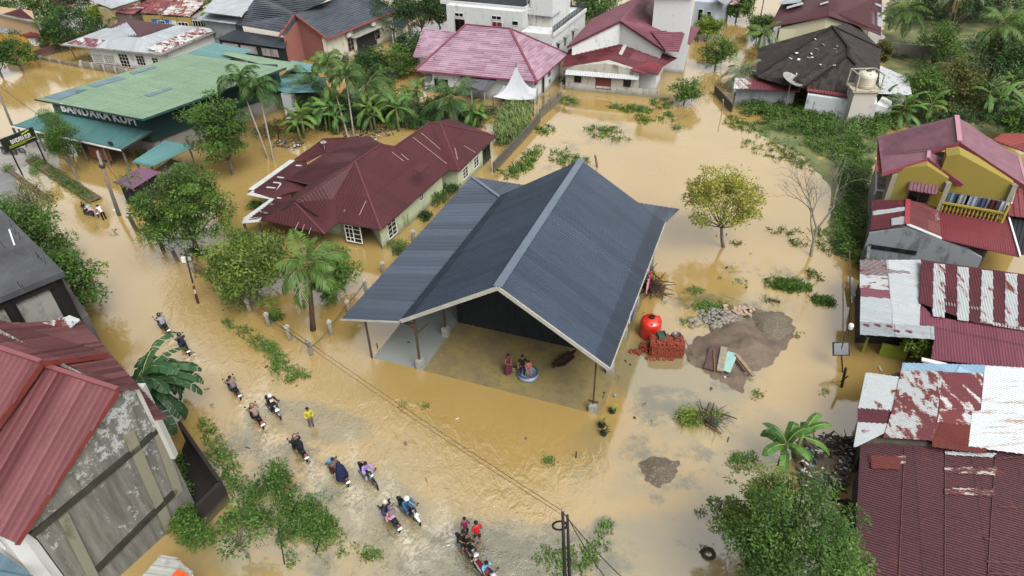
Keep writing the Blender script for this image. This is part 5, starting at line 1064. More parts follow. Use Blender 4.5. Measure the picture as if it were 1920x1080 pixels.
# --- near left: red tiled house with concrete gable wall, dark flat-roofed block
def near_left():
    A=G(351,965);B=G(225,1080); Bx=(B-A).normalized(); n=Vector((-Bx.y,Bx.x,0)); 
    if n.x>0: n=-n   # pointing away from the street, into the building
    root=empty('house',(A.x-2,A.y-2,0),'near red tile-sheet roofed house with a big weathered concrete gable wall, bottom left','house')
    V=lambda x,y:GV(x,y,A,B)
    S1=V(215,731); rk=V(25,1016); cr=V(262,725); lf=V(53,985)
    ridgeD=G(81,687,S1.z)-S1; ridgeD=ridgeD.normalized()
    RT=roofm('#5b2c2f','#875557',None,sw=.36,sl=60,var=.08,rough=.45,dirt=.25,seam=.4,name='sheen_striped_red_tile_sheet')  # lighter column strips paint stripes of wet sheen into the red colour
    RTn=RT
    out=-n*.25
    m=MB(); s1=S1+out+Vector((0,0,.12)); r1=rk+out+Vector((0,0,.1)); far=s1+ridgeD*4.6; sl=(r1-s1)
    far2=s1+ridgeD*14
    roofface(m,[s1,r1,r1+ridgeD*12,far2],ridgeD,rib='v',sp=.34,rh=.022,rw=.75); 
    # back slope
    bd=(cr-S1); dz=-.62; hb=Vector((bd.x,bd.y,0)).normalized()
    pb=(s1,far2,s1+hb*3.6+Vector((0,0,-2.2))); roofface(m,[s1,far2,GP(-60,610,*pb),GP(150,599,*pb),GP(312,783,*pb),GP(290,787,*pb),GP(262,728,*pb)],ridgeD,rib='v',sp=.34,rh=.02,rw=.75)
    m.build('roof',RT,root,keep=True)
    m=MB(); p=G(77,679,s1.z+.45); q=p+ridgeD*10; slv=sl.normalized(); roofface(m,[p,p+slv*8,q+slv*8,q],ridgeD,rib='v',sp=.34,rh=.022,rw=.75); roofface(m,[p,q,q+hb*2.6+Vector((0,0,-1.5)),p+hb*2.6+Vector((0,0,-1.5))],ridgeD,rib='v',sp=.34,rh=.05,rw=.75); m.build('raised_roof',RT,root,keep=True)
    m=MB(); m.bar(p-Vector((0,0,.12)),p+slv*8-Vector((0,0,.12)),.08,.28); m.bar(p-Vector((0,0,.12)),p+hb*2.6+Vector((0,0,-1.62)),.08,.28); m.bar(s1-Vector((0,0,.12)),r1-Vector((0,0,.12)),.06,.22); m.each('fascia_board',plain('#6e352f',.5,.15),root)
    m=MB(); ridge(m,s1,far,.22,.08); ridge(m,p,q,.22,.08); m.each('ridge_cap',plain('#7c4042',.4,.12),root)
    # gable wall
    CW=NT('weathered_concrete'); k=CW; a_=k.noise(.5,6,.7); b_=k.noise(2.2,6,.75,None,.4); f_=k.noise(11,4,.7)
    z=k.new('SeparateXYZ'); k.l(k.pos(),z.inputs[0]); zz=k.ramp(z.outputs[2],4,8.5)
    mm=k.math('ADD',k.math('MULTIPLY',b_,.8),k.math('MULTIPLY',a_,.3)); mm=k.math('ADD',mm,k.math('MULTIPLY',zz,.10)); mm=k.math('ADD',mm,k.math('MULTIPLY',k.math('SUBTRACT',f_,.5),.3))
    cc=k.mix(k.ramp(k.math('ADD',mm,k.math('MULTIPLY',k.math('SUBTRACT',k.noise(1,5,.7,k.map(k.pos(),(2.5,2.5,.35))),.5),.25)),.645,.70),k.mix(k.ramp(k.noise(1,5,.7,k.map(k.pos(),(3,3,.3))),.35,.7),lin('#48463e'),lin('#77736a')),k.mix(f_,lin('#8c8e8a'),lin('#adb0b0'))); k.bump(f_,.3,.02); CWm=k.done(cc,.9)
    w=[A+Vector((0,0,0)),S1,cr]
    def at(P,z): return (P.x,P.y,z)
    Aext=Vector((cr.x,cr.y,0)); Lext=Vector((lf.x,lf.y,0))
    m=MB(); ring=[at(Lext,lf.z-.05),at(Vector((S1.x,S1.y,0)),S1.z-.05),at(Aext,cr.z+.1)]; D=n*9
    ring+=[(cr.x+D.x,cr.y+D.y,7.0),(S1.x+D.x,S1.y+D.y,S1.z-.05),(lf.x+D.x,lf.y+D.y,lf.z-.05)]
    wallprism(m,ring,-.8); m.build('wall',CWm,root,keep=True)
    m=MB(); bm=stained('#6f6c5f','#3e3c34',.4,name='concrete_frame'); o=-n*.04
    def band(x0,y0,x1,y1,wd): a=V(x0,y0)+o;b=V(x1,y1)+o; m.bar(a,b,.14,wd,up=(0,0,1)) if abs((b-a).normalized().z)<.5 else m.bar(a,b,wd,.14,up=n)
    band(239,812,325,1010,.5); band(290,800,334,925,.45); band(117,968,175,1085,.42); m.each('pilaster',stained('#7d7a68','#55523e',.4),root)
    m=MB(); band(58,1003,262,835,.32); band(262,835,300,800,.3); band(180,1068,330,918,.36); m.each('beam',plain('#33312a',.9,.3,2),root)
    m=MB(); a=V(262,725)-n*.05; m.bar((a.x,a.y,4.0),(a.x,a.y,8.75),.36,.36); m.build('corner_pillar',stained('#b5b5ae','#4f504c',.5),root,keep=True)
    # left front facade pieces below the rake tip
    m=MB(); q0=lf-n*.0; q0=Vector((q0.x,q0.y,0)); tip=q0+Bx*.3; wallprism(m,[(p.x,p.y,5.2) for p in(q0+Bx*.05,q0+Bx*.05+n*8,q0+Bx*.6+n*8,q0+Bx*.6+n*2.0,q0+Bx*.06+n*1.9)],0); m.build('front_wall',WHITEW,root,keep=True)
    window(root,q0+Bx*.62+n*2.2,q0+Bx*.62+n*7.5,.5,3.4,1.5,1.4,mull=(2,1),out=q0+Bx*9); window(root,q0+Bx*.62+n*2.2,q0+Bx*.62+n*7.5,2.6,3.4,1.8,1.4,mull=(2,1),out=q0+Bx*9)
    m=MB(); g=[G(0,1035,3.0),G(70,1085,3.0),G(0,1120,2.8),G(-60,1060,3.0)]; roofface(m,g,rib='v',sp=.3); m.build('awning',roofm('#64808e','#6f8b98',None,name='blue_grey_sheet'),root,keep=True)
    # dark flat-roofed block
    z=8.0; A=G(119,509,z); Bk=G(-3,388,z); C=G(0,560,z); 
    root=empty('building',(A.x-5,A.y,0),'near dark flat-roofed concrete block with stained grey roof slab at the left edge','building')
    e=(C-A).normalized(); f=(Bk-A).normalized(); 
    e=Vector((-f.y,f.x,0)); 
    if e.dot(C-A)<0: e=-e
    m=MB(); P=[A,A+f*14,A+f*14+e*14,A+e*14]; wallprism(m,[tuple(p) for p in P],z-.35); 
    n2=NT('stained_slab'); x=n2.noise(.28,5,.6); y=n2.noise(3,5,.7); c=n2.mix(n2.ramp(x,.35,.68),lin('#26272a'),lin('#4b4d52')); c=n2.mix(n2.ramp(y,.55,.7),c,lin('#4a4a4a')); n2.bump(y,.2,.02); m.build('roof_slab',n2.done(c,n2.ramp(x,1.1,.5)),root,keep=True)
    m=MB(); Q=[A+e*.5+f*.5,A+e*.5+f*13,A+e*13+f*13,A+e*13+f*.5]; wallprism(m,[(p.x,p.y,z-.35) for p in Q]); m.build('wall',stained('#8f8e88','#5d5b55',.55),root,keep=True)
    m=MB(); dk=plain('#1f1d1c',.85,.3,2); 
    for d in(.7,3.1,5.4,8.): p=A+e*d+f*.45; m.bar((p.x,p.y,3),(p.x,p.y,z-.3),.5,.35)
    p=A+e*.5+f*.42; q=A+e*13+f*.42; m.bar((p.x,p.y,z-.6),(q.x,q.y,z-.6),.3,.55); p=A+f*.6+e*.45; m.bar((p.x,p.y,3),(p.x,p.y,z-.3),.4,.4); m.each('frame_beam',dk,root)
    window(root,A+e*3.4+f*.5,A+e*5.2+f*.5,.25,5.6,1.5,.7,mull=(4,1),out=A-f*9,frame=plain('#2a2422',.8,.2))
    m=MB()
    for i,(x,y) in enumerate(((22,425),(30,440),(38,450),(80,490),(86,496),(72,484),(40,540),(46,545),(10,465))):
        p=G(x,y,z); m.bar(p,p+Vector((random.uniform(-.1,.1),random.uniform(-.1,.1),.5)),.022)
    m.each('starter_bar',plain('#2c211c',.8,.3),root)
    m=MB(); p=G(17,430,z+.04);q=G(27,459,z+.04); m.bar(p,q,.09,.05); o=m.build('pipe_offcut',M_WHITE); tag(o,'short length of white pipe lying on the dark flat roof','pipe')
    # low rusty roof between the two
    root=empty('lean_to',tuple(G(100,620,0)),'low roof of broken maroon and bare sheets between the dark block and red roof','lean-to')
    m=MB(); quad(m,[(15,640,6.8),(95,645,6.8),(150,600,6.6),(130,592,6.8),(60,612,6.9)],sp=.3); m.build('roof',peel('#b4b9bb','#5f2c2c',.55,1.3),root,keep=True)
    m=MB(); W=[G(25,640,6.4),G(95,646,6.4),G(140,604,6.4),G(60,614,6.4)]; wallprism(m,[tuple(p) for p in W]); m.build('wall',plain('#4a4642',.8,.3),root,keep=True)
    m=MB(); a=G(122,545,0); W=[G(118,520,4.2),G(165,590,4.2),G(150,600,4.2),G(100,560,4.2)]; wallprism(m,[tuple(p) for p in W]); m.build('side_slab',stained('#5b5857','#3c3a3a',.5),root,keep=True)
    # dark enclosed yard by the gable wall
    P=[(335,790,1.6),(413,903,1.6),(368,948,1.6)]
    a,b,c=[G(*p) for p in P]; yard=empty('yard_wall',(b.x,b.y,0),'dark mossy wall round a narrow yard at the foot of the concrete gable','wall')
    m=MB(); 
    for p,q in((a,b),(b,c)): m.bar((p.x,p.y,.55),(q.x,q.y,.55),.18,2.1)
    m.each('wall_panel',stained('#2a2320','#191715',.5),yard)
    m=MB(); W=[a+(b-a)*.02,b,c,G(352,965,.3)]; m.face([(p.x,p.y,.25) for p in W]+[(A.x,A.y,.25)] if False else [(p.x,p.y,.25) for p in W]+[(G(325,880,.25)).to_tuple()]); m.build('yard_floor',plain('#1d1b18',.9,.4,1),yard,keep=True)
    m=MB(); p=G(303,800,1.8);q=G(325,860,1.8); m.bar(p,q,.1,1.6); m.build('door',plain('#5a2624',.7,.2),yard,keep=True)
    # small white hut + orange awning at the bottom
    r,W=simple_house('hut','small white-walled hut cut by the bottom edge, with a bright orange awning',[(stained('#a3a39c','#6e6d66',.4),[(262,1085,2.4),(302,1040,2.4),(335,1046,2.4),(345,1060,2.4),(362,1072,2.4),(340,1110,2.4)])],[(268,1085),(303,1044),(334,1050),(360,1074),(340,1105)],2.35,WHITEW,cat='hut')
    m=MB(); quad(m,[(322,1078,2.7),(333,1067,2.7),(352,1075,2.6),(358,1095,2.5),(330,1100,2.6)],rib=''); m.build('awning',plain('#c8501e',.6,.1),r,keep=True)
near_left()
# ------------------------------------------------------------ vegetation
def mesh_np(name,V,F,mat,vals=None,mats=None,mi=None):
    me=bpy.data.meshes.new(name); V=np.asarray(V,np.float32); k=F.shape[1]
    me.vertices.add(len(V)); me.vertices.foreach_set('co',V.ravel()); me.loops.add(F.size); me.loops.foreach_set('vertex_index',F.astype(np.int32).ravel())
    me.polygons.add(len(F)); me.polygons.foreach_set('loop_start',np.arange(0,F.size,k,dtype=np.int32)); me.update(calc_edges=True)
    if vals is not None:
        a=me.attributes.new('v','FLOAT','FACE'); a.data.foreach_set('value',np.clip(vals,0,1).astype(np.float32))
    me.materials.append(mat); return me
def unit(a): return a/(np.linalg.norm(a,axis=-1,keepdims=True)+1e-9)
def leaves(centers,radii,n,size,rg,aspect=.42,cv=.62,hang=.3,cval=None):
    """leaf blades scattered through clumps: (V,F,val)"""
    C=np.asarray(centers,float); Rr=np.asarray(radii,float); k=len(C); idx=np.repeat(np.arange(k),n)
    d=unit(rg.normal(size=(k*n,3))); d[:,2]=np.where(rg.random(k*n)<.7,np.abs(d[:,2]),d[:,2])
    r=rg.random(k*n)**.35; P=C[idx]+d*(r*Rr[idx])[:,None]*np.array([1,1,.72])
    ax=unit(d*[1,1,.4]+rg.normal(size=(k*n,3))*.55-[0,0,hang]); nr=unit(d*.6+rg.normal(size=(k*n,3))*.45+[0,0,.7]); sd=unit(np.cross(ax,nr))
    L=size*(.6+.8*rg.random(k*n))[:,None]; W=L*aspect
    mid=P+ax*L*.45
    V=np.stack([P,mid+sd*W*.5,P+ax*L,mid-sd*W*.5],1).reshape(-1,3); F=np.arange(len(V)).reshape(-1,4)
    cvv=rg.random(k) if cval is None else np.asarray(cval)
    val=cvv[idx]*cv+rg.random(k*n)*(1-cv)*.9
    return V,F,val
BARK=plain('#6e6558',.9,.3,5,bump=.3,name='bark'); BARKD=plain('#4b4036',.9,.3,5,name='dark_bark'); BARKL=plain('#8d8578',.9,.25,5,name='pale_bark')
LG=leafm('#1c3812','#6a8f30','leaves_green'); LD=leafm('#14290f','#426a2a','leaves_dark'); LY=leafm('#5f6a1c','#b4b040','leaves_yellow'); LL=leafm('#3f5f20','#9ab040','leaves_lime')
LB=leafm('#203f14','#698f34','leaves_bright'); LO=leafm('#333f18','#7c7a34','leaves_olive'); LP=leafm('#1f3d18','#68893a','palm_leaves'); LPG=leafm('#4a5c44','#8b9a7a','palm_greyish'); LBN=leafm('#1f4a20','#63903a','banana_leaves'); LBD=leafm('#173420','#3f6a3c','banana_dark'); LR=leafm('#35501f','#9db266','reed_leaves'); LG2=leafm('#263f14','#87a03a','leaves_midgreen'); LG3=leafm('#1b3a14','#62892f','leaves_bluegreen'); LDRY=leafm('#5f5236','#94815a','dry_leaves')
def crown_points(rg,rad,hh,n,bottom=-.75):
    pts=[]
    while len(pts)<n:
        d=rg.normal(size=3); d/=np.linalg.norm(d)
        if d[2]<bottom: continue
        r=.55+.45*rg.random()
        pts.append((d[0]*rad*r,d[1]*rad*r,d[2]*hh*r))
    return np.array(pts)
def tree(name,label,px,H_,rad,hh=None,mat=None,seed=0,clumps=46,n=90,ls=.26,cr=.34,bark=None,trunk=.16,bottom=-.75,group=None,cat='tree',sparse=1.,off=(0,0),aspect=.42,loc=None,multi=1,hang=.3):
    """px: pixel of the foot at water level; H_: height of crown centre; rad: crown radius"""
    rg=np.random.default_rng(seed+11); g=loc if loc is not None else G(px[0],px[1],0); hh=hh or rad*.8; mat=mat or LG
    root=empty(name,(g.x,g.y,0),label,cat,group)
    c=np.array([g.x+off[0],g.y+off[1],H_]); P=crown_points(rg,rad*(1-cr*.6),hh*(1-cr*.5),clumps,bottom)
    P=P*(1+.30*rg.normal(size=(clumps,1))*.5)
    rr=rad*cr*(.6+.7*rg.random(clumps)); V,F,val=leaves(P+c,rr,n,ls,rg,aspect,hang=hang)
    # a few straggling sprigs break the outline
    k=max(4,clumps//3); Q=crown_points(rg,rad*1.05,hh*1.05,k,-.3); V2,F2,v2_=leaves(Q+c,np.full(k,rad*.13),max(8,n//5),ls,rg,aspect)
    V=np.vstack([V,V2]);F=np.vstack([F,F2+len(V)-len(V2)]);val=np.concatenate([val,v2_])
    me=mesh_np('crown',V,F,mat,val); o=bpy.data.objects.new('crown',me); col.objects.link(o); o.parent=root; o.matrix_parent_inverse=parent_matrix(root).inverted()
    m=MB(); base=Vector((g.x,g.y,-.6)); cc=Vector(c)
    for q in range(multi):
        b0=base+Vector((math.cos(q*2.4)*.25,math.sin(q*2.4)*.25,0))*(multi>1); fork=b0.lerp(cc,.0)+Vector((0,0,0)); fork=Vector((b0.x+(cc.x-b0.x)*.55+rg.normal()*.1,b0.y+(cc.y-b0.y)*.55,max(.6,H_-hh*.75)))
        m.tube([b0,b0.lerp(fork,.5)+Vector((rg.normal()*.06,rg.normal()*.06,0)),fork],[trunk*1.25,trunk,trunk*.85],8)
        ids=rg.permutation(clumps)[:int(14/multi)+3]
        for i in ids:
            e=Vector(P[i]+c); mid=fork.lerp(e,.5)+Vector((rg.normal()*.12*rad*.3,rg.normal()*.12*rad*.3,-.06*rad)); m.tube([fork,mid,e],[trunk*.5,trunk*.28,trunk*.1],5,False)
    m.build('trunk',bark or BARK,root,keep=True,smooth=True); return root
def bush(name,label,px,rad,hh,mat=None,seed=0,n=80,clumps=14,ls=.2,group=None,cat='shrub',z=0.,cr=.42,aspect=.42):
    rg=np.random.default_rng(seed+77); g=G(px[0],px[1],0); root=empty(name,(g.x,g.y,0),label,cat,group)
    P=crown_points(rg,rad*.7,hh*.7,clumps,-.1)+np.array([g.x,g.y,z+hh*.25]); V,F,val=leaves(P,np.full(clumps,rad*cr)*(.7+.6*rg.random(clumps)),n,ls,rg,aspect)
    V[:,2]=np.maximum(V[:,2],-.1)
    o=bpy.data.objects.new('foliage',mesh_np('foliage',V,F,mat or LG,val)); col.objects.link(o); o.parent=root; o.matrix_parent_inverse=parent_matrix(root).inverted()
    m=MB()
    for i in range(5): m.tube([(g.x,g.y,-.4),tuple(P[i])],[.05,.02],5,False)
    m.build('stem',BARKD,root,keep=True); return root
def frond_set(top,n,L,rg,el0=75,el1=-25,leaflet=.75,m=26,w=.07,droop=1.5,side=.75,tip=.15):
    """returns leaflet quads and rachis tubes"""
    Vs=[];vals=[];rach=[]
    for i in range(n):
        t=i/(n-1 if n>1 else 1); az=i*2.39996+rg.normal()*.15; el=math.radians(el0+(el1-el0)*t+rg.normal()*6); l=L*(.82+.3*rg.random())*(1-.18*(1-t))
        p=np.array(top,float); pts=[p.copy()]; dirs=[]; k=14
        e=el
        for s in range(k):
            d=np.array([math.cos(az)*math.cos(e),math.sin(az)*math.cos(e),math.sin(e)]); p=p+d*l/k; pts.append(p.copy()); dirs.append(d); e-=droop/k*(.5+1.2*s/k)*(.6+.4*math.cos(e))
        dirs.append(dirs[-1]); pts=np.array(pts);dirs=np.array(dirs); rach.append(pts)
        tt=np.linspace(.14,1,m); xi=tt*k; i0=np.minimum(xi.astype(int),k-1); fr=(xi-i0)[:,None]
        Pp=pts[i0]*(1-fr)+pts[i0+1]*fr; D=dirs[i0]; S=unit(np.cross(D,[0,0,1.]))
        ll=leaflet*np.sin(np.clip(tt*1.05,0,1)*PI*.86+.28)[:,None]*(.85+.3*rg.random((m,1)))+tip
        for sg in(-1,1):
            dv=unit(S*sg*side+D*.55+np.array([0,0,-.28])+rg.normal(size=(m,3))*.09); mid=Pp+dv*ll*.55; end=Pp+dv*ll+np.array([0,0,-1])*ll*.28; nn=unit(np.cross(dv,D)); W=unit(np.cross(dv,nn))*w
            Vs.append(np.stack([Pp,mid+W*.5,end,mid-W*.5],1).reshape(-1,3)); vals.append(np.full(m,.35+.3*rg.random()+.2*(1-t))+rg.random(m)*.2)
    V=np.vstack(Vs); return V,np.arange(len(V)).reshape(-1,4),np.concatenate(vals),rach
def palm(name,label,foot,H_,L,n=16,mat=None,seed=0,top=None,lean=(0,0),r=.14,leaflet=.75,m=26,el=(75,-25),w=.07,group=None,droop=1.5,bark=None,shaft=False,dead=0,cat='palm tree'):
    rg=np.random.default_rng(seed+5); g=G(foot[0],foot[1],0); root=empty(name,(g.x,g.y,0),label,cat,group); T=np.array([g.x+lean[0],g.y+lean[1],H_])
    if top is not None: q=G(top[0],top[1],H_); T=np.array([q.x,q.y,H_])
    V,F,val,ra=frond_set(T,n,L,rg,el[0],el[1],leaflet,m,w,droop)
    me=mesh_np('fronds',V,F,mat or LP,val); o=bpy.data.objects.new('fronds',me); col.objects.link(o); o.parent=root; o.matrix_parent_inverse=parent_matrix(root).inverted()
    mb=MB()
    for p in ra: mb.tube([tuple(q) for q in p[::3]],[.045,.035,.025,.018,.01][:len(p[::3])],4,False)
    mb.build('frond_rib',plain('#7c8450',.6,.15,3),root,keep=True)
    mb=MB(); b=Vector((g.x,g.y,-.6)); t=Vector(T); mid=b.lerp(t,.5)+Vector((lean[0]*-.12,lean[1]*-.12,0)); mb.tube([b,b.lerp(mid,.6),mid,mid.lerp(t,.6),t],[r*1.35,r*1.05,r,r*.9,r*.85],8); mb.build('trunk',bark or BARKL,root,keep=True,smooth=True)
    if shaft: mb=MB(); mb.tube([t-Vector((0,0,1.0)),t-Vector((0,0,.3)),t+Vector((0,0,.2))],[r*.9,r*1.3,r*.6],8); mb.build('crown_shaft',plain('#5d7a3c',.5,.15,3),root,keep=True,smooth=True)
    if dead:
        V,F,val,ra=frond_set(T-np.array([0,0,.2]),dead,L*.8,rg,-45,-80,leaflet*.8,m,w,.8); o=bpy.data.objects.new('dead_fronds',mesh_np('dead_fronds',V,F,LDRY,val)); col.objects.link(o); o.parent=root; o.matrix_parent_inverse=parent_matrix(root).inverted()
    return root
def banana(name,label,foot,H_,n=9,L=2.2,W=.62,mat=None,seed=0,group=None,tear=.35,el=(80,5),az=None,stems=1,loc=None,cat='banana plant',droop=1.9):
    rg=np.random.default_rng(seed+31); g=loc if loc is not None else G(foot[0],foot[1],0); root=empty(name,(g.x,g.y,0),label,cat,group); Vs=[];vals=[]; ribs=MB(); st=MB()
    for s_ in range(stems):
        ox=rg.normal()*.5*(stems>1);oy=rg.normal()*.5*(stems>1); hh=H_*(1 if s_==0 else .6+.3*rg.random()); top=np.array([g.x+ox*1.3,g.y+oy*1.3,hh]); st.tube([(g.x+ox,g.y+oy,-.5),(g.x+ox*1.15,g.y+oy*1.15,hh*.5),tuple(top)],[.17,.14,.08],8)
        for i in range(n):
            t=i/(n-1); a=(az[0]+(az[1]-az[0])*rg.random()) if az else i*2.4+rg.normal()*.25
            e=math.radians(el[0]+(el[1]-el[0])*t+rg.normal()*5); l=L*(.75+.4*rg.random()); k=22; p=top-np.array([0,0,.25*t]); pts=[p.copy()];dirs=[]
            for q in range(k):
                d=np.array([math.cos(a)*math.cos(e),math.sin(a)*math.cos(e),math.sin(e)]); p=p+d*l/k; pts.append(p.copy());dirs.append(d); e-=droop/k*(.45+1.1*q/k)
            pts=np.array(pts);dirs=np.array(dirs+[dirs[-1]]); ribs.tube([tuple(x) for x in pts[::4]],[.035,.03,.024,.018,.012,.008][:len(pts[::4])],4,False)
            base=.25+.5*rg.random(); roll=rg.normal()*.25
            for sg in(-1,1):
                q=2
                while q<k:
                    st_=min(k-q,rg.integers(1,4)) if rg.random()<tear*2 else min(k-q,4); a0=q/k;a1=(q+st_)/k
                    def prof(x): return W*.5*min(1,((x-.06)*7)**.6 if x>.06 else 0)*min(1,((1.02-x)*4.5)**.6)
                    dp=-.28-.35*tear*rg.random(); 
                    P0=pts[q];P1=pts[q+st_]-(dirs[q]*l*.012*(rg.random()<tear)); D=dirs[q]; S=unit(np.cross(D,[0,0,1.])); S=unit(S*math.cos(roll)+np.cross(D,S)*math.sin(roll)); sv=unit(S*sg+np.array([0,0,dp])+D*.18+rg.normal(size=3)*.05*tear)
                    w0,w1=prof(a0),prof(a1); Vs.append(np.array([P0,P1,P1+sv*w1,P0+sv*w0])); vals.append(base+rg.normal()*.08+(.1 if sg>0 else -.05)); q+=st_
    V=np.vstack(Vs); o=bpy.data.objects.new('leaves',mesh_np('leaves',V,np.arange(len(V)).reshape(-1,4),mat or LBN,np.array(vals))); col.objects.link(o); o.parent=root; o.matrix_parent_inverse=parent_matrix(root).inverted()
    ribs.build('leaf_rib',plain('#8f9c58',.5,.1,3),root,keep=True); st.build('stem',plain('#6e7648',.7,.3,4),root,keep=True,smooth=True); return root
def ground_px(cx,cy,rx,ry,a,n,rg,falloff=1.):
    """n ground points inside a pixel ellipse, uniform on the ground"""
    out=[]
    while len(out)<n:
        x,y=rg.uniform(-1,1,2)
        r=x*x+y*y
        if r>1 or rg.random()>1-falloff*.75*r: continue
        X=cx+x*rx*math.cos(a)-y*ry*math.sin(a);Y=cy+x*rx*math.sin(a)+y*ry*math.cos(a); g=G(X,Y,0); out.append((g.x,g.y))
    return np.array(out)
def grass(items,name,label,mat,seed=0,h=.4,w=.045,leafy=False,kind='stuff'):
    """tufts standing in the water; items: (cx,cy,rx,ry,angle,count)"""
    rg=np.random.default_rng(seed); Vs=[];vs=[]
    for cx,cy,rx,ry,a,n in items:
        tn=max(3,n//9); T=ground_px(cx,cy,rx,ry,a,tn,rg); tv=rg.random(tn); idx=rg.integers(0,tn,n); P=T[idx]+rg.normal(size=(n,2))*.13
        n_=len(P); az=rg.random(n_)*2*PI; ln=h*(.4+.9*rg.random(n_))*(.6+.6*tv[idx]); lean=.3+.9*rg.random(n_)
        d=np.stack([np.cos(az)*lean,np.sin(az)*lean,np.ones(n_)],1); d=unit(d); s=np.stack([-np.sin(az),np.cos(az),np.zeros(n_)],1)
        B=np.concatenate([P,np.full((n_,1),-.03)],1)
        if leafy:
            B=B+np.stack([np.zeros(n_),np.zeros(n_),rg.random(n_)*h*.8*tv[idx]],1); d[:,2]*=.45; d=unit(d); L=(h*.5*(.6+.6*rg.random(n_)))[:,None]; W=L*.5
            V=np.stack([B,B+d*L*.5+s*W*.5,B+d*L,B+d*L*.5-s*W*.5],1)
        else:
            m=B+d*ln[:,None]*.6; e=m+(d+np.array([0,0,-.75])*lean[:,None])*ln[:,None]*.5; V=np.stack([B-s*w*.5,B+s*w*.5,m+s*w*.4,e],1)
        Vs.append(V.reshape(-1,3)); vs.append(tv[idx]*.55+rg.random(n_)*.45)
    V=np.vstack(Vs); o=bpy.data.objects.new(name,mesh_np(name,V,np.arange(len(V)).reshape(-1,4),mat,np.concatenate(vs))); col.objects.link(o); return tag(o,label,name.replace('_',' '),kind=kind)
# --- trees along the road
TG='broadleaf trees along the flooded road'
tree('tree','big round dark-leaved tree on the road fence, left of the maroon house',(372,472),4.0,3.75,3.7,LG,1,clumps=110,n=170,ls=.23,cr=.23,trunk=.2)
tree('tree','rounded tree standing in water between the green-roofed cafe and maroon house',(436,326),4.3,3.1,3.7,LG3,2,clumps=80,n=150,ls=.25,cr=.27,trunk=.16)
tree('tree','low bushy tree by the iron gate with several stems',(490,564),2.7,3.5,2.8,LG2,3,clumps=80,n=150,ls=.24,cr=.26,trunk=.12,multi=3,off=(-.6,.6))
tree('tree','small dark tree half hidden behind the leaning coconut palm',(626,562),1.9,2.1,2.0,LG,4,clumps=40,n=140,ls=.24,cr=.32,trunk=.1,off=(.1,.4))
tree('tree','spreading tree beside the dark flat-roofed block, upper one',(62,540),3.8,3.4,3.2,LG,5,clumps=100,n=150,ls=.23,cr=.26,trunk=.2,off=(0,1.6))
tree('tree','spreading tree beside the dark flat-roofed block, lower one near the road',(150,600),3.0,2.9,2.6,LG3,6,clumps=90,n=130,ls=.25,cr=.26,trunk=.16,off=(-.3,.3),hang=.5)
tree('tree','thin greyish half-bare tree overhanging the verge behind the roadside motorbike',(85,430),3.1,2.1,1.8,LO,7,clumps=26,n=45,ls=.2,cr=.28,trunk=.1,off=(0,0))
tree('tree','feathery upright green tree in front of the cafe canopy',(150,338),4.0,1.7,3.7,LB,8,clumps=60,n=220,ls=.17,cr=.45,trunk=.1,off=(-.9,.9),aspect=.25,hang=-.3)
tree('tree','glossy dark tree crown at the bottom right beside the maroon corrugated roof',(1462,1140),4.2,3.1,2.9,LG3,9,clumps=80,n=240,ls=.15,cr=.25,trunk=.18,off=(0,0))
tree('tree','leafy tree just left of the bottom right crown, over the water',(1402,1045),3.0,2.2,2.1,LG2,10,clumps=60,n=220,ls=.15,cr=.27,trunk=.14,off=(0,0))
tree('tree','lone olive-yellow tree standing in open water right of the shed',(1361,463),4.0,3.45,2.9,LY,11,clumps=95,n=80,ls=.23,cr=.19,trunk=.13,bottom=-.5,off=(-1.0,.1))
tree('tree','small round tree at the corner of the plank house fence',(1284,196),1.5,2.0,1.8,LG,12,clumps=36,n=90,ls=.24,cr=.32,trunk=.1)
tree('tree','leafy tree beside the flooded lane behind the plum-roofed house',(1342,128),2.1,2.7,2.4,LG,13,clumps=44,n=80,ls=.28,cr=.3,trunk=.12)
tree('shrub','lime-green sapling growing beside the zinc roof edge',(1712,682),1.3,1.1,1.2,LL,14,clumps=26,n=40,ls=.24,cr=.3,trunk=.05,cat='shrub')
tree('tree','thin young tree with sparse leaves at the bottom left by the dark yard',(466,1046),2.0,1.4,1.3,LG,15,clumps=26,n=22,ls=.2,cr=.25,trunk=.06)
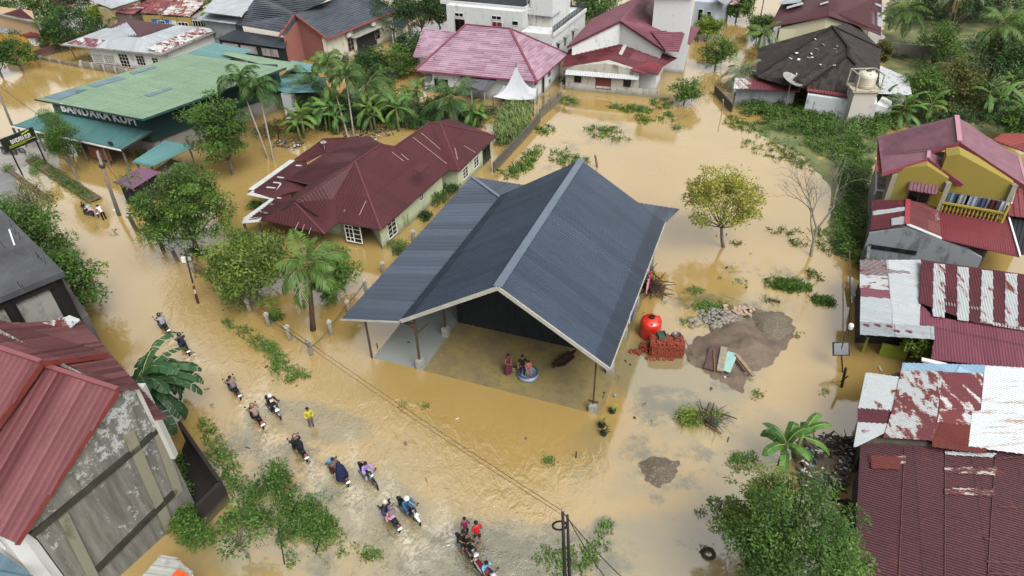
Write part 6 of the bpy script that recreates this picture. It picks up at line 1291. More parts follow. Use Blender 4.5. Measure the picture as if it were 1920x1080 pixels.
for i,(x,y,h,r,mt,lb) in enumerate([(44,132,3.2,2.6,LG,'dark round tree standing in the flood in front of the orange annex'),(4,142,3.2,2.4,LD,'dark tree cut by the left edge beside the orange annex'),(150,92,4.2,3.4,LD,'dense dark tree between the orange annex and the silver roof'),(95,62,4.6,3.6,LG,'green tree behind the beige house gable'),(118,96,3.,2.6,LB,'lighter green tree leaning over the low maroon wall'),(40,44,6.5,4.2,LG,'tall tree mass behind the beige house at the top left corner'),(158,40,6.,3.8,LD,'tall dark tree in front of the long white roof'),(5,40,8.,3.5,LO,'olive crown above the beige house roof'),
    (193,52,2.2,1.8,LL,'small lime bush beside the cream wall of the white roof'),(413,62,2.6,2.,LL,'bright green bush beside the stepped white roofs'),(285,120,1.6,1.2,LO,'sprawling greenish bush against the white house wall'),
    (790,60,5.,4.2,LD,'dark tree mass beside the white two-storey building'),(740,72,5.,4.,LD,'dark tree behind the grey tiled house corner'),(825,52,4.2,2.8,LD,'dark tree hugging the left wall of the white two-storey building'),(700,150,2.6,2.2,LD,'dark shrubby tree under the cream side wall'),(745,145,1.8,2.6,LG,'rounded tree standing in water left of the rose roof'),(770,118,2.6,2.2,LD,'tree growing against the left end of the rose roof'),
    (1118,60,4.5,3.6,LB,'bright green tree behind the roof terrace'),(1100,30,5.,3.4,LG,'green tree top beyond the terrace railing'),(1325,75,3.2,1.8,LL,'pale green small tree beside the flooded lane'),(1425,80,2.4,2.,LG,'bush beside the lane in front of the cream house'),
    (1745,128,2.8,2.8,LG,'bushy tree in the walled garden right of the black roof'),(1650,112,1.5,1.2,LO,'small dark shrub against the black roof edge'),(1840,178,3.4,4.,LD,'dark spreading tree in the garden at the upper right'),(1895,185,3.4,3.4,LD,'dark tree at the right edge above the yellow house'),(1790,60,5.5,4.4,LD,'deep shade tree behind the garden wall'),(1870,50,6.,4.6,LD,'big dark tree in the top right corner'),(1905,120,5.,3.6,LG,'green tree near the right edge below the coconut crown'),(1720,25,4.,3.4,LG,'green tree behind the walled garden, top right'),
    (1897,268,2.4,2.0,LG,'round dense green bush behind the rose metal roof'),(1790,190,1.8,3.0,LO,'rambling yellowish thicket above the yellow house'),(1720,195,1.7,2.4,LG,'rambling green thicket right of the spotted white lean-to'),(1745,160,1.6,1.1,LL,'thin yellowish young tree in the flooded garden'),(1380,40,3.,2.2,LG,'tree on the far side of the lane, top right of centre'),(1000,100,2.,1.0,LG,'x')]):
    if lb=='x': continue
    far=y<70; tree('tree',lb,(x,y),min(h*.8,r*1.05) if far else min(h,r*1.0),r*1.1,r*(1.15 if far else 1.),mt,40+i,clumps=44,n=110,ls=.34 if far else .28,cr=.3,trunk=.14,off=(0,0))
# bare tree
def bare_tree():
    g=G(1522,482); root=empty('bare_tree',(g.x,g.y,0),'leafless grey tree with fine twigs standing in water left of the green thicket','tree'); rg=random.Random(8); m=MB(); tw=MB()
    def grow(p,d,l,r,k):
        q=p; pts=[p]; 
        for s in range(3): d=(d+Vector((rg.gauss(0,.10),rg.gauss(0,.10),rg.gauss(0,.05)+.02))).normalized(); q=q+d*l/3; pts.append(q)
        (m if k<2 else tw).tube(pts,[r,r*.85,r*.7,r*.6],6 if k<2 else 3,False)
        if k>=6: return
        nb=3 if k<4 else 2
        for i in range(nb):
            a=rg.uniform(0,2*PI); sp=rg.uniform(.35,.8); x=d.orthogonal().normalized(); y=d.cross(x); nd=(d+(x*math.cos(a)+y*math.sin(a))*sp).normalized(); grow(pts[-1] if i else pts[2],nd,l*rg.uniform(.66,.82),r*.56,k+1)
    grow(Vector((g.x,g.y,-.5)),Vector((-.03,.1,1)).normalized(),2.7,.15,0)
    m.build('trunk',plain('#7d776c',.9,.3,5),root,keep=True,smooth=True); tw.build('twigs',plain('#77726a',.9,.2,5),root,keep=True)
bare_tree()
# --- palms
palm('coconut_palm','coconut palm rising from the water between gate and shed',(585,617),6.0,3.0,17,LP,1,top=(577,497),r=.17,leaflet=.8,m=34,el=(80,-35),bark=plain('#5b4433',.9,.3,5),w=.085)
palm('areca_palm','left one of the twin slender areca palms before the green cafe roof',(505,300),6.6,3.3,14,LD,2,top=(449,152),r=.09,leaflet=.75,m=36,w=.095,el=(75,0),group='areca palms before the cafe',shaft=True,droop=2.2)
palm('areca_palm','right one of the twin slender areca palms before the green cafe roof',(514,305),6.3,3.2,14,LD,3,top=(483,160),r=.09,leaflet=.75,m=36,w=.095,el=(75,0),group='areca palms before the cafe',shaft=True,droop=2.2)
palm('areca_palm','tall areca palm in front of the pink gable wall corner',(655,262),6.6,3.0,13,LP,4,top=(613,120),r=.09,leaflet=.7,m=34,w=.095,el=(80,10),shaft=True,droop=2.1)
palm('areca_palm','areca palm just right of the tall one, by the cream side wall',(664,258),5.8,3.1,13,LD,5,top=(648,145),r=.09,leaflet=.7,m=34,w=.095,el=(80,0),shaft=True,droop=2.1)
palm('coconut_palm','coconut palm over the teal rear canopy of the cafe',(592,205),3.0,4.2,18,LD,6,r=.15,m=34,top=(583,160),w=.09)
palm('coconut_palm','coconut palm with a yellow young frond, right of the areca palms',(700,225),3.2,4.4,19,LD,7,top=(688,158),r=.16,m=34,w=.09)
palm('coconut_palm','low coconut palm among the bananas behind the maroon house valley',(742,238),2.2,3.6,18,LP,21,top=(738,195),r=.15,m=32,w=.09)
palm('coconut_palm','low coconut palm between the areca trunks and the bright bananas',(642,242),2.4,3.6,18,LD,22,top=(636,196),r=.15,m=32,w=.09)
palm('coconut_palm','full coconut palm in front of the rose-roofed house',(862,238),2.9,4.3,22,LD,8,top=(845,185),r=.18,m=36,w=.09)
palm('coconut_palm','greyish palm beside the flooded lane left of the black roof',(1390,172),1.9,3.2,16,LPG,9,top=(1392,138),r=.16,m=34,w=.08)
palm('coconut_palm','young palm leaning over the lane by the cream house wall',(1438,95),3.4,3.2,9,LP,10,top=(1432,62),r=.13,m=30,w=.09)
palm('coconut_palm','wide coconut palm behind the garden wall, top right',(1702,55),4.4,4.,16,LP,11,top=(1702,20),r=.16,m=32,w=.1,dead=3)
palm('coconut_palm','coconut palm with pale trunk among the dark trees at the top right',(1782,66),8.5,4.4,14,LPG,12,top=(1800,-25),r=.17,m=32,w=.1,bark=BARK,dead=4)
palm('coconut_palm','tall leaning coconut palm with drooping dry fronds at the upper right',(1848,172),7.5,4.2,20,LP,13,top=(1882,45),r=.19,m=36,el=(70,-65),w=.1,bark=BARKD,dead=7)
# --- banana plants
BG='banana plants behind the maroon house'
banana('banana_plant','large dark banana clump with torn leaves hanging over the road by the red roof',(276,800),3.4,20,3.5,.8,LBD,1,tear=.75,el=(58,-25),stems=2,az=(-1.5,1.7))
banana('banana_plant','bright banana plant on the debris-strewn bank at the lower right',(1462,872),1.7,8,1.9,.58,LBN,2,tear=.15,el=(80,10),stems=1)
banana('banana_plant','second banana plant just right of the bright one, leaning over the rubbish',(1490,858),1.9,7,1.9,.5,LBN,3,tear=.25,el=(60,0),stems=1,az=(-.6,1.9))
for i,(x,y,h,L,st,lb) in enumerate([(565,262,2.6,2.3,2,'banana clump nearest the areca trunks behind the maroon house'),(603,250,3.0,2.4,2,'banana clump with upright young leaf behind the maroon house'),(635,252,2.2,2.0,1,'small banana plant between the two larger clumps behind the maroon house'),(712,245,3.0,2.7,2,'broad dark banana clump above the valley of the maroon roof'),(748,246,2.8,2.4,1,'banana plant right of the broad clump above the maroon roof valley'),(785,205,2.4,2.2,1,'banana plant close to the white wall of the rose-roofed house'),(880,240,2.0,2.0,2,'low banana clump below the full coconut palm'),
      (1845,212,2.6,2.8,2,'bright banana clump above the rose metal roof ridge'),(1880,200,3.0,2.6,1,'tall banana plant with upright leaves near the right edge'),(1735,232,2.2,2.2,1,'banana plant left of the rose roof ridge'),(1688,238,2.2,2.6,2,'long-leaved banana clump at the left end of the rose roof'),(1905,238,2.2,2.4,1,'banana plant cut by the right edge above the red roof'),(1650,215,2.0,2.,1,'banana plant below the spotted white lean-to'),(1405,190,1.2,1.4,1,'broad-leaved garden plant at the corner post by the lane'),(1468,195,1.2,1.4,1,'broad-leaved plant in the hedge before the satellite dish'),(228,55,1.6,2.,1,'pale banana plant behind the silver and maroon roof')]):
    banana('banana_plant',lb,(x,y),h,8,L,.55,LBN if i%3 else LB,50+i,tear=.35,stems=st,droop=1.7)
# reed clump
def reeds():
    rg=np.random.default_rng(4); T=ground_px(962,238,46,24,-.9,150,rg,.3); Vs=[];vs=[]
    for (x,y) in T:
        b=rg.random()
        for k in range(15):
            az=rg.random()*2*PI; z0=rg.random()*1.5; p=np.array([x+rg.normal()*.15,y+rg.normal()*.15,z0]); e=1.25-.3*rg.random(); L=.9+.8*rg.random(); sd=np.array([-math.sin(az),math.cos(az),0]); v=b*.45+rg.random()*.55
            for q in range(4):
                d=np.array([math.cos(az)*math.cos(e),math.sin(az)*math.cos(e),math.sin(e)]); w0=.045*(1-q/4.6); w1=.045*(1-(q+1)/4.6); n_=p+d*L/4; Vs.append(np.array([p-sd*w0,p+sd*w0,n_+sd*w1,n_-sd*w1])); vs.append(v); p=n_; e-=.5+.25*rg.random()
    V=np.vstack(Vs); o=bpy.data.objects.new('reed_bed',mesh_np('reed_bed',V,np.arange(len(V)).reshape(-1,4),LR,np.array(vs))); col.objects.link(o); tag(o,'tall pale green reed bed between the maroon house and the party tent','reeds',kind='stuff')
reeds()
# --- garden land, thickets and weeds
GRASSG=NT('garden_grass'); k=GRASSG; x_=k.noise(.5,5,.65); y_=k.noise(4,4,.7); c_=k.mix(k.ramp(x_,.42,.6),lin('#7d7a3c'),lin('#4c5f2a')); c_=k.mix(k.math('MULTIPLY',y_,.5),c_,lin('#3a4a22')); c_=k.mix(k.ramp(x_,.40,.33),c_,lin('#a08848')); GRASSM=k.done(c_,.9)
land('garden_ground',[(1655,75),(1660,20),(1670,-30),(2000,-30),(1960,60),(1950,260),(1700,240),(1690,200),(1655,190)],.12,GRASSM,wob=1.2,res=.8)
land('thicket_ground',[(1400,232),(1460,215),(1600,205),(1650,225),(1640,330),(1625,490),(1590,492),(1545,440),(1560,360),(1500,290),(1440,262)],.1,GRASSM,wob=.9,res=.6)
BU='bushes of the thicket beside the yellow house'
rgx=random.Random(2)
def thicket(items,label,mat,seed,ls=.2,name='undergrowth',h=1.0):
    rg=np.random.default_rng(seed); Vs=[];Fs=[];vv=[];n0=0
    for cx,cy,rx,ry,a,n,hh in items:
        T=ground_px(cx,cy,rx,ry,a,n,rg,.4); C=np.concatenate([T,(rg.random((n,1))*.55+.1)*hh],1); V,F,v=leaves(C,np.full(n,.5)*(.6+.7*rg.random(n)),46,ls,rg,.4,cv=.6); V[:,2]=np.maximum(V[:,2],-.05); Vs.append(V);Fs.append(F+n0);vv.append(v);n0+=len(V)
    o=bpy.data.objects.new(name,mesh_np(name,np.vstack(Vs),np.vstack(Fs),mat,np.concatenate(vv))); col.objects.link(o); return tag(o,label,'undergrowth',kind='stuff')
thicket([(1590,430,28,55,.1,90,1.3),(1600,330,34,50,0,100,1.6),(1560,270,60,34,.5,110,1.4),(1500,235,70,22,.1,120,1.3),(1620,250,40,40,0,80,1.8)],'dense green thicket along the flooded field beside the yellow house',LB,1,.24)
thicket([(1440,205,60,20,.1,110,1.2),(1550,215,60,14,.1,90,1.5),(1640,225,60,25,.1,110,1.7),(1420,180,30,18,0,40,1.4)],'hedge of mixed garden plants in front of the black tiled house',LB,2,.24)
thicket([(1455,190,50,16,0,40,1.6),(1590,205,40,12,0,40,1.8),(1780,200,90,25,.1,110,1.8),(1700,215,60,18,.1,70,1.6),(1400,185,22,16,0,22,1.6)],'yellowish shrubs scattered through the garden hedge',LO,3,.22)
thicket([(1870,215,70,30,.1,110,1.6),(1760,225,50,20,.1,60,1.3),(1830,110,80,30,.1,90,1.5),(1700,100,40,14,0,40,1.),(1700,40,40,12,0,60,2.),(1790,30,80,20,0,150,2.4),(1890,40,50,24,0,90,2.4),(1830,-5,90,10,0,120,2.8),(1745,170,60,10,.1,30,.6)],'dark understorey under the trees at the upper right',LD,4,.26)
thicket([(335,905,14,42,-.2,40,1.6),(350,985,22,22,.3,30,1.2),(372,1010,24,14,.3,26,.9)],'creeper hanging over the foot of the concrete gable',LB,5,.17,name='creeper')
thicket([(520,905,20,22,.2,28,1.1),(495,955,50,30,.2,20,.3),(585,975,36,24,.5,30,.3),(470,930,28,24,0,12,.35),(540,1000,30,14,0,10,.4)],'rank scrub island in the water at the lower left',LB,6,.19,name='scrub')
thicket([(560,960,60,36,.3,30,.4),(600,995,34,22,.3,24,.4),(450,985,30,20,0,10,.3)],'grassy fringe of the scrub island',LB,7,.16,name='scrub')
thicket([(660,125,40,18,0,40,1.6),(700,165,40,14,0,40,1.6),(620,215,60,16,0,90,2.6),(730,200,60,16,0,90,2.6),(810,215,50,14,0,60,2.2),(560,240,30,12,0,40,2.2),(760,228,60,18,.1,100,1.7),(840,235,70,14,0,80,1.4),(640,232,70,18,0,100,1.6),(700,205,70,14,0,70,1.4),(890,215,40,14,0,30,1.2)],'tangled greenery filling the plot behind the maroon house',LD,8,.24)
thicket([(330,260,34,10,-.3,30,1.6),(365,250,26,9,-.3,24,1.6),(280,292,24,9,-.3,24,1.5),(510,250,30,14,0,24,1.4)],'olive hedge along the side wall of the cafe',LO,9,.22)
thicket([(175,60,30,10,0,40,1.8),(120,85,40,10,-.3,40,1.8)],'dark hedge behind the low maroon wall, top left',LD,10,.3)
thicket([(800,20,40,10,0,60,2.5),(750,30,30,14,0,60,2.5),(1110,25,30,14,0,60,2.5)],'dark undergrowth between the buildings along the top edge',LD,13,.32)
# narrow raised verge with weeds near the cafe
def kerb_bed(px,wd,label,z=.22):
    P=[G(x,y) for x,y in px]; m=MB()
    for a,b in zip(P[:-1],P[1:]):
        d=(b-a).normalized(); n=Vector((-d.y,d.x,0)); 
        for s in(-1,1): m.bar(a+n*s*wd/2+Vector((0,0,z-.25)),b+n*s*wd/2+Vector((0,0,z-.25)),.16,.55)
        m.face([tuple(q) for q in(a-n*wd/2+Vector((0,0,z-.04)),b-n*wd/2+Vector((0,0,z-.04)),b+n*wd/2+Vector((0,0,z-.04)),a+n*wd/2+Vector((0,0,z-.04)))])
    return tag(m.build('planting_bed',plain('#6a5c48',.9,.3,2)),label,'planting bed')
kerb_bed([(60,300),(95,322),(180,378)],1.0,'long low planting bed of weeds between cafe forecourt and road'); kerb_bed([(14,318),(60,352),(98,380)],.25,'broken low kerb wall beside the wet road at the left edge')
thicket([(75,308,18,7,.6,16,.6),(110,335,26,6,.65,24,.6),(145,358,26,6,.65,24,.5),(165,370,16,5,.6,10,.4),(65,322,10,5,.6,8,.5),(14,318,10,5,.6,8,.4)],'weeds growing in the long roadside planting bed',LB,12,.17,name='weeds')
grass([(490,645,60,16,.62,900),(515,665,42,14,.7,500),(555,700,26,10,.2,350),(430,610,24,8,.5,250),(520,690,30,14,1.3,350),(545,712,12,6,0,120)],'weed_bank','long bank of weeds in mid-road water in front of the palm',LB,1,.32,leafy=True)
grass([(640,600,300,90,0,0+60)],'floating_scraps','scraps of leaves floating on the flood',LO,2,.12,leafy=True)
grass([(985,305,50,14,-.7,900),(1020,245,20,12,0,300),(1060,190,24,8,0,350),(1185,205,46,9,.1,900),(1240,195,22,12,.2,400),(1205,225,20,10,.3,260),(1130,248,36,14,0,500),(1060,300,30,22,.4,420),(1085,300,20,10,0,160),(1250,222,18,12,0,220),(1265,240,10,5,0,60),(965,322,40,12,-.2,420),(1160,262,20,6,0,90),(1055,150,16,8,.5,120)],'field_grass','grass tufts poking out of the flooded field behind the shed',LB,3,.5,w=.06)
grass([(1478,535,46,12,.15,1500),(1542,565,26,9,.2,800),(1475,540,40,9,.1,400)],'grass_patch','two low islands of grass in the water right of the lone tree',LB,4,.4,w=.05)
grass([(1330,575,48,10,0,900),(1305,545,18,7,0,260),(1390,590,60,12,.2,260),(1370,525,40,9,.2,120),(1285,605,10,6,0,120),(1345,600,60,16,.1,300),(1440,560,22,8,.2,120)],'grass_patch','weeds around the stone pile in the yard right of the shed',LB,5,.28,w=.05,leafy=True)
grass([(1450,285,70,18,.35,700),(1400,235,50,14,.2,600),(1500,300,40,16,.6,300),(1470,255,90,20,.2,700),(1540,450,40,16,.9,260),(1500,455,22,8,0,100),(1470,435,34,10,.1,120),(1380,455,10,4,0,50),(1390,232,26,6,.1,100),(1520,515,10,5,0,80),(1540,520,20,8,0,50)],'marsh_grass','marsh grass along the shore of the green thicket',LB,6,.45,w=.06)
grass([(400,835,20,42,-.35,500),(425,870,24,34,-.5,500),(440,905,20,20,-.5,260),(410,940,14,20,0,120),(385,800,16,14,0,160)],'weed_bank','straggling weeds beside the dark yard wall',LG,7,.34,leafy=True)
grass([(1030,866,11,7,0,130),(1135,984,9,6,0,90),(694,1040,20,12,0,260),(1060,1050,56,36,.1,700),(1115,1035,24,28,.5,260),(1128,998,16,8,0,60),(1420,740,12,9,0,90),(1497,626,8,6,0,50),(1430,905,14,12,0,90),(1316,965,14,10,0,50),(620,1020,50,30,0,220),(548,1050,8,16,0,80),(1320,1030,14,6,0,40),(800,760,10,6,0,50),(1395,868,30,22,.2,420),(1385,860,18,12,0,160),(1540,735,10,5,0,30),(755,760,8,5,0,30),(215,440,8,14,.4,50),(180,430,6,3,0,20)],'weed_tufts','separate weed tufts scattered over the nearer flood water',LB,8,.3,leafy=True)
grass([(480,1000,50,40,0,300),(660,1000,90,40,.2,120),(450,830,60,30,.4,120),(700,1060,110,24,0,160),(880,1060,80,20,0,60)],'submerged_weeds','thin weeds just breaking the surface at the bottom of the picture',LO,9,.14,leafy=True)
for i,(x,y,r,h,mt,lb) in enumerate([(519,600,.62,.9,LG,'small round shrub beside the fence post left of the palm'),(477,390,.8,.6,LG,'low dark shrub in the water left of the maroon house'),(745,470,1.1,.9,LG,'rounded shrub at the corner between maroon house and shed roof'),(800,410,.8,.7,LD,'shrub beside the pale green side wall'),(826,380,1.2,.9,LG,'leafy shrub under the small window of the maroon house'),(845,362,1.1,.9,LD,'dark shrub nearest the maroon house back corner'),(1615,487,.8,.7,LL,'lime-green fern clump at the foot of the mossy garden wall'),(1612,502,.7,.5,LB,'lower green fern clump below the lime one'),(1150,268,.01,.01,LG,'x'),(1588,1058,1.,1.,LG,'shrub squeezed between the water and the maroon corrugated roof'),(1595,1010,.7,.8,LB,'small bright shrub against the maroon corrugated roof edge'),(340,392,.1,.1,LG,'x'),(292,420,.9,.8,LD,'dark climber swallowing a fence post under the big road tree'),(370,480,1.1,.8,LD,'dark shrub at the foot of the big road tree')]):
    if lb!='x': bush('shrub',lb,(x,y),r,h,mt,i,n=60,clumps=12,ls=.17)
# ------------------------------------------------------------ people
def skin_mesh(name,nodes,edges,mat,sub=1):
    me=bpy.data.meshes.new(name); me.from_pydata([n[0] for n in nodes],edges,[]); o=bpy.data.objects.new('tmp',me); col.objects.link(o)
    s=o.modifiers.new('s','SKIN'); s.use_smooth_shade=True; s.branch_smoothing=.6; u=o.modifiers.new('u','SUBSURF'); u.levels=sub; u.render_levels=sub
    sv=me.skin_vertices[0].data
    for i,n in enumerate(nodes): r=n[1]; sv[i].radius=(r,r) if not isinstance(r,tuple) else r
    sv[0].use_root=True
    bpy.context.view_layer.update(); me2=bpy.data.meshes.new_from_object(o.evaluated_get(bpy.context.evaluated_depsgraph_get())); bpy.data.objects.remove(o); bpy.data.meshes.remove(me)
    me2.name=name; me2.materials.clear(); me2.materials.append(mat); return me2
SKIN=plain('#8a5f47',.6,.08,3,name='skin')
def fabric(c): return plain(c,.85,.14,6,name='fabric')
def V3(*a): return Vector(a)
def lerp(a,b,t): return a+(b-a)*t
POSES={ # joints facing +y, hips at (0,0,hip); right = +x
 'stand':dict(hip=.93,ch=(0,.02,1.40),nk=(0,.02,1.50),hd=(0,.04,1.63),kn=((-.10,.03,.50),(.10,.03,.50)),ft=((-.11,-.02,.07),(.11,-.02,.07)),el=((-.27,-.02,1.12),(.27,-.02,1.12)),hn=((-.26,.12,.90),(.26,.12,.90))),
 'walk':dict(hip=.91,ch=(0,.05,1.38),nk=(0,.06,1.48),hd=(0,.09,1.61),kn=((-.10,.14,.50),(.10,-.02,.49)),ft=((-.11,.22,.07),(.11,-.26,.10)),el=((-.27,-.08,1.10),(.27,.02,1.10)),hn=((-.26,.00,.88),(.24,.18,.92))),
 'ride':dict(hip=.80,ch=(0,.13,1.22),nk=(0,.17,1.33),hd=(0,.22,1.46),kn=((-.20,.40,.70),(.20,.40,.70)),ft=((-.18,.34,.30),(.18,.34,.30)),el=((-.27,.30,1.06),(.27,.30,1.06)),hn=((-.30,.54,1.03),(.30,.54,1.03))),
 'pillion':dict(hip=.86,ch=(0,.05,1.30),nk=(0,.07,1.41),hd=(0,.11,1.54),kn=((-.22,.34,.74),(.22,.34,.74)),ft=((-.22,.24,.36),(.22,.24,.36)),el=((-.24,.10,1.08),(.24,.10,1.08)),hn=((-.14,.30,1.04),(.14,.30,1.04))),
 'bend':dict(hip=.90,ch=(0,.40,1.20),nk=(0,.48,1.24),hd=(0,.60,1.27),kn=((-.11,.04,.50),(.11,.04,.50)),ft=((-.12,-.04,.07),(.12,-.04,.07)),el=((-.22,.55,.98),(.22,.55,.98)),hn=((-.12,.72,.86),(.12,.72,.86))),
 'crossed':dict(hip=.93,ch=(0,.02,1.40),nk=(0,.03,1.50),hd=(0,.05,1.62),kn=((-.08,.04,.50),(.09,.02,.50)),ft=((-.09,.02,.07),(.10,-.04,.07)),el=((-.27,.02,1.12),(.27,.02,1.12)),hn=((-.06,.22,1.08),(.08,.22,1.02))),
}
def person(loc,yaw,label,pose='stand',shirt='#888888',trousers='#2a2c34',hair='#17120f',sc_=1.,sleeve='short',helmet=None,shorts=False,skirt=None,robe=None,scarf=None,build=1.,skinm=None,group=None,extra=None,z=0.):
    P=POSES[pose]; k=sc_; sm=skinm or SKIN; v=lambda p:V3(p[0]*(1+.0*build),p[1],p[2])*k; hip=V3(0,0,P['hip'])*k; ch=v(P['ch']); nk=v(P['nk']); hd=v(P['hd']); b=build
    root=empty('person',(loc[0],loc[1],z),label,'person',group,yaw)
    def put(me,par=root): o=bpy.data.objects.new(me.name,me); col.objects.link(o); o.parent=par; return o
    nodes=[(hip,(.14*k*b,.10*k*b)),(lerp(hip,ch,.5),(.13*k*b,.095*k*b)),(ch,(.15*k*b,.10*k*b)),(nk,.05*k),(lerp(nk,hd,.35),.048*k),(hd-V3(0,0,.03)*k,(.072*k,.082*k)),(hd+V3(0,0,.06)*k,(.075*k,.088*k))]; E=[(0,1),(1,2),(2,3),(3,4),(4,5),(5,6)]
    def add(p,r,par): nodes.append((p,r)); E.append((par,len(nodes)-1)); return len(nodes)-1
    legs=[];arms=[]
    for s,i in((-1,0),(1,1)):
        hj=hip+V3(s*.09*k,0,-.04*k); kn=v(P['kn'][i]); ft=v(P['ft'][i]); a=add(hj,.085*k*b,0); c=add(lerp(hj,kn,.5),.075*k*b,a); d=add(kn,.055*k,c); e=add(lerp(kn,ft,.35),.055*k,d); f=add(ft+V3(0,0,.03)*k,.036*k,e); add(ft+V3(0,.14,-.035)*k,.035*k,f); legs.append((hj,kn,ft))
        sh=ch+V3(s*.17*k*b,0,.02*k); el=v(P['el'][i]); hn=v(P['hn'][i]); a=add(sh,.055*k*b,2); c=add(el,.038*k,a); w=add(lerp(el,hn,.88),.026*k,c); pd=(hn-el).normalized(); pm=add(hn+pd*.03*k,(.036*k,.018*k),w); arms.append((sh,el,hn))
        sx=pd.cross(V3(0,0,1)); sx=sx.normalized() if sx.length>.1 else V3(1,0,0); dn=V3(0,0,-1)
        for j,(o_,l_) in enumerate(((-.027,.062),(-.009,.075),(.009,.07),(.027,.055))):
            k0=hn+pd*.065*k+sx*o_*k; q=add(k0,.009*k,pm); q=add(k0+(pd*.8+dn*.35).normalized()*l_*.55*k,.0085*k,q); add(k0+(pd*.8+dn*.35).normalized()*l_*.55*k+(pd*.3+dn*.8).normalized()*l_*.5*k,.0075*k,q)
        t0=hn+pd*.01*k-sx*s*.035*k; q=add(t0,.011*k,pm); add(t0+(pd*.7-sx*s*.7).normalized()*.05*k,.009*k,q)
    put(skin_mesh('body',nodes,E,sm))
    def cloth(name,nn,ee,c): return put(skin_mesh(name,nn,ee,fabric(c)))
    g=1.17
    up=lerp(hip,ch,-.12)
    n=[(up,(.165*k*b,.125*k*b)),(lerp(hip,ch,.35),(.155*k*b,.118*k*b)),(lerp(hip,ch,.7),(.165*k*b,.122*k*b)),(ch+V3(0,0,.02)*k,(.165*k*b,.115*k*b)),(lerp(ch,nk,.6),.075*k)]; e=[(0,1),(1,2),(2,3),(3,4)]
    for (sh,el,hn) in arms:
        n.append((sh,.072*k*b)); e.append((3,len(n)-1)); n.append((lerp(sh,el,.75),.06*k*b)); e.append((len(n)-2,len(n)-1))
        if sleeve=='long': n.append((el,.052*k*b)); e.append((len(n)-2,len(n)-1)); n.append((lerp(el,hn,.85),.042*k)); e.append((len(n)-2,len(n)-1))
    if shirt: cloth('shirt',n,e,shirt)
    n=[(hip+V3(0,0,.05)*k,(.155*k*b,.118*k*b)),(hip-V3(0,0,.03)*k,(.155*k*b,.12*k*b))]; e=[(0,1)]
    for (hj,kn,ft) in legs:
        n.append((hj,.10*k*b)); e.append((1,len(n)-1)); n.append((lerp(hj,kn,.55),.088*k*b)); e.append((len(n)-2,len(n)-1)); n.append((kn,.07*k*b)); e.append((len(n)-2,len(n)-1))
        if not shorts: n.append((lerp(kn,ft,.5),.062*k)); e.append((len(n)-2,len(n)-1)); n.append((lerp(kn,ft,.88),.052*k)); e.append((len(n)-2,len(n)-1))
    if trousers: cloth('trousers',n,e,trousers)
    def shell(name,prof,c,segs=16,sq=.8):
        m=MB(); 
        rings=[[V3(r*math.cos(2*PI*i/segs),r*sq*math.sin(2*PI*i/segs)+cy,z)*k for i in range(segs)] for (r,z,cy) in prof]
        b0=len(m.v)
        for rg_ in rings: m.v+=[tuple(q) for q in rg_]
        for a in range(len(rings)-1):
            for i in range(segs): m.f.append((a*segs+i,a*segs+(i+1)%segs,(a+1)*segs+(i+1)%segs,(a+1)*segs+i)); m.mi.append(0); m.uv.append([(0,0)]*4)
        m.f.append(tuple((len(rings)-1)*segs+i for i in range(segs))); m.mi.append(0); m.uv.append([(0,0)]*segs)
        o=m.build(name,fabric(c),None,smooth=True); o.parent=root; return o
    H=P['hip']; C=P['ch']; Np=P['nk']; Hd=P['hd']
    if skirt: shell('dress',[(.30,.22,.0),(.25,.55,.0),(.19,H,0),(.17,H+.15,.01),(.19,C[2]-.05,C[1]),(.15,C[2]+.06,C[1]),(.07,Np[2],Np[1])],skirt)
    if robe: shell('robe',[(.36,H-.30,-.02),(.34,H-.05,0),(.29,H+.2,.02),(.25,C[2]-.05,C[1]-.02),(.20,C[2]+.08,C[1]),(.12,Np[2]+.03,Np[1]),(.13,Hd[2]+.02,Hd[1]-.02),(.11,Hd[2]+.10,Hd[1]-.02),(.03,Hd[2]+.15,Hd[1]-.02)],robe)
    def cap(name,c,r,zo,full,rough=.4,fy=0):
        m=MB(); segs=14; ns=7
        for a in range(ns):
            for i in range(segs):
                def q(a_,i_):
                    th=a_/ns*(PI*.62 if full else PI*.5); ph=2*PI*i_/segs; rr=r*math.sin(th); front=math.sin(ph); cut=1.0 if not full else 1.0
                    zz=r*math.cos(th)-(.0 if front<.2 else 0); return (hd+V3(0,fy*k,zo*k)+V3(rr*math.cos(ph),rr*1.12*math.sin(ph)-(.012*k if not full else 0),zz-(-.02 if front>.5 and a_==ns else 0)*k))
                m.face([q(a,i),q(a+1,i),q(a+1,i+1),q(a,i+1)])
        o=m.build(name,plain(c,rough,.1,4),None,smooth=True); o.parent=root; return o
    if helmet: cap('helmet',helmet,.145*k,.03,True,.25); m=MB(); m.box(hd+V3(0,.145,.0)*k,(.17*k,.02*k,.08*k)); o=m.build('visor',plain('#15181c',.1,.1),None); o.parent=root
    elif scarf: cap('headscarf',scarf,.13*k,.02,True,.8); shell('scarf_cape',[(.24,C[2]-.10,C[1]),(.20,C[2]+.04,C[1]),(.10,Np[2]+.02,Np[1])],scarf)
    elif not robe: cap('hair',hair,.105*k,.03,False,.8)
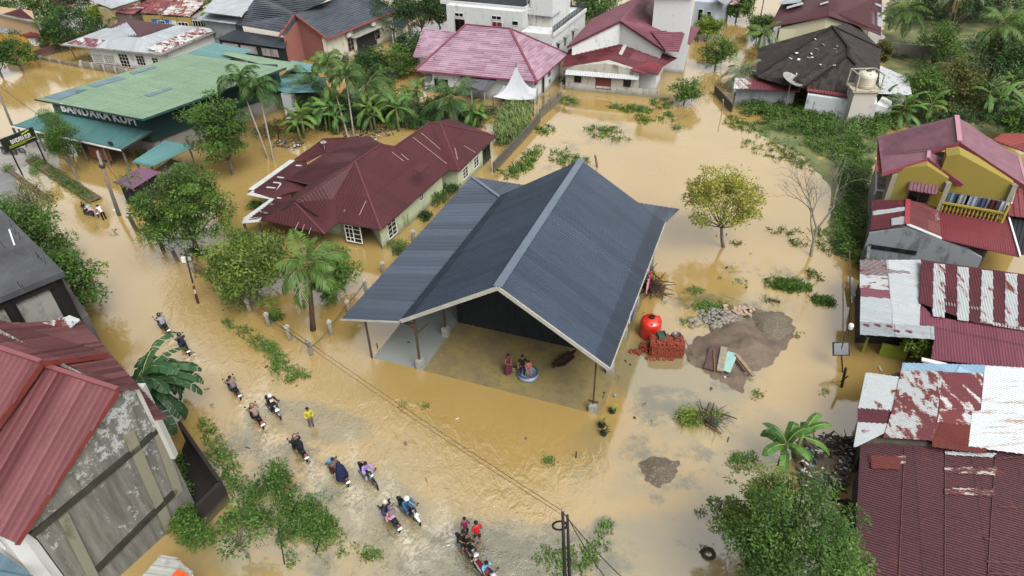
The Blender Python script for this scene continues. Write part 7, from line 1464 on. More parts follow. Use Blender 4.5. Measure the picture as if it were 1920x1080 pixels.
    # eyes, nose, ears
    if not helmet:
        m=MB(); 
        for s in(-1,1): m.box(hd+V3(s*.032,.092,.012)*k,(.02*k,.012*k,.01*k))
        m.each('eye',plain('#181412',.3,.1),None); 
        for o in [x for x in col.objects if x.name.startswith('eye') and x.parent is None]: o.parent=root
        m=MB(); m.tube([hd+V3(0,.085,.01)*k,hd+V3(0,.115,-.022)*k],[.008*k,.014*k],5); o=m.build('nose',sm); o.parent=root
        m=MB(); m.box(hd+V3(0,.088,-.052)*k,(.045*k,.012*k,.01*k)); o=m.build('mouth',plain('#6a3a34',.6,.1)); o.parent=root
        m=MB(); 
        for s in(-1,1): m.box(hd+V3(s*.088,.0,.0)*k,(.016*k,.035*k,.055*k))
        for o in m.each('ear',sm): o.parent=root
    return root
# ------------------------------------------------------------ motorbikes
def motorbike(loc,yaw,label,body='#1b1c20',accent='#2a2c33',plate=True,kind='scooter',tail='#7a1518',group='motorbikes riding through the flood',z=-.12,lean=0,plate_front=True,fender=None,seat='#141416'):
    root=empty('motorbike',(loc[0],loc[1],z),label,'motorbike',group,yaw); bm_=plain(body,.3,.1,2,name='bike_paint'); am=plain(accent,.35,.1,2,name='bike_trim'); bk=plain('#0f0f10',.7,.2,5,name='rubber'); st=plain('#6b6e72',.35,.15,4,.6,name='steel'); sm=plain(seat,.7,.1,3)
    R_=.28 if kind=='scooter' else .31; tw=.05 if kind=='scooter' else .04
    def kid(m,name,mt,par=root,smooth=False): o=m.build(name,mt,None,smooth=smooth); o.parent=par; return o
    def wheel(y):
        w=MB(); pts=[(0,y+R_*math.cos(a),R_+R_*math.sin(a)) for a in np.linspace(0,2*PI,21)]; w.tube([Vector(p) for p in pts],[tw]*21,8,False); o=kid(w,'wheel',bk,smooth=True)
        w=MB(); pts=[(0,y+R_*.72*math.cos(a),R_+R_*.72*math.sin(a)) for a in np.linspace(0,2*PI,17)]; w.tube([Vector(p) for p in pts],[.018]*17,6,False)
        for i in range(5): a=i*2*PI/5; w.bar((0,y,R_),(0,y+R_*.72*math.cos(a),R_+R_*.72*math.sin(a)),.03)
        w.tube([(-.05,y,R_),(.05,y,R_)],.05,8); kid(w,'rim',st,o)
    wheel(.64);wheel(-.60)
    def loft(secs,name,mt,par=root):
        m=MB(); n=12
        rings=[[(x0+wd*math.copysign(abs(math.cos(a))**.7,math.cos(a)),y,zc+hh*math.copysign(abs(math.sin(a))**.7,math.sin(a))) for a in [2*PI*i/n for i in range(n)]] for (y,x0,wd,zc,hh) in secs]
        for r in rings: m.v+=r
        for j in range(len(rings)-1):
            for i in range(n): m.f.append((j*n+i,j*n+(i+1)%n,(j+1)*n+(i+1)%n,(j+1)*n+i)); m.mi.append(0); m.uv.append([(0,0)]*4)
        m.f.append(tuple(range(n))[::-1]); m.f.append(tuple((len(rings)-1)*n+i for i in range(n))); m.mi+= [0,0]; m.uv+=[[(0,0)]*n]*2
        return kid(m,name,mt,par,True)
    loft([(-.92,0,.05,.80,.03),(-.80,0,.11,.72,.08),(-.45,0,.16,.62,.14),(-.15,0,.15,.55,.16),(.02,0,.12,.46,.12)],'rear_body',bm_)
    loft([(-.72,0,.10,.83,.035),(-.45,0,.14,.80,.05),(-.10,0,.15,.76,.05),(.12,0,.11,.73,.04)],'seat',sm)
    if kind=='scooter':
        loft([(.28,0,.20,.55,.26),(.40,0,.21,.66,.30),(.52,0,.15,.78,.22),(.62,0,.06,.80,.10)],'front_shield',bm_); loft([(-.05,0,.14,.33,.05),(.20,0,.16,.32,.05),(.36,0,.13,.38,.08)],'footboard',am)
        loft([(.36,0,.10,1.0,.05),(.46,0,.15,.98,.07),(.56,0,.09,.95,.04)],'cowl',bm_)
    else:
        loft([(.02,0,.11,.80,.08),(.20,0,.15,.84,.11),(.38,0,.09,.80,.09)],'tank',bm_); loft([(-.10,0,.13,.42,.12),(.15,0,.14,.45,.15),(.32,0,.10,.5,.12)],'engine',st)
    loft([(.36,0,.05,.50,.02),(.55,0,.08,.62,.025),(.74,0,.08,.60,.03),(.92,0,.05,.46,.03)],'front_mudguard',plain(fender,.3,.05) if fender else am)
    m=MB(); 
    for s in(-1,1): m.tube([(s*.08,.64,R_),(s*.07,.46,.80),(s*.05,.42,.95)],.022,6)
    for o in m.each('fork',st): o.parent=root
    m=MB(); m.tube([(-.34,.34,1.0),(-.2,.40,1.02),(0,.43,1.0),(.2,.40,1.02),(.34,.34,1.0)],.015,6); hb=kid(m,'handlebar',bk)
    for s in(-1,1):
        m=MB(); m.tube([(s*.36,.33,1.0),(s*.24,.37,1.015)],.022,6); kid(m,'grip',bk,hb)
        m=MB(); m.tube([(s*.22,.40,1.02),(s*.30,.44,1.16)],.008,5); m.lathe((s*.32,.44,1.2),[(0,-.035),(.055,-.02),(.055,.02),(0,.03)],10); kid(m,'mirror',plain('#202226',.2,.1),root)
    m=MB(); m.box((0,.605 if kind=='scooter' else .50,.83 if kind=='scooter' else .94),(.16,.06,.12)); kid(m,'headlight',plain('#c9cdd0',.15,.05))
    m=MB(); m.box((0,-.93,.74),(.15,.05,.09)); kid(m,'tail_light',plain(tail,.3,.1))
    if plate:
        m=MB(); m.box((0,-.98,.60),(.24,.02,.11),Matrix.Rotation(-.5,3,'X')); kid(m,'number_plate',M_WHITE)
        if plate_front: m=MB(); m.box((0,.70,.78),(.25,.02,.10),Matrix.Rotation(.9,3,'X')); kid(m,'number_plate',M_WHITE)
    m=MB(); m.tube([(.13,.05,.22),(.17,-.3,.26),(.19,-.75,.36)],[.025,.04,.055],8); kid(m,'exhaust',st)
    m=MB(); m.tube([(-.14,-.72,.86),(0,-.86,.88),(.14,-.72,.86)],.014,6); kid(m,'grab_rail',bk)
    return root
def yaw_px(x0,y0,x1,y1):
    a=G(x0,y0);b=G(x1,y1); d=b-a; return math.atan2(d.y,d.x)-PI/2
def at(p,yaw,f,s=0): return (p.x-math.sin(yaw)*f+math.cos(yaw)*s,p.y+math.cos(yaw)*f+math.sin(yaw)*s)
BK='motorbikes riding through the flood'
def rider(p,yaw,f,label,**k):
    k.setdefault('z',-.12); return person(at(p,yaw,f),yaw,label,**k)
def bikes():
    up=yaw_px(480,795,330,610)  # direction up the road (away)
    dn=up+PI
    g=G(309,618); y=yaw_px(318,622,296,600); motorbike((g.x,g.y),y,'dark scooter farthest up the flooded road, under a grey raincoat rider'); rider(g,y,-.25,'rider in grey raincoat with lime stripe on the farthest motorbike up the road',pose='ride',shirt='#8b8f96',sleeve='long',trousers='#55585e',helmet='#241c1e',build=1.35)
    g=G(347,656); y=yaw_px(352,662,328,632); motorbike((g.x,g.y),y,'black scooter with white rear plate, second down the road',accent='#14151a'); rider(g,y,-.22,'rider in navy shirt and dark helmet on the second motorbike down the road',pose='ride',shirt='#1c2440',sleeve='long',trousers='#3f4450',helmet='#1a1b1f')
    g=G(441,737); y=yaw_px(448,742,424,712); motorbike((g.x,g.y),y,'dark scooter ridden away by a man in striped shirt, near the big banana clump',accent='#2c2350'); rider(g,y,-.22,'rider in brown and pale striped shirt near the big banana clump',pose='ride',shirt='#7d6a66',sleeve='long',trousers='#2f5560',hair='#15110f',build=1.1)
    g=G(483,790); y=yaw_px(492,795,468,765); motorbike((g.x,g.y),y,'dark maroon scooter with bright red tail light behind the tan-shirted rider',body='#2a1518',tail='#e02050'); rider(g,y,-.2,'rider in tan shirt on scooter with bright red tail light',pose='ride',shirt='#8a7466',sleeve='short',trousers='#26262c',helmet='#7a5a4a',build=1.15)
    g=G(515,772); y=yaw_px(500,748,524,778); motorbike((g.x,g.y),y,'glossy black scooter coming towards the viewer beside the tan-shirted rider',accent='#3b4a5a'); r=rider(g,y,-.2,'oncoming rider in black printed top and white helmet beside the tan-shirted rider',pose='ride',shirt='#15161c',sleeve='long',trousers='#1c2036',helmet='#c6c6c4')
    m=MB(); m.box((0,.27,1.12),(.2,.02,.18),Matrix.Rotation(.35,3,'X')); o=m.build('shirt_print',plain('#c0b894',.8,.3,20)); o.parent=r
    g=G(563,850); y=yaw_px(577,862,548,826); motorbike((g.x,g.y),y,'black scooter with red and silver tail going away past the man in yellow',body='#15161a',accent='#8a8a4a',tail='#e02848'); rider(g,y,-.12,'all-black rider with rucksack on the scooter past the man in yellow',pose='ride',shirt='#14161d',sleeve='long',trousers='#16181e',helmet='#7a5a50',build=1.1)
    r=at(g,y,-.42); m=MB(); m.box((0,0,0),(.3,.2,.42)); o=m.build('rucksack',fabric('#1a1c24')); o.location=(r[0],r[1],1.05); o.rotation_euler=(0,0,y); tag(o,'black rucksack on the back of the all-black rider','rucksack')
    g=G(636,896); y=yaw_px(645,900,616,872); motorbike((g.x,g.y),y,'dark red scooter carrying a man and a passenger in a navy robe',body='#3a1518'); rider(g,y,.0,'bare-headed driver in brown shirt in front of the navy-robed passenger',pose='ride',shirt='#6e5445',sleeve='short',trousers='#4a1c1e',hair='#2a1a12'); rider(g,y,-.42,'passenger covered in a long navy robe on the dark red scooter',pose='pillion',shirt='#1a2140',trousers='#b09a8c',robe='#171f3f',sleeve='long')
    r=at(g,y,.5); m=MB(); m.box((0,0,0),(.36,.28,.26)); o=m.build('bag',fabric('#5f8fb0')); o.location=(r[0],r[1],.98); o.rotation_euler=(0,0,y+.3); tag(o,'light blue bundle carried at the front of the two-person scooter','bag')
    g=G(692,900); y=yaw_px(674,874,704,908); motorbike((g.x,g.y),y,'dark green slim motorcycle coming towards the viewer under a lilac-shirted rider',body='#1d2f22',kind='bike',plate_front=False); rider(g,y,-.22,'oncoming bare-headed rider in lilac shirt',pose='ride',shirt='#9a80d0',sleeve='long',trousers='#b5b2c4',hair='#15110f')
    g=G(768,966); y=yaw_px(752,942,786,975); motorbike((g.x,g.y),y,'black scooter with large white headlight and plate, rider in blue raincoat',accent='#c5c8cc'); rider(g,y,-.22,'oncoming rider in teal blue raincoat and white helmet',pose='ride',shirt='#275a86',sleeve='long',trousers='#2c5f88',helmet='#e6e6e6',build=1.25)
    g=G(733,978); y=yaw_px(742,986,714,950); motorbike((g.x,g.y),y,'dark blue scooter going away with two people beside the blue raincoat rider',body='#1a2030',accent='#20263a'); rider(g,y,.05,'driver in navy jacket and cream helmet in front of the pink passenger',pose='ride',shirt='#1c2138',sleeve='long',trousers='#4a4a80',helmet='#b8b49a'); rider(g,y,-.36,'passenger in pale pink clothes and grey headscarf',pose='pillion',shirt='#c89aac',sleeve='long',trousers='#c890a8',scarf='#6e6068')
    g=G(878,1038); y=yaw_px(858,1008,890,1044); motorbike((g.x,g.y),y,'large black scooter with white front plate near the red-shirted walkers',accent='#3a3d44'); rider(g,y,.02,'front rider in black on the large black scooter',pose='ride',shirt='#121316',sleeve='short',trousers='#141518',hair='#191210'); rider(g,y,-.38,'second rider in black shorts on the large black scooter',pose='pillion',shirt='#14161a',sleeve='short',trousers='#1c2436',shorts=True,hair='#201510',build=1.1)
    g=G(914,1086); y=yaw_px(896,1062,930,1096); motorbike((g.x,g.y),y,'white and red scooter cut off by the bottom edge',body='#b8b4b4',accent='#a02830',seat='#7a2028'); rider(g,y,-.2,'rider in sky-blue shirt at the bottom edge',pose='ride',shirt='#5fa8d0',sleeve='short',trousers='#1c2444',hair='#14100e')
    g=G(957,1118); person((g.x,g.y),2.6,'dark-haired walker mostly cut off by the bottom edge',pose='walk',shirt='#2a2a2e',trousers='#202024',z=-.1)
    g=G(585,800); person((g.x,g.y),yaw_px(585,790,600,830),'man in bright yellow top and grey trousers wading alone in the road',pose='crossed',shirt='#b5ae38',sleeve='long',trousers='#55534e',z=-.12,sc_=1.0)
    g=G(896,1014); person((g.x,g.y),yaw_px(888,1000,868,960),'walker in plain red shirt and dark shorts',pose='walk',shirt='#b01820',trousers='#1a1a1e',shorts=True,z=-.25,sc_=1.0,build=1.1)
    g=G(874,1002); person((g.x,g.y),yaw_px(874,1000,860,960),'child in red and purple shirt beside the red-shirted walker',pose='walk',shirt='#7a2048',trousers='#1c1c22',shorts=True,z=-.2,sc_=.86)
    # group by the verge
    g=G(172,405); y=yaw_px(185,405,158,402); motorbike((g.x,g.y),y-.2,'stopped dark motorbike with pale pink bundle near the planting bed',group=None); 
    r=at(g,y,-.05); m=MB(); m.lathe((0,0,0),[(.0,-.16),(.2,-.1),(.24,.05),(.14,.16),(0,.2)],10); o=m.build('bundle',fabric('#6fae9c')); o.location=(r[0],r[1],.95); tag(o,'mint green bundle on the seat of the stopped motorbike','bundle')
    g2=G(184,409); person((g2.x,g2.y),y+.2,'person in pale pink patterned dress bending over the stopped motorbike',pose='bend',shirt='#a98a90',sleeve='long',trousers='#a08488',scarf='#b9a0a2',z=-.1,sc_=.92)
    g2=G(197,412); person((g2.x,g2.y),y-.5,'person in white shirt and black trousers holding a dark jacket beside the stopped motorbike',pose='bend',shirt='#c9c9cc',sleeve='short',trousers='#15161a',z=-.1)
    g=G(162,402); person((g.x,g.y),y+PI,'small dark-clothed person in front of the stopped motorbike',pose='stand',shirt='#23252a',trousers='#1c1c20',z=-.1,sc_=.8)
    g=G(52,372); y=yaw_px(46,352,58,378); motorbike((g.x,g.y),y,'scooter with white front on the wet road by the left edge',body='#c9c9cc',z=.02); rider(g,y,-.2,'rider in dark red jacket on the wet road by the left edge',pose='ride',shirt='#6a1a24',sleeve='long',trousers='#2a2a30',helmet='#9a2a34',z=.02)
    for i,(x,y_,dx) in enumerate(((20,291,22),(34,288,24))):
        g=G(x,y_); yy=yaw_px(x-dx/2,y_-1,x+dx/2,y_+1); motorbike((g.x,g.y),yy+(.1 if i else 0),['black motorbike parked nearer the left edge below the cafe sign','dark blue motorbike parked just behind the black one below the cafe sign'][i],body=['#1a1a1f','#1c2436'][i],group='motorbikes parked below the cafe sign',z=.03,kind='bike')
    # in the shed
    g=G(953,702); person((g.x,g.y),yaw_px(953,700,975,715),'woman in dark maroon dress standing inside the shed',pose='crossed',shirt=None,trousers=None,skirt='#5c2434',z=.0,hair='#120f10')
    g=G(980,706); person((g.x,g.y),yaw_px(980,700,980,720)+.1,'person in black printed shirt standing tall inside the shed',pose='stand',shirt='#0f1012',trousers='#151a3a',z=.0,sc_=1.05)
    g=G(991,709); person((g.x,g.y),yaw_px(990,700,1000,720),'child in pink clothes at the pale blue tub inside the shed',pose='crossed',shirt='#b8645e',trousers='#b8645e',sleeve='long',z=.15,sc_=.78)
    g=G(990,706); rt=empty('wash_tub',(g.x,g.y,0),'pale blue and grey inflatable tub on the shed floor','tub'); m=MB(); m.lathe((0,0,0),[(.45,0),(.62,.06),(.68,.2),(.62,.36),(.50,.38),(.46,.2),(.4,.1),(0,.08)],20); o=m.build('tub',plain('#8495a4',.4,.2,2),None,smooth=True); o.parent=rt; m=MB(); m.lathe((0,0,.0),[(.63,.34),(.66,.38),(.6,.42),(.52,.40)],20); o=m.build('rim',plain('#3b4a66',.4,.1),None,smooth=True); o.parent=rt
    g=G(970,700); rt=empty('bicycle',(g.x,g.y,0),'small pale child bicycle lying beside the tub in the shed','bicycle'); 
    fm=plain('#a89c78',.5,.2)
    for dx in(-.35,.35):
        m=MB(); m.tube([Vector((dx+.2*math.cos(a),.03,.22+.2*math.sin(a))) for a in np.linspace(0,2*PI,15)],[.02]*15,6,False); o=m.build('wheel',plain('#8d8468',.7,.2)); o.parent=rt
    m=MB(); m.tube([(-.35,0,.22),(-.1,0,.5),(.25,0,.55),(.35,0,.22)],.02,6); m.tube([(-.35,0,.22),(0,0,.2),(.25,0,.55),(.3,0,.7)],.02,6); o=m.build('frame',fm); o.parent=rt; m=MB(); m.bar((.3,-.2,.72),(.3,.2,.72),.025); o=m.build('handlebar',fm); o.parent=rt; m=MB(); m.box((-.12,0,.56),(.2,.12,.06)); o=m.build('saddle',plain('#2a2420',.6,.1)); o.parent=rt
bikes()
# ------------------------------------------------------------ poles, wires, fence
def pole(name,label,foot,zt,top=None,r=.11,mat=None,arm=None,rings=None,leanp=None):
    g=G(*foot); T=G(top[0],top[1],zt) if top else Vector((g.x,g.y,zt)); root=empty(name,(g.x,g.y,0),label,'utility pole'); m=MB(); m.tube([(g.x,g.y,-.6),tuple(g.lerp(T,.5)),tuple(T)],[r*1.3,r,r*.75],10); m.build('shaft',mat or plain('#7f7a72',.8,.2,3),root,keep=True,smooth=True)
    if rings:
        for z0,z1,c in rings:
            a=Vector((g.x,g.y,0)).lerp(T,z0/zt);b=Vector((g.x,g.y,0)).lerp(T,z1/zt); a.z=z0;b.z=z1; m=MB(); m.tube([a,b],r*1.2+.012,10); m.build('painted_band',plain(c,.6,.15,5),root,keep=True)
    return root,T
def cable(pts,label,r=.012,sag=.5,n=14,name='overhead_cable'):
    m=MB(); out=[]
    for a,b in zip(pts[:-1],pts[1:]):
        for i in range(n): t=i/n; p=a.lerp(b,t); p.z-=sag*4*t*(1-t); out.append(p)
    out.append(pts[-1]); m.tube(out,r,5); return tag(m.build(name,plain('#26231f',.7,.1)),label,'cable')
r1,T1=pole('utility_pole','tall concrete utility pole in front of the cafe with a bracket',(223,404),6.3,(182,283),.14); m=MB(); q=G(197,313,5); 
g=G(223,404); c=g.lerp(T1,.78); m.lathe(tuple(c),[(.22,-.15),(.28,0),(.22,.15),(.16,.1)],10); m.bar(c+Vector((-.6,0,.3)),c+Vector((.6,.3,.5)),.07); m.build('bracket',plain('#3b3632',.7,.2),r1,keep=True)
m=MB(); c=g.lerp(T1,.1); m.lathe(tuple(c+Vector((-.2,-.1,0))),[(0,-.1),(.1,-.05),(.1,.05),(0,.1)],8); m.build('meter',M_WHITE,r1,keep=True)
r2,T2=pole('utility_pole','thin dark pole with red and white bands at the iron gate, white lamp half way',(371,569),4.7,(345,465),.055,plain('#2f2a27',.6,.2),rings=((.1,.9,'#54201e'),(.9,1.25,'#c9c5b8'),(1.25,1.6,'#7a2420'),(1.6,1.8,'#a89a3a')))
m=MB(); c=G(371,569).lerp(T2,.80); m.box(c+Vector((-.22,0,0)),(.28,.2,.4)); m.build('lamp',M_WHITE,r2,keep=True); m=MB(); m.tube([(p.x,p.y,p.z) for p in [T2-Vector((0,0,.9))+Vector((.18*math.cos(a)+.1,0,.3*math.sin(a))) for a in np.linspace(0,6.28,12)]],.03,5); m.build('cable_coil',plain('#1a1817',.6,.1),r2,keep=True)
r3,T3=pole('utility_pole','tall black pole carrying a cable coil at the bottom centre',(1062,1186),7.6,(1055,957),.08,plain('#1f1c1b',.6,.2)); m=MB(); m.tube([(T3.x-.0+.28*math.cos(a)-.1,T3.y-.08,T3.z-.85+.28*math.sin(a)) for a in np.linspace(0,6.28,16)],.045,6); m.build('cable_coil',plain('#141312',.6,.1),r3,keep=True); m=MB(); m.lathe((T3.x,T3.y,T3.z),[(.05,0),(.08,.04),(.05,.12),(0,.14)],8); m.build('insulator',plain('#8a8078',.3,.1),r3,keep=True)
r4,T4=pole('utility_pole','shorter black pole with orange and white painted bands beside the coil pole',(1071,1186),6.9,(1064,966),.07,plain('#1d1b1b',.6,.2),rings=((2.6,3.0,'#b5502a'),(2.1,2.6,'#d5d5d0'),(3.05,3.25,'#c5c5c0')))
r5,T5=pole('utility_pole','leaning grey pole at the left edge behind the cafe sign',(33,262),7.0,(-12,150),.12)
pole('utility_pole','thin dark post in the lane beside the cream house, top edge',(1424,42),6,(1436,-20),.07,plain('#2a2624',.7,.2))
pole('utility_pole','thin post on the lane side near the top, left of the dark one',(1412,20),6,None,.06,plain('#3a3634',.7,.2))
off=Vector((.12,.1,.0))
cable([T2+Vector((0,0,-.3)),T3-Vector((0,0,.05))],'upper overhead cable from the banded pole to the coil pole',.012,.5); cable([T2+Vector((.1,0,-.55)),T3+Vector((.05,0,-.35))],'lower overhead cable from the banded pole to the coil pole',.011,.7)
cable([T1-Vector((0,0,.3)),T2-Vector((0,0,.2))],'overhead cable between the concrete pole and the banded pole',.018,.9)
e1_=G(1185,1100,5.5); cable([T3-Vector((0,0,.1)),e1_],'overhead cable leaving the coil pole towards the bottom right',.02,.2); cable([T4-Vector((0,0,.1)),e1_-Vector((.5,.1,.3))],'second cable leaving the poles towards the bottom right',.02,.3)
cable([G(-40,130,8),T1+Vector((0,0,0))],'overhead cable from the left edge to the concrete pole',.02,.6)
# cafe sign on posts
def cafe_sign():
    za=3.6; a=G(22,268,za);b=G(70,252,za); g1=G(42,328);g2=G(88,308); root=empty('shop_sign',tuple((g1+g2)/2),'black roadside cafe sign with white lettering and yellow-green stripe, on two thin posts','sign')
    A=Vector((g1.x,g1.y,0));B=Vector((g2.x,g2.y,0)); d=(B-A).normalized(); n=Vector((d.y,-d.x,0)); L=(B-A).length
    m=MB(); z=3.3
    for p in(A,B): m.bar((p.x,p.y,-.5),(p.x,p.y,z+.7),.1)
    m.each('post',plain('#1f1a1a',.6,.2),root)
    c=(A+B)/2; m=MB(); m.bar((A.x-d.x*.5,A.y-d.y*.5,z),(B.x+d.x*.2,B.y+d.y*.2,z),.14,1.35); o=m.build('board',plain('#0f1d17',.4,.1,2),root,keep=True)
    f=c+n*.1; text('BANDARA KUPI',(f.x,f.y,z+.05),d,(0,0,1),.62,M_WHITE,root,sx=L*.86/4.9,bold=.0,ext=.02); m=MB(); m.bar((A.x+n.x*.1,A.y+n.y*.1,z-.28),(B.x+n.x*.1,B.y+n.y*.1,z-.28),.02,.07); m.bar((A.x+n.x*.1,A.y+n.y*.1,z-.42),(B.x+n.x*.1-d.x,B.y+n.y*.1-d.y,z-.42),.02,.05); m.build('stripe',plain('#9aa82c',.5,.1),root,keep=True)
    m=MB(); q=B+n*.1-d*1.1; m.bar((q.x,q.y,z+.42),(q.x+d.x*.8,q.y+d.y*.8,z+.58),.02,.12); m.build('emblem',plain('#b5b52c',.5,.1),root,keep=True)
cafe_sign()
# concrete fence posts with sagging wire, gate
FG='concrete fence posts of the palm garden'
def fpost(x,y,h=1.15,lean=0,lb='',cap=True,dark=False,w=.24):
    g=G(x,y); m=MB(); root=empty('fence_post',(g.x,g.y,0),lb,'fence post',FG,.35); q=MB(); q.box((0,0,h/2-.3),(w,w,h+.6)); o=q.build('shaft',stained('#8f8b80' if not dark else '#4a453e','#4a463e',.5)); o.parent=root
    if cap: q=MB(); q.box((0,0,h+.04),(w+.08,w+.08,.08)); q.lathe((0,0,h+.08),[(.12,0),(.13,.06),(.08,.12),(0,.14)],8); o=q.build('cap',stained('#b0ada4','#6a665c',.4)); o.parent=root
    root.rotation_euler=(lean*.5,lean,.35); return Vector((g.x,g.y,h))
D='dark stump-like fence post, '
L1=[fpost(257,434,1.5,-.1,D+'nearest the cafe pole',False,True,.28),fpost(280,451,1.1,-.1,D+'second from the cafe pole',False,True),fpost(306,469,1.1,-.05,D+'left of the big tree trunk',False,True,.28),fpost(333,490,1.1,-.1,D+'right under the big tree',True,True),fpost(364,509,1.15,0,'mossy gate post on the left of the iron gate',True),fpost(405,537,1.15,0,'gate post on the right of the iron gate',True),fpost(470,585,1.05,-.05,'fence post just past the bushy tree'),fpost(505,611,1.0,0,'fence post beside the small round shrub'),fpost(545,637,1.1,-.03,'pale fence post left of the corner post'),fpost(584,665,1.15,-.03,'corner post of the fence nearest the road'),fpost(622,627,1.1,0,'fence post between palm trunk and shed corner'),fpost(654,585,.9,0,'fence post by the low corner of the shed roof'),fpost(686,545,.9,0,'fence post hugging the shed roof edge, lower one'),fpost(719,512,.9,0,'fence post hugging the shed roof edge, middle one'),fpost(776,452,.9,0,'fence post hugging the shed roof edge, upper one')]
def rail(a,b,lb,z=.35,sag=.25,r=.035): 
    m=MB(); P=[]
    for i in range(9): t=i/8; p=a.lerp(b,t); p.z=z-sag*4*t*(1-t)*.5; P.append(p)
    m.tube(P,r,5); return tag(m.build('fence_wire',plain('#5a5044',.8,.2)),lb,'fence wire','sagging wires between fence posts')
for i in(0,1,2,3,6,7,8,9,10,11):
    if i in(3,): continue
    rail(L1[i],L1[i+1],'sagging fence wire from the %s fence post to the next, counting from the cafe end'%['first','second','third','fourth','fifth','sixth','seventh','eighth','ninth','tenth','eleventh','twelfth'][i],.75 if i!=9 else .6)
def gate():
    a,b=L1[4],L1[5]; d=(b-a).normalized(); L=(b-a).length; root=empty('iron_gate',(a.x+d.x*L/2,a.y+d.y*L/2,0),'rusty iron bar gate with an arched top between two posts','gate'); m=MB(); rm=plain('#5a4434',.7,.3,5)
    for i in range(13):
        t=(i+.5)/13; p=a+d*(.2+(L-.4)*t); h=.85+.35*math.sin(PI*t); m.bar((p.x,p.y,-.3),(p.x,p.y,h),.03)
    m.build('bars',rm,root,keep=True); m=MB(); m.tube([(a.x+d.x*(.2+(L-.4)*t),a.y+d.y*(.2+(L-.4)*t),.85+.35*math.sin(PI*t)) for t in np.linspace(0,1,11)],.03,5); m.bar((a.x+d.x*.2,a.y+d.y*.2,.4),(b.x-d.x*.2,b.y-d.y*.2,.4),.04); m.build('frame',rm,root,keep=True)
gate()
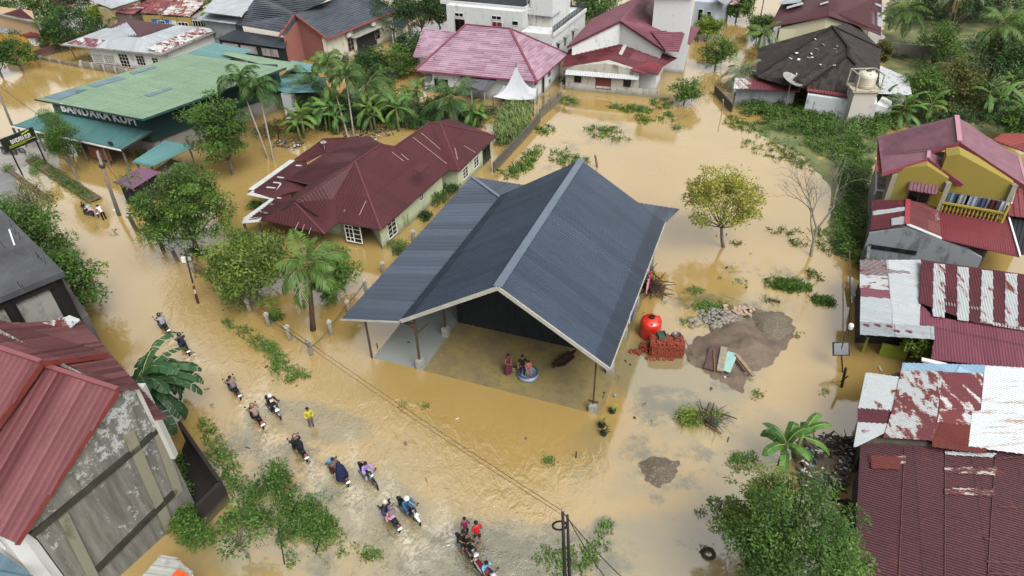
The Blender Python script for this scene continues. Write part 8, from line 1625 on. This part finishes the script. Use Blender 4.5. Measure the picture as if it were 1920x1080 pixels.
# ------------------------------------------------------------ yard right of the shed
g=G(1218,628); tank((g.x,g.y,-.05),.7,1.6,'#c42a18','bright red plastic water tank standing in water beside the shed')
BR=NT('stacked_brick'); k=BR; bt=k.new('TexBrick'); bt.inputs['Scale'].default_value=1; bt.inputs['Mortar Size'].default_value=.008; bt.inputs['Brick Width'].default_value=.22; bt.inputs['Row Height'].default_value=.09; bt.inputs['Color1'].default_value=lin('#7a3626'); bt.inputs['Color2'].default_value=lin('#94503a'); bt.inputs['Mortar'].default_value=lin('#2c1712')
k.l(k.map(k.pos(),(1,1,1),(PI/2,0,0)),bt.inputs['Vector']); BRM=k.done(k.mix(k.noise(6),bt.outputs['Color'],lin('#5a2a20')) if False else bt.outputs['Color'],.9); BRP=plain('#853f2c',.9,.35,9,name='brick')
def brick_pile():
    g0=G(1220,668);g1=G(1279,670); c=(g0+g1)/2; L=(g1-g0).length; rz=math.atan2((g1-g0).y,(g1-g0).x); dd=(g1-g0).normalized(); nn=Vector((-dd.y,dd.x,0)); W=1.0; H=.92; root=empty('brick_stack',(c.x,c.y,0),'big red brick stack beside the red tank, tray and basin on top','brick stack'); cc=c+nn*W/2; rr=random.Random(1)
    m=MB(); m.box((cc.x,cc.y,H/2-.2),(L-.16,W-.16,H+.3),rz=rz); 
    for j in range(10):
        z=.04+j*.096
        for (o,dv,ln) in((c,dd,L),(c+nn*W,dd,L),(c-dd*L/2+nn*W/2,nn,W),(c+dd*L/2+nn*W/2,nn,W)):
            kk=int(ln/.125)
            for i in range(kk):
                if rr.random()<.03: continue
                p=o+dv*((i+.5)/kk-.5)*ln*1.0; p=p+Vector((rr.uniform(-.02,.02),rr.uniform(-.03,.03),0)); m.box((p.x,p.y,z),(.115,.2,.085) if dv is dd else (.115,.2,.085),rz=math.atan2(dv.y,dv.x)+rr.uniform(-.08,.08))
    for i in range(170):
        p=cc+dd*rr.uniform(-.5,.5)*L+nn*rr.uniform(-.5,.5)*W; m.box((p.x,p.y,H+.06+rr.uniform(0,.09)),(.22,.11,.06),Matrix.Rotation(rr.uniform(0,3),3,'Z')@Matrix.Rotation(rr.uniform(-.3,.3),3,'X'))
    m.build('bricks',BRP,root,keep=True)
    q=cc-dd*.35+nn*.25; r=empty('mixing_tray',(q.x,q.y,H+.12),'green-grey open tray on top of the brick stack','tray'); 
    mt=plain('#4a5a48',.6,.2,3); m=MB(); m.box((0,0,.03),(.5,.55,.05)); 
    for sx in(-1,1): m.box((sx*.25,0,.15),(.04,.6,.28)); m.box((0,sx*.28,.15),(.46,.04,.28))
    o=m.build('box',mt); o.parent=r; m=MB(); m.box((0,0,.12),(.44,.5,.1)); o=m.build('contents',plain('#3a4448',.3,.1)); o.parent=r; r.rotation_euler=(0,0,rz+.2)
    q=cc+dd*.62+nn*.35; r=empty('basin',(q.x,q.y,H+.12),'round dark blue-grey basin on top of the brick stack','basin'); m=MB(); m.lathe((0,0,0),[(0,.02),(.2,.03),(.28,.16),(.31,.17),(.24,0),(0,0)],18); o=m.build('bowl',plain('#2f3644',.4,.1),None,smooth=True); o.parent=r
    m=MB(); 
    for (x,y,z) in((1208,656,.5),): 
        g=G(x,y)
        for i in range(60): m.box((g.x+rr.gauss(0,.16),g.y+rr.gauss(0,.16),rr.uniform(0,.38)),(.22,.11,.07),Matrix.Rotation(rr.uniform(0,3),3,'Z')@Matrix.Rotation(rr.uniform(-.4,.4),3,'X'))
        g=G(1194,661)
        for i in range(34): m.box((g.x+rr.gauss(0,.2),g.y+rr.gauss(0,.12),rr.uniform(-.03,.14)),(.22,.11,.07),Matrix.Rotation(rr.uniform(0,3),3,'Z'))
    tag(m.build('brick_heap',BRP),'small tumbled heap of bricks in the water left of the big stack','brick heap')
    m=MB()
    for i in range(30): g=G(rr.uniform(1212,1272),rr.uniform(668,676)); m.box((g.x,g.y,rr.uniform(-.02,.08)),(.22,.11,.07),rz=rr.uniform(0,3))
    tag(m.build('fallen_bricks',BRP),'fallen bricks along the foot of the stack',None,kind='stuff')
    for (x0,y0,z0,x1,y1,lb) in((1284,637,1.1,1302,670,'longer grey pole leaning on the right side of the brick stack'),(1282,655,.8,1294,678,'shorter grey pole leaning on the right side of the brick stack')):
        m=MB(); m.tube([G(x0,y0,z0),G(x1,y1,0)],.03,6); tag(m.build('leaning_pole',plain('#5a5650',.7,.2)),lb,'pole')
brick_pile()
SO=NT('wet_soil'); k=SO; a_=k.noise(.9,6,.7); b_=k.noise(7,5,.75); c_=k.mix(k.ramp(a_,.35,.65),lin('#514232'),lin('#6c5a45')); c_=k.mix(k.ramp(b_,.60,.70),c_,lin('#9c917c')); k.bump(b_,.6,.06); SOM=k.done(c_,.8)
GV_=NT('gravel'); k=GV_; vo=k.new('TexVoronoi'); vo.inputs['Scale'].default_value=26; k.l(k.pos(),vo.inputs['Vector']); a_=k.noise(1.2,5,.6); wn_=k.new('SeparateColor'); k.l(vo.outputs['Color'],wn_.inputs[0]); c_=k.mix(wn_.outputs[0],lin('#54483a'),lin('#6c5f4a')); c_=k.mix(k.ramp(wn_.outputs[1],.86,.9),c_,lin('#9c9078')); k.bump(vo.outputs['Distance'],.8,.05); GVM=k.done(c_,.85)
def mound(name,label,px,h,mat,res=.22,rough=.12,seed=0,peaks=((.5,.5,1.),),cat='soil mound'):
    P=[G(x,y).to_2d() for x,y in px]; xs=[p.x for p in P]; ys=[p.y for p in P]; X,Y=np.meshgrid(np.arange(min(xs)-.6,max(xs)+.6,res),np.arange(min(ys)-.6,max(ys)+.6,res)); D=np.full(X.shape,1e9); ins=np.zeros(X.shape,bool); n=len(P)
    for i in range(n):
        a=P[i];b=P[(i+1)%n]; dx=b.x-a.x;dy=b.y-a.y; t=np.clip(((X-a.x)*dx+(Y-a.y)*dy)/(dx*dx+dy*dy+1e-9),0,1); D=np.minimum(D,np.hypot(X-a.x-dx*t,Y-a.y-dy*t)); c=((a.y>Y)!=(b.y>Y))&(X<(b.x-a.x)*(Y-a.y)/((b.y-a.y) if b.y!=a.y else 1e-9)+a.x); ins^=c
    S=np.where(ins,D,-D); m=MB(); idx=-np.ones(X.shape,int); k=0; pk=[(G(x,y),s,r) for x,y,s,r in peaks]
    for j in range(X.shape[0]):
        for i in range(X.shape[1]):
            if S[j,i]<-.5: continue
            x,y=X[j,i],Y[j,i]; q=mn.noise(Vector((x*.9,y*.9,seed)))*.5+mn.noise(Vector((x*3,y*3,seed)))*.25; s=S[j,i]+q*.9; z=min(1,max(-.6,s/.7))*.10+q*rough*max(0,min(1,s))
            for g,hh,r in pk: z+=hh*math.exp(-((x-g.x)**2+(y-g.y)**2)/(r*r))*max(0,min(1,s*1.2))
            m.v.append((x,y,z)); idx[j,i]=k;k+=1
    for j in range(X.shape[0]-1):
        for i in range(X.shape[1]-1):
            q=(idx[j,i],idx[j,i+1],idx[j+1,i+1],idx[j+1,i])
            if min(q)>=0: m.f.append(q); m.mi.append(0); m.uv.append([(0,0)]*4)
    return tag(m.build(name,mat,smooth=True),label,cat)
mound('soil_mound','grey-brown wet soil heap with boards lying on it in the yard',[(1284,655),(1300,640),(1330,625),(1350,605),(1385,590),(1420,583),(1465,585),(1488,600),(1490,625),(1470,650),(1462,672),(1440,690),(1410,697),(1398,710),(1398,740),(1375,730),(1350,712),(1325,704),(1292,682)],0,SOM,.16,.3,1,((1345,665,.35,1.2),(1405,660,.6,1.0),(1440,670,.35,.8),(1385,630,.35,1.2)))
mound('gravel_mound','speckled tan gravel spread on the far side of the soil heap',[(1395,600),(1420,585),(1462,586),(1486,602),(1488,622),(1470,640),(1440,648),(1415,632)],0,GVM,.18,.1,2,((1445,612,.45,1.5),))
mound('gravel_mound','round brown gravel heap alone in the flood below the brush pile',[(1198,868),(1222,862),(1250,858),(1272,866),(1277,885),(1262,902),(1238,912),(1222,905),(1206,895),(1194,884)],0,GVM,.12,.06,3,((1242,884,.28,.9),(1215,878,.12,.5)))
def stones():
    rr=random.Random(4); m=MB(); 
    def stone(g,r,z):
        b=len(m.v); n=8; m.pc.append((b,len(m.f))); ph=rr.random()*6
        for a,(rad,zz) in enumerate(((.0,-.5),(.8,-.35),(1,0),(.75,.4),(0,.55))):
            for i in range(n): t=2*PI*i/n; q=1+.18*math.sin(3*t+ph); m.v.append((g.x+r*rad*q*math.cos(t),g.y+r*rad*q*math.sin(t)*.85,z+r*zz))
        for a in range(4):
            for i in range(n): m.f.append((b+a*n+i,b+a*n+(i+1)%n,b+(a+1)*n+(i+1)%n,b+(a+1)*n+i)); m.mi.append(0); m.uv.append([(0,0)]*4)
    for i in range(260):
        a=rr.random()*2*PI; r=rr.random()**.6; x=1355+math.cos(a)*r*44+math.sin(a)*r*4; y=599+math.sin(a)*r*19+math.cos(a)*r*6; stone(G(x,y),rr.uniform(.07,.17),rr.uniform(.02,.05)+.22*(1-r))
    tag(m.build('stone_pile',plain('#837e74',.9,.3,4,name='river_stone'),smooth=True),'pile of grey river stones beside the soil heap','stone pile',kind=None)
    m=MB()
    for i in range(46):
        x=rr.gauss(1388,12);y=rr.gauss(588,5); g=G(x,y); m.box((g.x,g.y,.12+rr.uniform(0,.12)),(rr.uniform(.15,.4),rr.uniform(.12,.3),.04),Matrix.Rotation(rr.uniform(0,3),3,'Z')@Matrix.Rotation(rr.uniform(-.5,.5),3,'X'))
    tag(m.build('rubble_heap',plain('#a58f7c',.9,.25,6)),'heap of pale pinkish broken tiles beyond the stone pile','rubble')
    for i,(x,y,r) in enumerate(((1295,602,.26),(1302,599,.24),(1305,609,.28),(1297,613,.24),(1337,614,.28),(1363,623,.22))):
        m=MB(); stone(G(x,y),r,.06); tag(m.build('boulder',plain('#857f70',.9,.3,4),smooth=True),['left of four round boulders in shallow water','rear of four round boulders in shallow water','brown one of four round boulders in shallow water','front of four round boulders in shallow water','single pale boulder before the stone pile','pale boulder at the near tip of the stone pile'][i],'boulder')
stones()
def plank(x0,y0,z0,x1,y1,z1,w,t,mat,label,name='plank',cat='plank'):
    m=MB(); m.bar(G(x0,y0,z0),G(x1,y1,z1),w,t); return tag(m.build(name,mat),label,cat)
plank(1342,651,.62,1331,693,.2,.75,.05,plain('#54403e',.8,.3,4),'brown sheet lying on the soil heap, leftmost of the boards','board','board')
plank(1338,655,.66,1340,697,.25,.05,.05,plain('#7a6242',.8,.2),'thin stick leaning over the brown sheet','stick','stick')
plank(1358,651,.75,1350,696,.3,.42,.1,plain('#8d8370',.8,.25,5),'ladder-like pale form board on the soil heap','form_board','board')
plank(1374,661,.7,1360,696,.3,.62,.03,plain('#8fb3ac',.5,.15,2),'pale blue-green sheet lying on the soil heap','sheet','sheet')
plank(1380,664,.72,1413,705,.2,.24,.1,plain('#86735a',.8,.25,5),'long brown plank sloping down the near side of the soil heap'); plank(1378,668,.6,1406,703,.15,.18,.06,plain('#7a6850',.8,.25,5),'second plank tucked under the long sloping plank')
plank(1442,561,.1,1463,566,.1,.16,.12,plain('#54463a',.8,.3,5),'short dark log floating beyond the soil heap','log','log')
plank(1367,819,.05,1364,828,.05,.05,.05,plain('#4a4034',.8,.3,5),'thin branch lying flat in the water near the brush pile','branch','branch')
def twig_pile(x,y,rx,ry,n,label,name='brush_pile',c='#4e4438',h=.5,l=.9,cat='brush pile',seed=1,r=.03):
    rr=random.Random(seed); m=MB()
    for i in range(n):
        g=G(x+rr.gauss(0,rx*.5),y+rr.gauss(0,ry*.5)); a=rr.uniform(0,2*PI); e=rr.uniform(-.05,.22); L=l*rr.uniform(.4,1.3); p=Vector((g.x,g.y,rr.uniform(0,h))); d=Vector((math.cos(a)*math.cos(e),math.sin(a)*math.cos(e),math.sin(e))); q=p+d*L; q.z=max(q.z,.02); m.tube([p-d*L*.5*0,p.lerp(q,.5)+Vector((rr.gauss(0,.04),rr.gauss(0,.04),.02)),q],[r,r*.8,r*.4],5)
    return tag(m.build(name,plain(c,.9,.35,6)),label,cat)
twig_pile(1330,788,22,12,46,'heap of cut branches with a broken stump in the yard water',l=1.0,r=.04,seed=3); thicket([(1293,786,17,10,0,26,.4),(1335,782,8,6,0,8,.3)],'yellow-green cut foliage on the branch heap',LL,33,.17,name='cut_foliage')
m=MB(); g=G(1325,782); m.tube([(g.x,g.y,-.2),(g.x+.1,g.y+.2,.5),(g.x+.15,g.y+.3,.9)],[.16,.14,.09],8); g=G(1335,778); m.tube([(g.x,g.y,-.2),(g.x,g.y+.1,.9)],[.08,.05],7); tag(m.build('stump',plain('#6a6058',.9,.3,5)),'pale broken stump sticking out of the branch heap','stump')
m=MB(); g=G(1344,794); m.box((g.x,g.y,.12),(.35,.25,.1),rz=.4); tag(m.build('plastic_scrap',plain('#3f7a9a',.5,.3,8)),'blue plastic scrap on the branch heap','plastic')
twig_pile(1222,540,14,10,60,'bundle of firewood poles stacked against the far right side of the shed',name='wood_pile',c='#4a362c',h=.7,l=1.6,cat='wood pile',seed=5,r=.05); twig_pile(1232,550,8,8,30,'smaller litter of sticks below the firewood bundle',name='stick_litter',c='#5a463a',l=.8,seed=6,cat='sticks')
m=MB(); rr=random.Random(7); A_=G(1042,690);B_=G(1084,656)
for i in range(16): o_=Vector((rr.gauss(0,.16),rr.gauss(0,.16),.08+.3*rr.random())); t0=rr.uniform(-.05,.3); m.bar(A_.lerp(B_,t0)+o_,A_.lerp(B_,t0+rr.uniform(.45,.7))+o_,rr.uniform(.07,.13),.07)
tag(m.build('timber_heap',plain('#33211d',.9,.3,4)),'long dark stack of timber lying inside the shed under the eave','timber')
def potted(x,y,lb,s):
    g=G(x,y); root=empty('potted_plant',(g.x,g.y,0),lb,'potted plant'); m=MB(); m.lathe((g.x,g.y,-.05),[(.16,0),(.2,.25),(.22,.27),(.18,.27),(.15,.2),(0,.2)],14); m.build('pot',plain('#23262a',.6,.2),root,keep=True); rg=np.random.default_rng(s); V,F,v,ra=frond_set((g.x,g.y,.2),16,.5,rg,80,0,.05,5,.05,1.2,tip=.1); Vs=[]
    for i in range(22):
        a=rg.random()*6.28; L=.35+.3*rg.random(); e=.4+.8*rg.random(); p=np.array([g.x,g.y,.2]); d=np.array([math.cos(a)*math.cos(e),math.sin(a)*math.cos(e),math.sin(e)]); s_=np.array([-math.sin(a),math.cos(a),0])*.035; mdl=p+d*L*.6; Vs.append(np.array([p-s_*.5,p+s_*.5,mdl+s_,mdl+d*L*.4-np.array([0,0,.12])]))
    V=np.vstack(Vs); o=bpy.data.objects.new('leaves',mesh_np('leaves',V,np.arange(len(V)).reshape(-1,4),LL if s%2 else LO,rg.random(len(Vs)))); col.objects.link(o); o.parent=root; o.matrix_parent_inverse=parent_matrix(root).inverted()
potted(1148,773,'striped-leaf potted plant standing in water nearer the shed post',1); potted(1128,800,'potted plant in water, second from the shed post',2); potted(1132,815,'small pale potted plant, farthest from the shed post',4)
m=MB(); g=G(1328,1039); m.tube([Vector((g.x+.27*math.cos(a),g.y+.27*math.sin(a),.06)) for a in np.linspace(0,2*PI,19)],[.09]*19,8,False); tag(m.build('old_tyre',plain('#3c3029',.9,.2,5),smooth=True),'old tyre lying flat in the water at the bottom','tyre')
# cloths and tarp on the shed side
for i,(x,y,z,c,lb,hh) in enumerate(((1217,515,1.9,'#a8384a','red cloth hanging under the shed eave beside the firewood',1.2),(1213,530,1.9,'#c88a94','pink cloth hanging under the shed eave',1.0),(1186,572,2.0,'#2a4a8c','blue tarpaulin hanging at the shed side',1.5),(1181,588,1.6,'#b8b8b8','white cloth hanging below the blue tarpaulin',.9))):
    p=G(x,y,z); e1,e2=SHE; m=MB()
    for j in range(6):
        a=p+e2*(.16*j); b=p+e2*(.16*(j+1)); o1=e1*(.05*math.sin(j*2.1)); o2=e1*(.05*math.sin((j+1)*2.1)); U=Vector((0,0,hh)); m.face([a+o1-U,b+o2-U,b+o2,a+o1]); m.face([a+o1-U+e1*.01,a+o1+e1*.01,b+o2+e1*.01,b+o2-U+e1*.01])
    tag(m.build('hanging_cloth',fabric(c)),lb,'cloth')
# post in the field, sign board, stakes at the right boundary
def stake(x,y,h,r,c,lb,top=None,name='wooden_post'):
    g=G(x,y); T=G(top[0],top[1],h) if top else Vector((g.x,g.y,h)); m=MB(); m.tube([(g.x,g.y,-.3),T],[r,r*.85],8); return tag(m.build(name,plain(c,.9,.25,5)),lb,'post')
stake(1121,313,1.3,.12,'#7a6c62','grey wooden post alone in the flooded field behind the shed ridge',(1116,291)); stake(1579,725,1.7,.09,'#2e2622','dark forked stake in the water below the notice board',(1586,690)); stake(1576,712,1.,.05,'#3a302a','thin side stick of the forked stake',(1590,705))
stake(1582,965,1.2,.16,'#2c231f','dark leaning stump by the rubbish near the maroon sheet roof',(1590,938)); stake(1080,858,.5,.04,'#2c2824','tiny dark stick in open water in front of the shed'); stake(1355,205,1.9,.08,'#a8a08c','pale corner post of the garden hedge',(1356,187)); stake(708,652,.4,.04,'#3a2c22','short dark stick left of the shed floor'); stake(522,262,2.2,.07,'#3c342c','dark bamboo post beside the areca trunks',(520,235))
stake(1370,197,1.8,.09,'#a8a49a','pale concrete post by the small round tree')
def board_sign():
    g=G(1583,700); root=empty('notice_board',(g.x,g.y,0),'back of a dark framed board on a pole in the water by the zinc-roofed house','board'); c=G(1577,654,1.5); m=MB(); m.box(tuple(c),(.95,.08,.75),Matrix.Rotation(-.6,3,'X')); m.build('panel',plain('#353d45',.4,.15,2),root,keep=True); m=MB(); M=Matrix.Rotation(-.6,3,'X'); 
    for s in(-1,1): m.box(tuple(c+M@Vector((s*.48,0,0))),(.06,.12,.85),M); m.box(tuple(c+M@Vector((0,0,s*.4))),(.9,.12,.06),M)
    m.each('frame',plain('#1c1e20',.6,.1),root); m=MB(); m.tube([(g.x,g.y,-.3),tuple(c),G(1592,606,2.9)],.05,8); m.build('pole',plain('#3a3028',.7,.2),root,keep=True)
    m=MB(); m.lathe(tuple(G(1596,610,2.9)),[(.14,-.25),(.17,0),(.12,.1),(0,.14)],12); m.build('lamp',M_WHITE,root,keep=True)
    m=MB(); p=G(1600,690,0); m.tube([G(1593,470,1.),G(1594,560,.9),G(1591,630,.8)],.04,6); tag(m.build('boundary_rail',plain('#6a5244',.8,.3)),'thin rusty rail along the water at the right boundary','rail')
board_sign()
for x0,y0,x1,y1,z,lb in((1594,520,1600,555,.5,'pale board fragment floating beside the striped roof house'),(1648,686,1653,696,.05,'short white plank floating between the right-hand houses')):
    m=MB(); m.bar(G(x0,y0,z),G(x1,y1,z),.35 if z>.1 else .12,.04); tag(m.build('floating_board',plain('#b0aca2',.7,.1)),lb,'board')
# rubbish bank at right and floating litter behind the maroon house
def litter(items,label,seed,name='rubbish',pl=1.):
    rr=random.Random(seed); m=MB(); cols=['#3a332d','#c9c9c6','#4a4038','#a8a8a4','#5b4d40','#6f92a8','#2b2724','#d0ccc0','#6a5a4a','#8a8070']; mats=[plain(c,.8,.2,6) for c in cols]
    for (cx,cy,rx,ry,n,z) in items:
        for i in range(n):
            a=rr.random()*6.28; r=rr.random()**.5; g=G(cx+math.cos(a)*r*rx,cy+math.sin(a)*r*ry); m.m=rr.randrange(10); k_=rr.random()
            sz=(rr.uniform(.5,1.3)*pl,.09*pl,.04) if k_<.3 else (rr.uniform(.06,.26),rr.uniform(.05,.2),rr.uniform(.02,.1)); 
            if k_<.3: m.m=rr.choice([0,2,4,8])
            m.box((g.x,g.y,z+rr.uniform(0,.12)),sz,Matrix.Rotation(rr.uniform(0,6),3,'Z')@Matrix.Rotation(rr.uniform(-.3,.3),3,'X'))
    return tag(m.build(name,mats),label,'rubbish',kind='stuff')
mound('rubbish_bank','dark muddy bank covered with rubbish beside the patched roofs',[(1490,850),(1500,820),(1560,818),(1598,815),(1603,850),(1590,905),(1560,935),(1520,925),(1495,895)],0,SOM,.25,.1,5,((1545,870,.15,1.5),),cat='mud bank')
litter([(1548,868,50,48,420,.14),(1540,905,40,26,120,.08)],'rubbish, planks and plastic strewn on the mud bank beside the patched roofs',1); litter([(690,248,50,14,110,.03),(540,272,30,10,80,.03),(730,225,30,10,40,.03),(1700,160,40,10,40,.15)],'floating litter behind the maroon house',2)
litter([(800,700,500,250,26,.01),(1250,600,200,200,30,.02)],'odd scraps of litter floating across the yard',5,'floating_litter',.3)
twig_pile(1582,845,16,20,40,'dark tangle of driftwood against the patched roof wall',c='#2c2622',h=.4,l=1.,cat='driftwood',seed=12,name='driftwood')
m=MB(); g0=G(1525,932,.15);g1=G(1590,940,.15); m.bar(g0,g1,.1,.1); tag(m.build('beam_offcut',plain('#2c2420',.9,.3)),'long dark beam lying in the water below the rubbish bank','beam')
# sign in the scrub at lower left (thin pole with white bits) and grave-like stakes
for (x0,y0,x1,y1,h,lb) in((533,1062,522,990,1.8,'thin dark pole standing in the scrub island, left one'),(588,1038,600,1010,1.2,'thin dark pole standing in the scrub island, right one'),(538,968,558,940,1.6,'slanting dark pole across the scrub island')): stake(x0,y0,h,.035,'#262320',lb,(x1,y1),'thin_pole')
# terrace debris on annex roof
litter([(1810,398,18,5,16,3.05)],'scraps of white guttering lying on the crimson lean-to roof',8,'gutter_scraps')
# wet road at the far left
WR=NT('wet_road'); k=WR; a_=k.noise(.6,5,.6); WRM=k.done(k.mix(a_,lin('#57585a'),lin('#7c7c7a')),k.ramp(a_,.9,.15)); land('wet_road',[(-60,300),(8,312),(38,348),(66,380),(60,425),(-120,415)],.05,WRM,wob=.15,bumpy=.005,res=.6)
land('forecourt',[(-40,270),(58,262),(100,272),(118,318),(60,300),(40,318),(10,322),(-40,300)],.06,plain('#94918a',.6,.2,1.2,name='concrete_apron'),wob=.3,bumpy=.01,res=.5)
for i,(x,y,z,s) in enumerate(((268,402,.2,1),)): pass
# low walls
def gwall(x0,y0,x1,y1,h,c,lb,d='#3c3a34',w=.18):
    a=G(x0,y0,h);b=G(x1,y1,h); m=MB(); m.bar((a.x,a.y,h/2-.3),(b.x,b.y,h/2-.3),w,h+.6); return tag(m.build('garden_wall',stained(c,d,.5)),lb,'wall')
gwall(62,96,160,64,1.2,'#5b3f3a','low dark maroon wall between the orange annex and the hedge'); gwall(1655,78,1800,92,1.9,'#77746a','long grey wall at the back of the walled garden, top right'); gwall(1012,205,1052,172,1.1,'#6e6a60','mossy boundary wall between the rose-roofed house and the flooded field'); gwall(925,305,1012,212,1.1,'#57544c','dark boundary wall running from the maroon house along the flooded field'); gwall(1375,195,1342,160,1.0,'#5a544a','dark fence wall edging the lane near the small round tree')
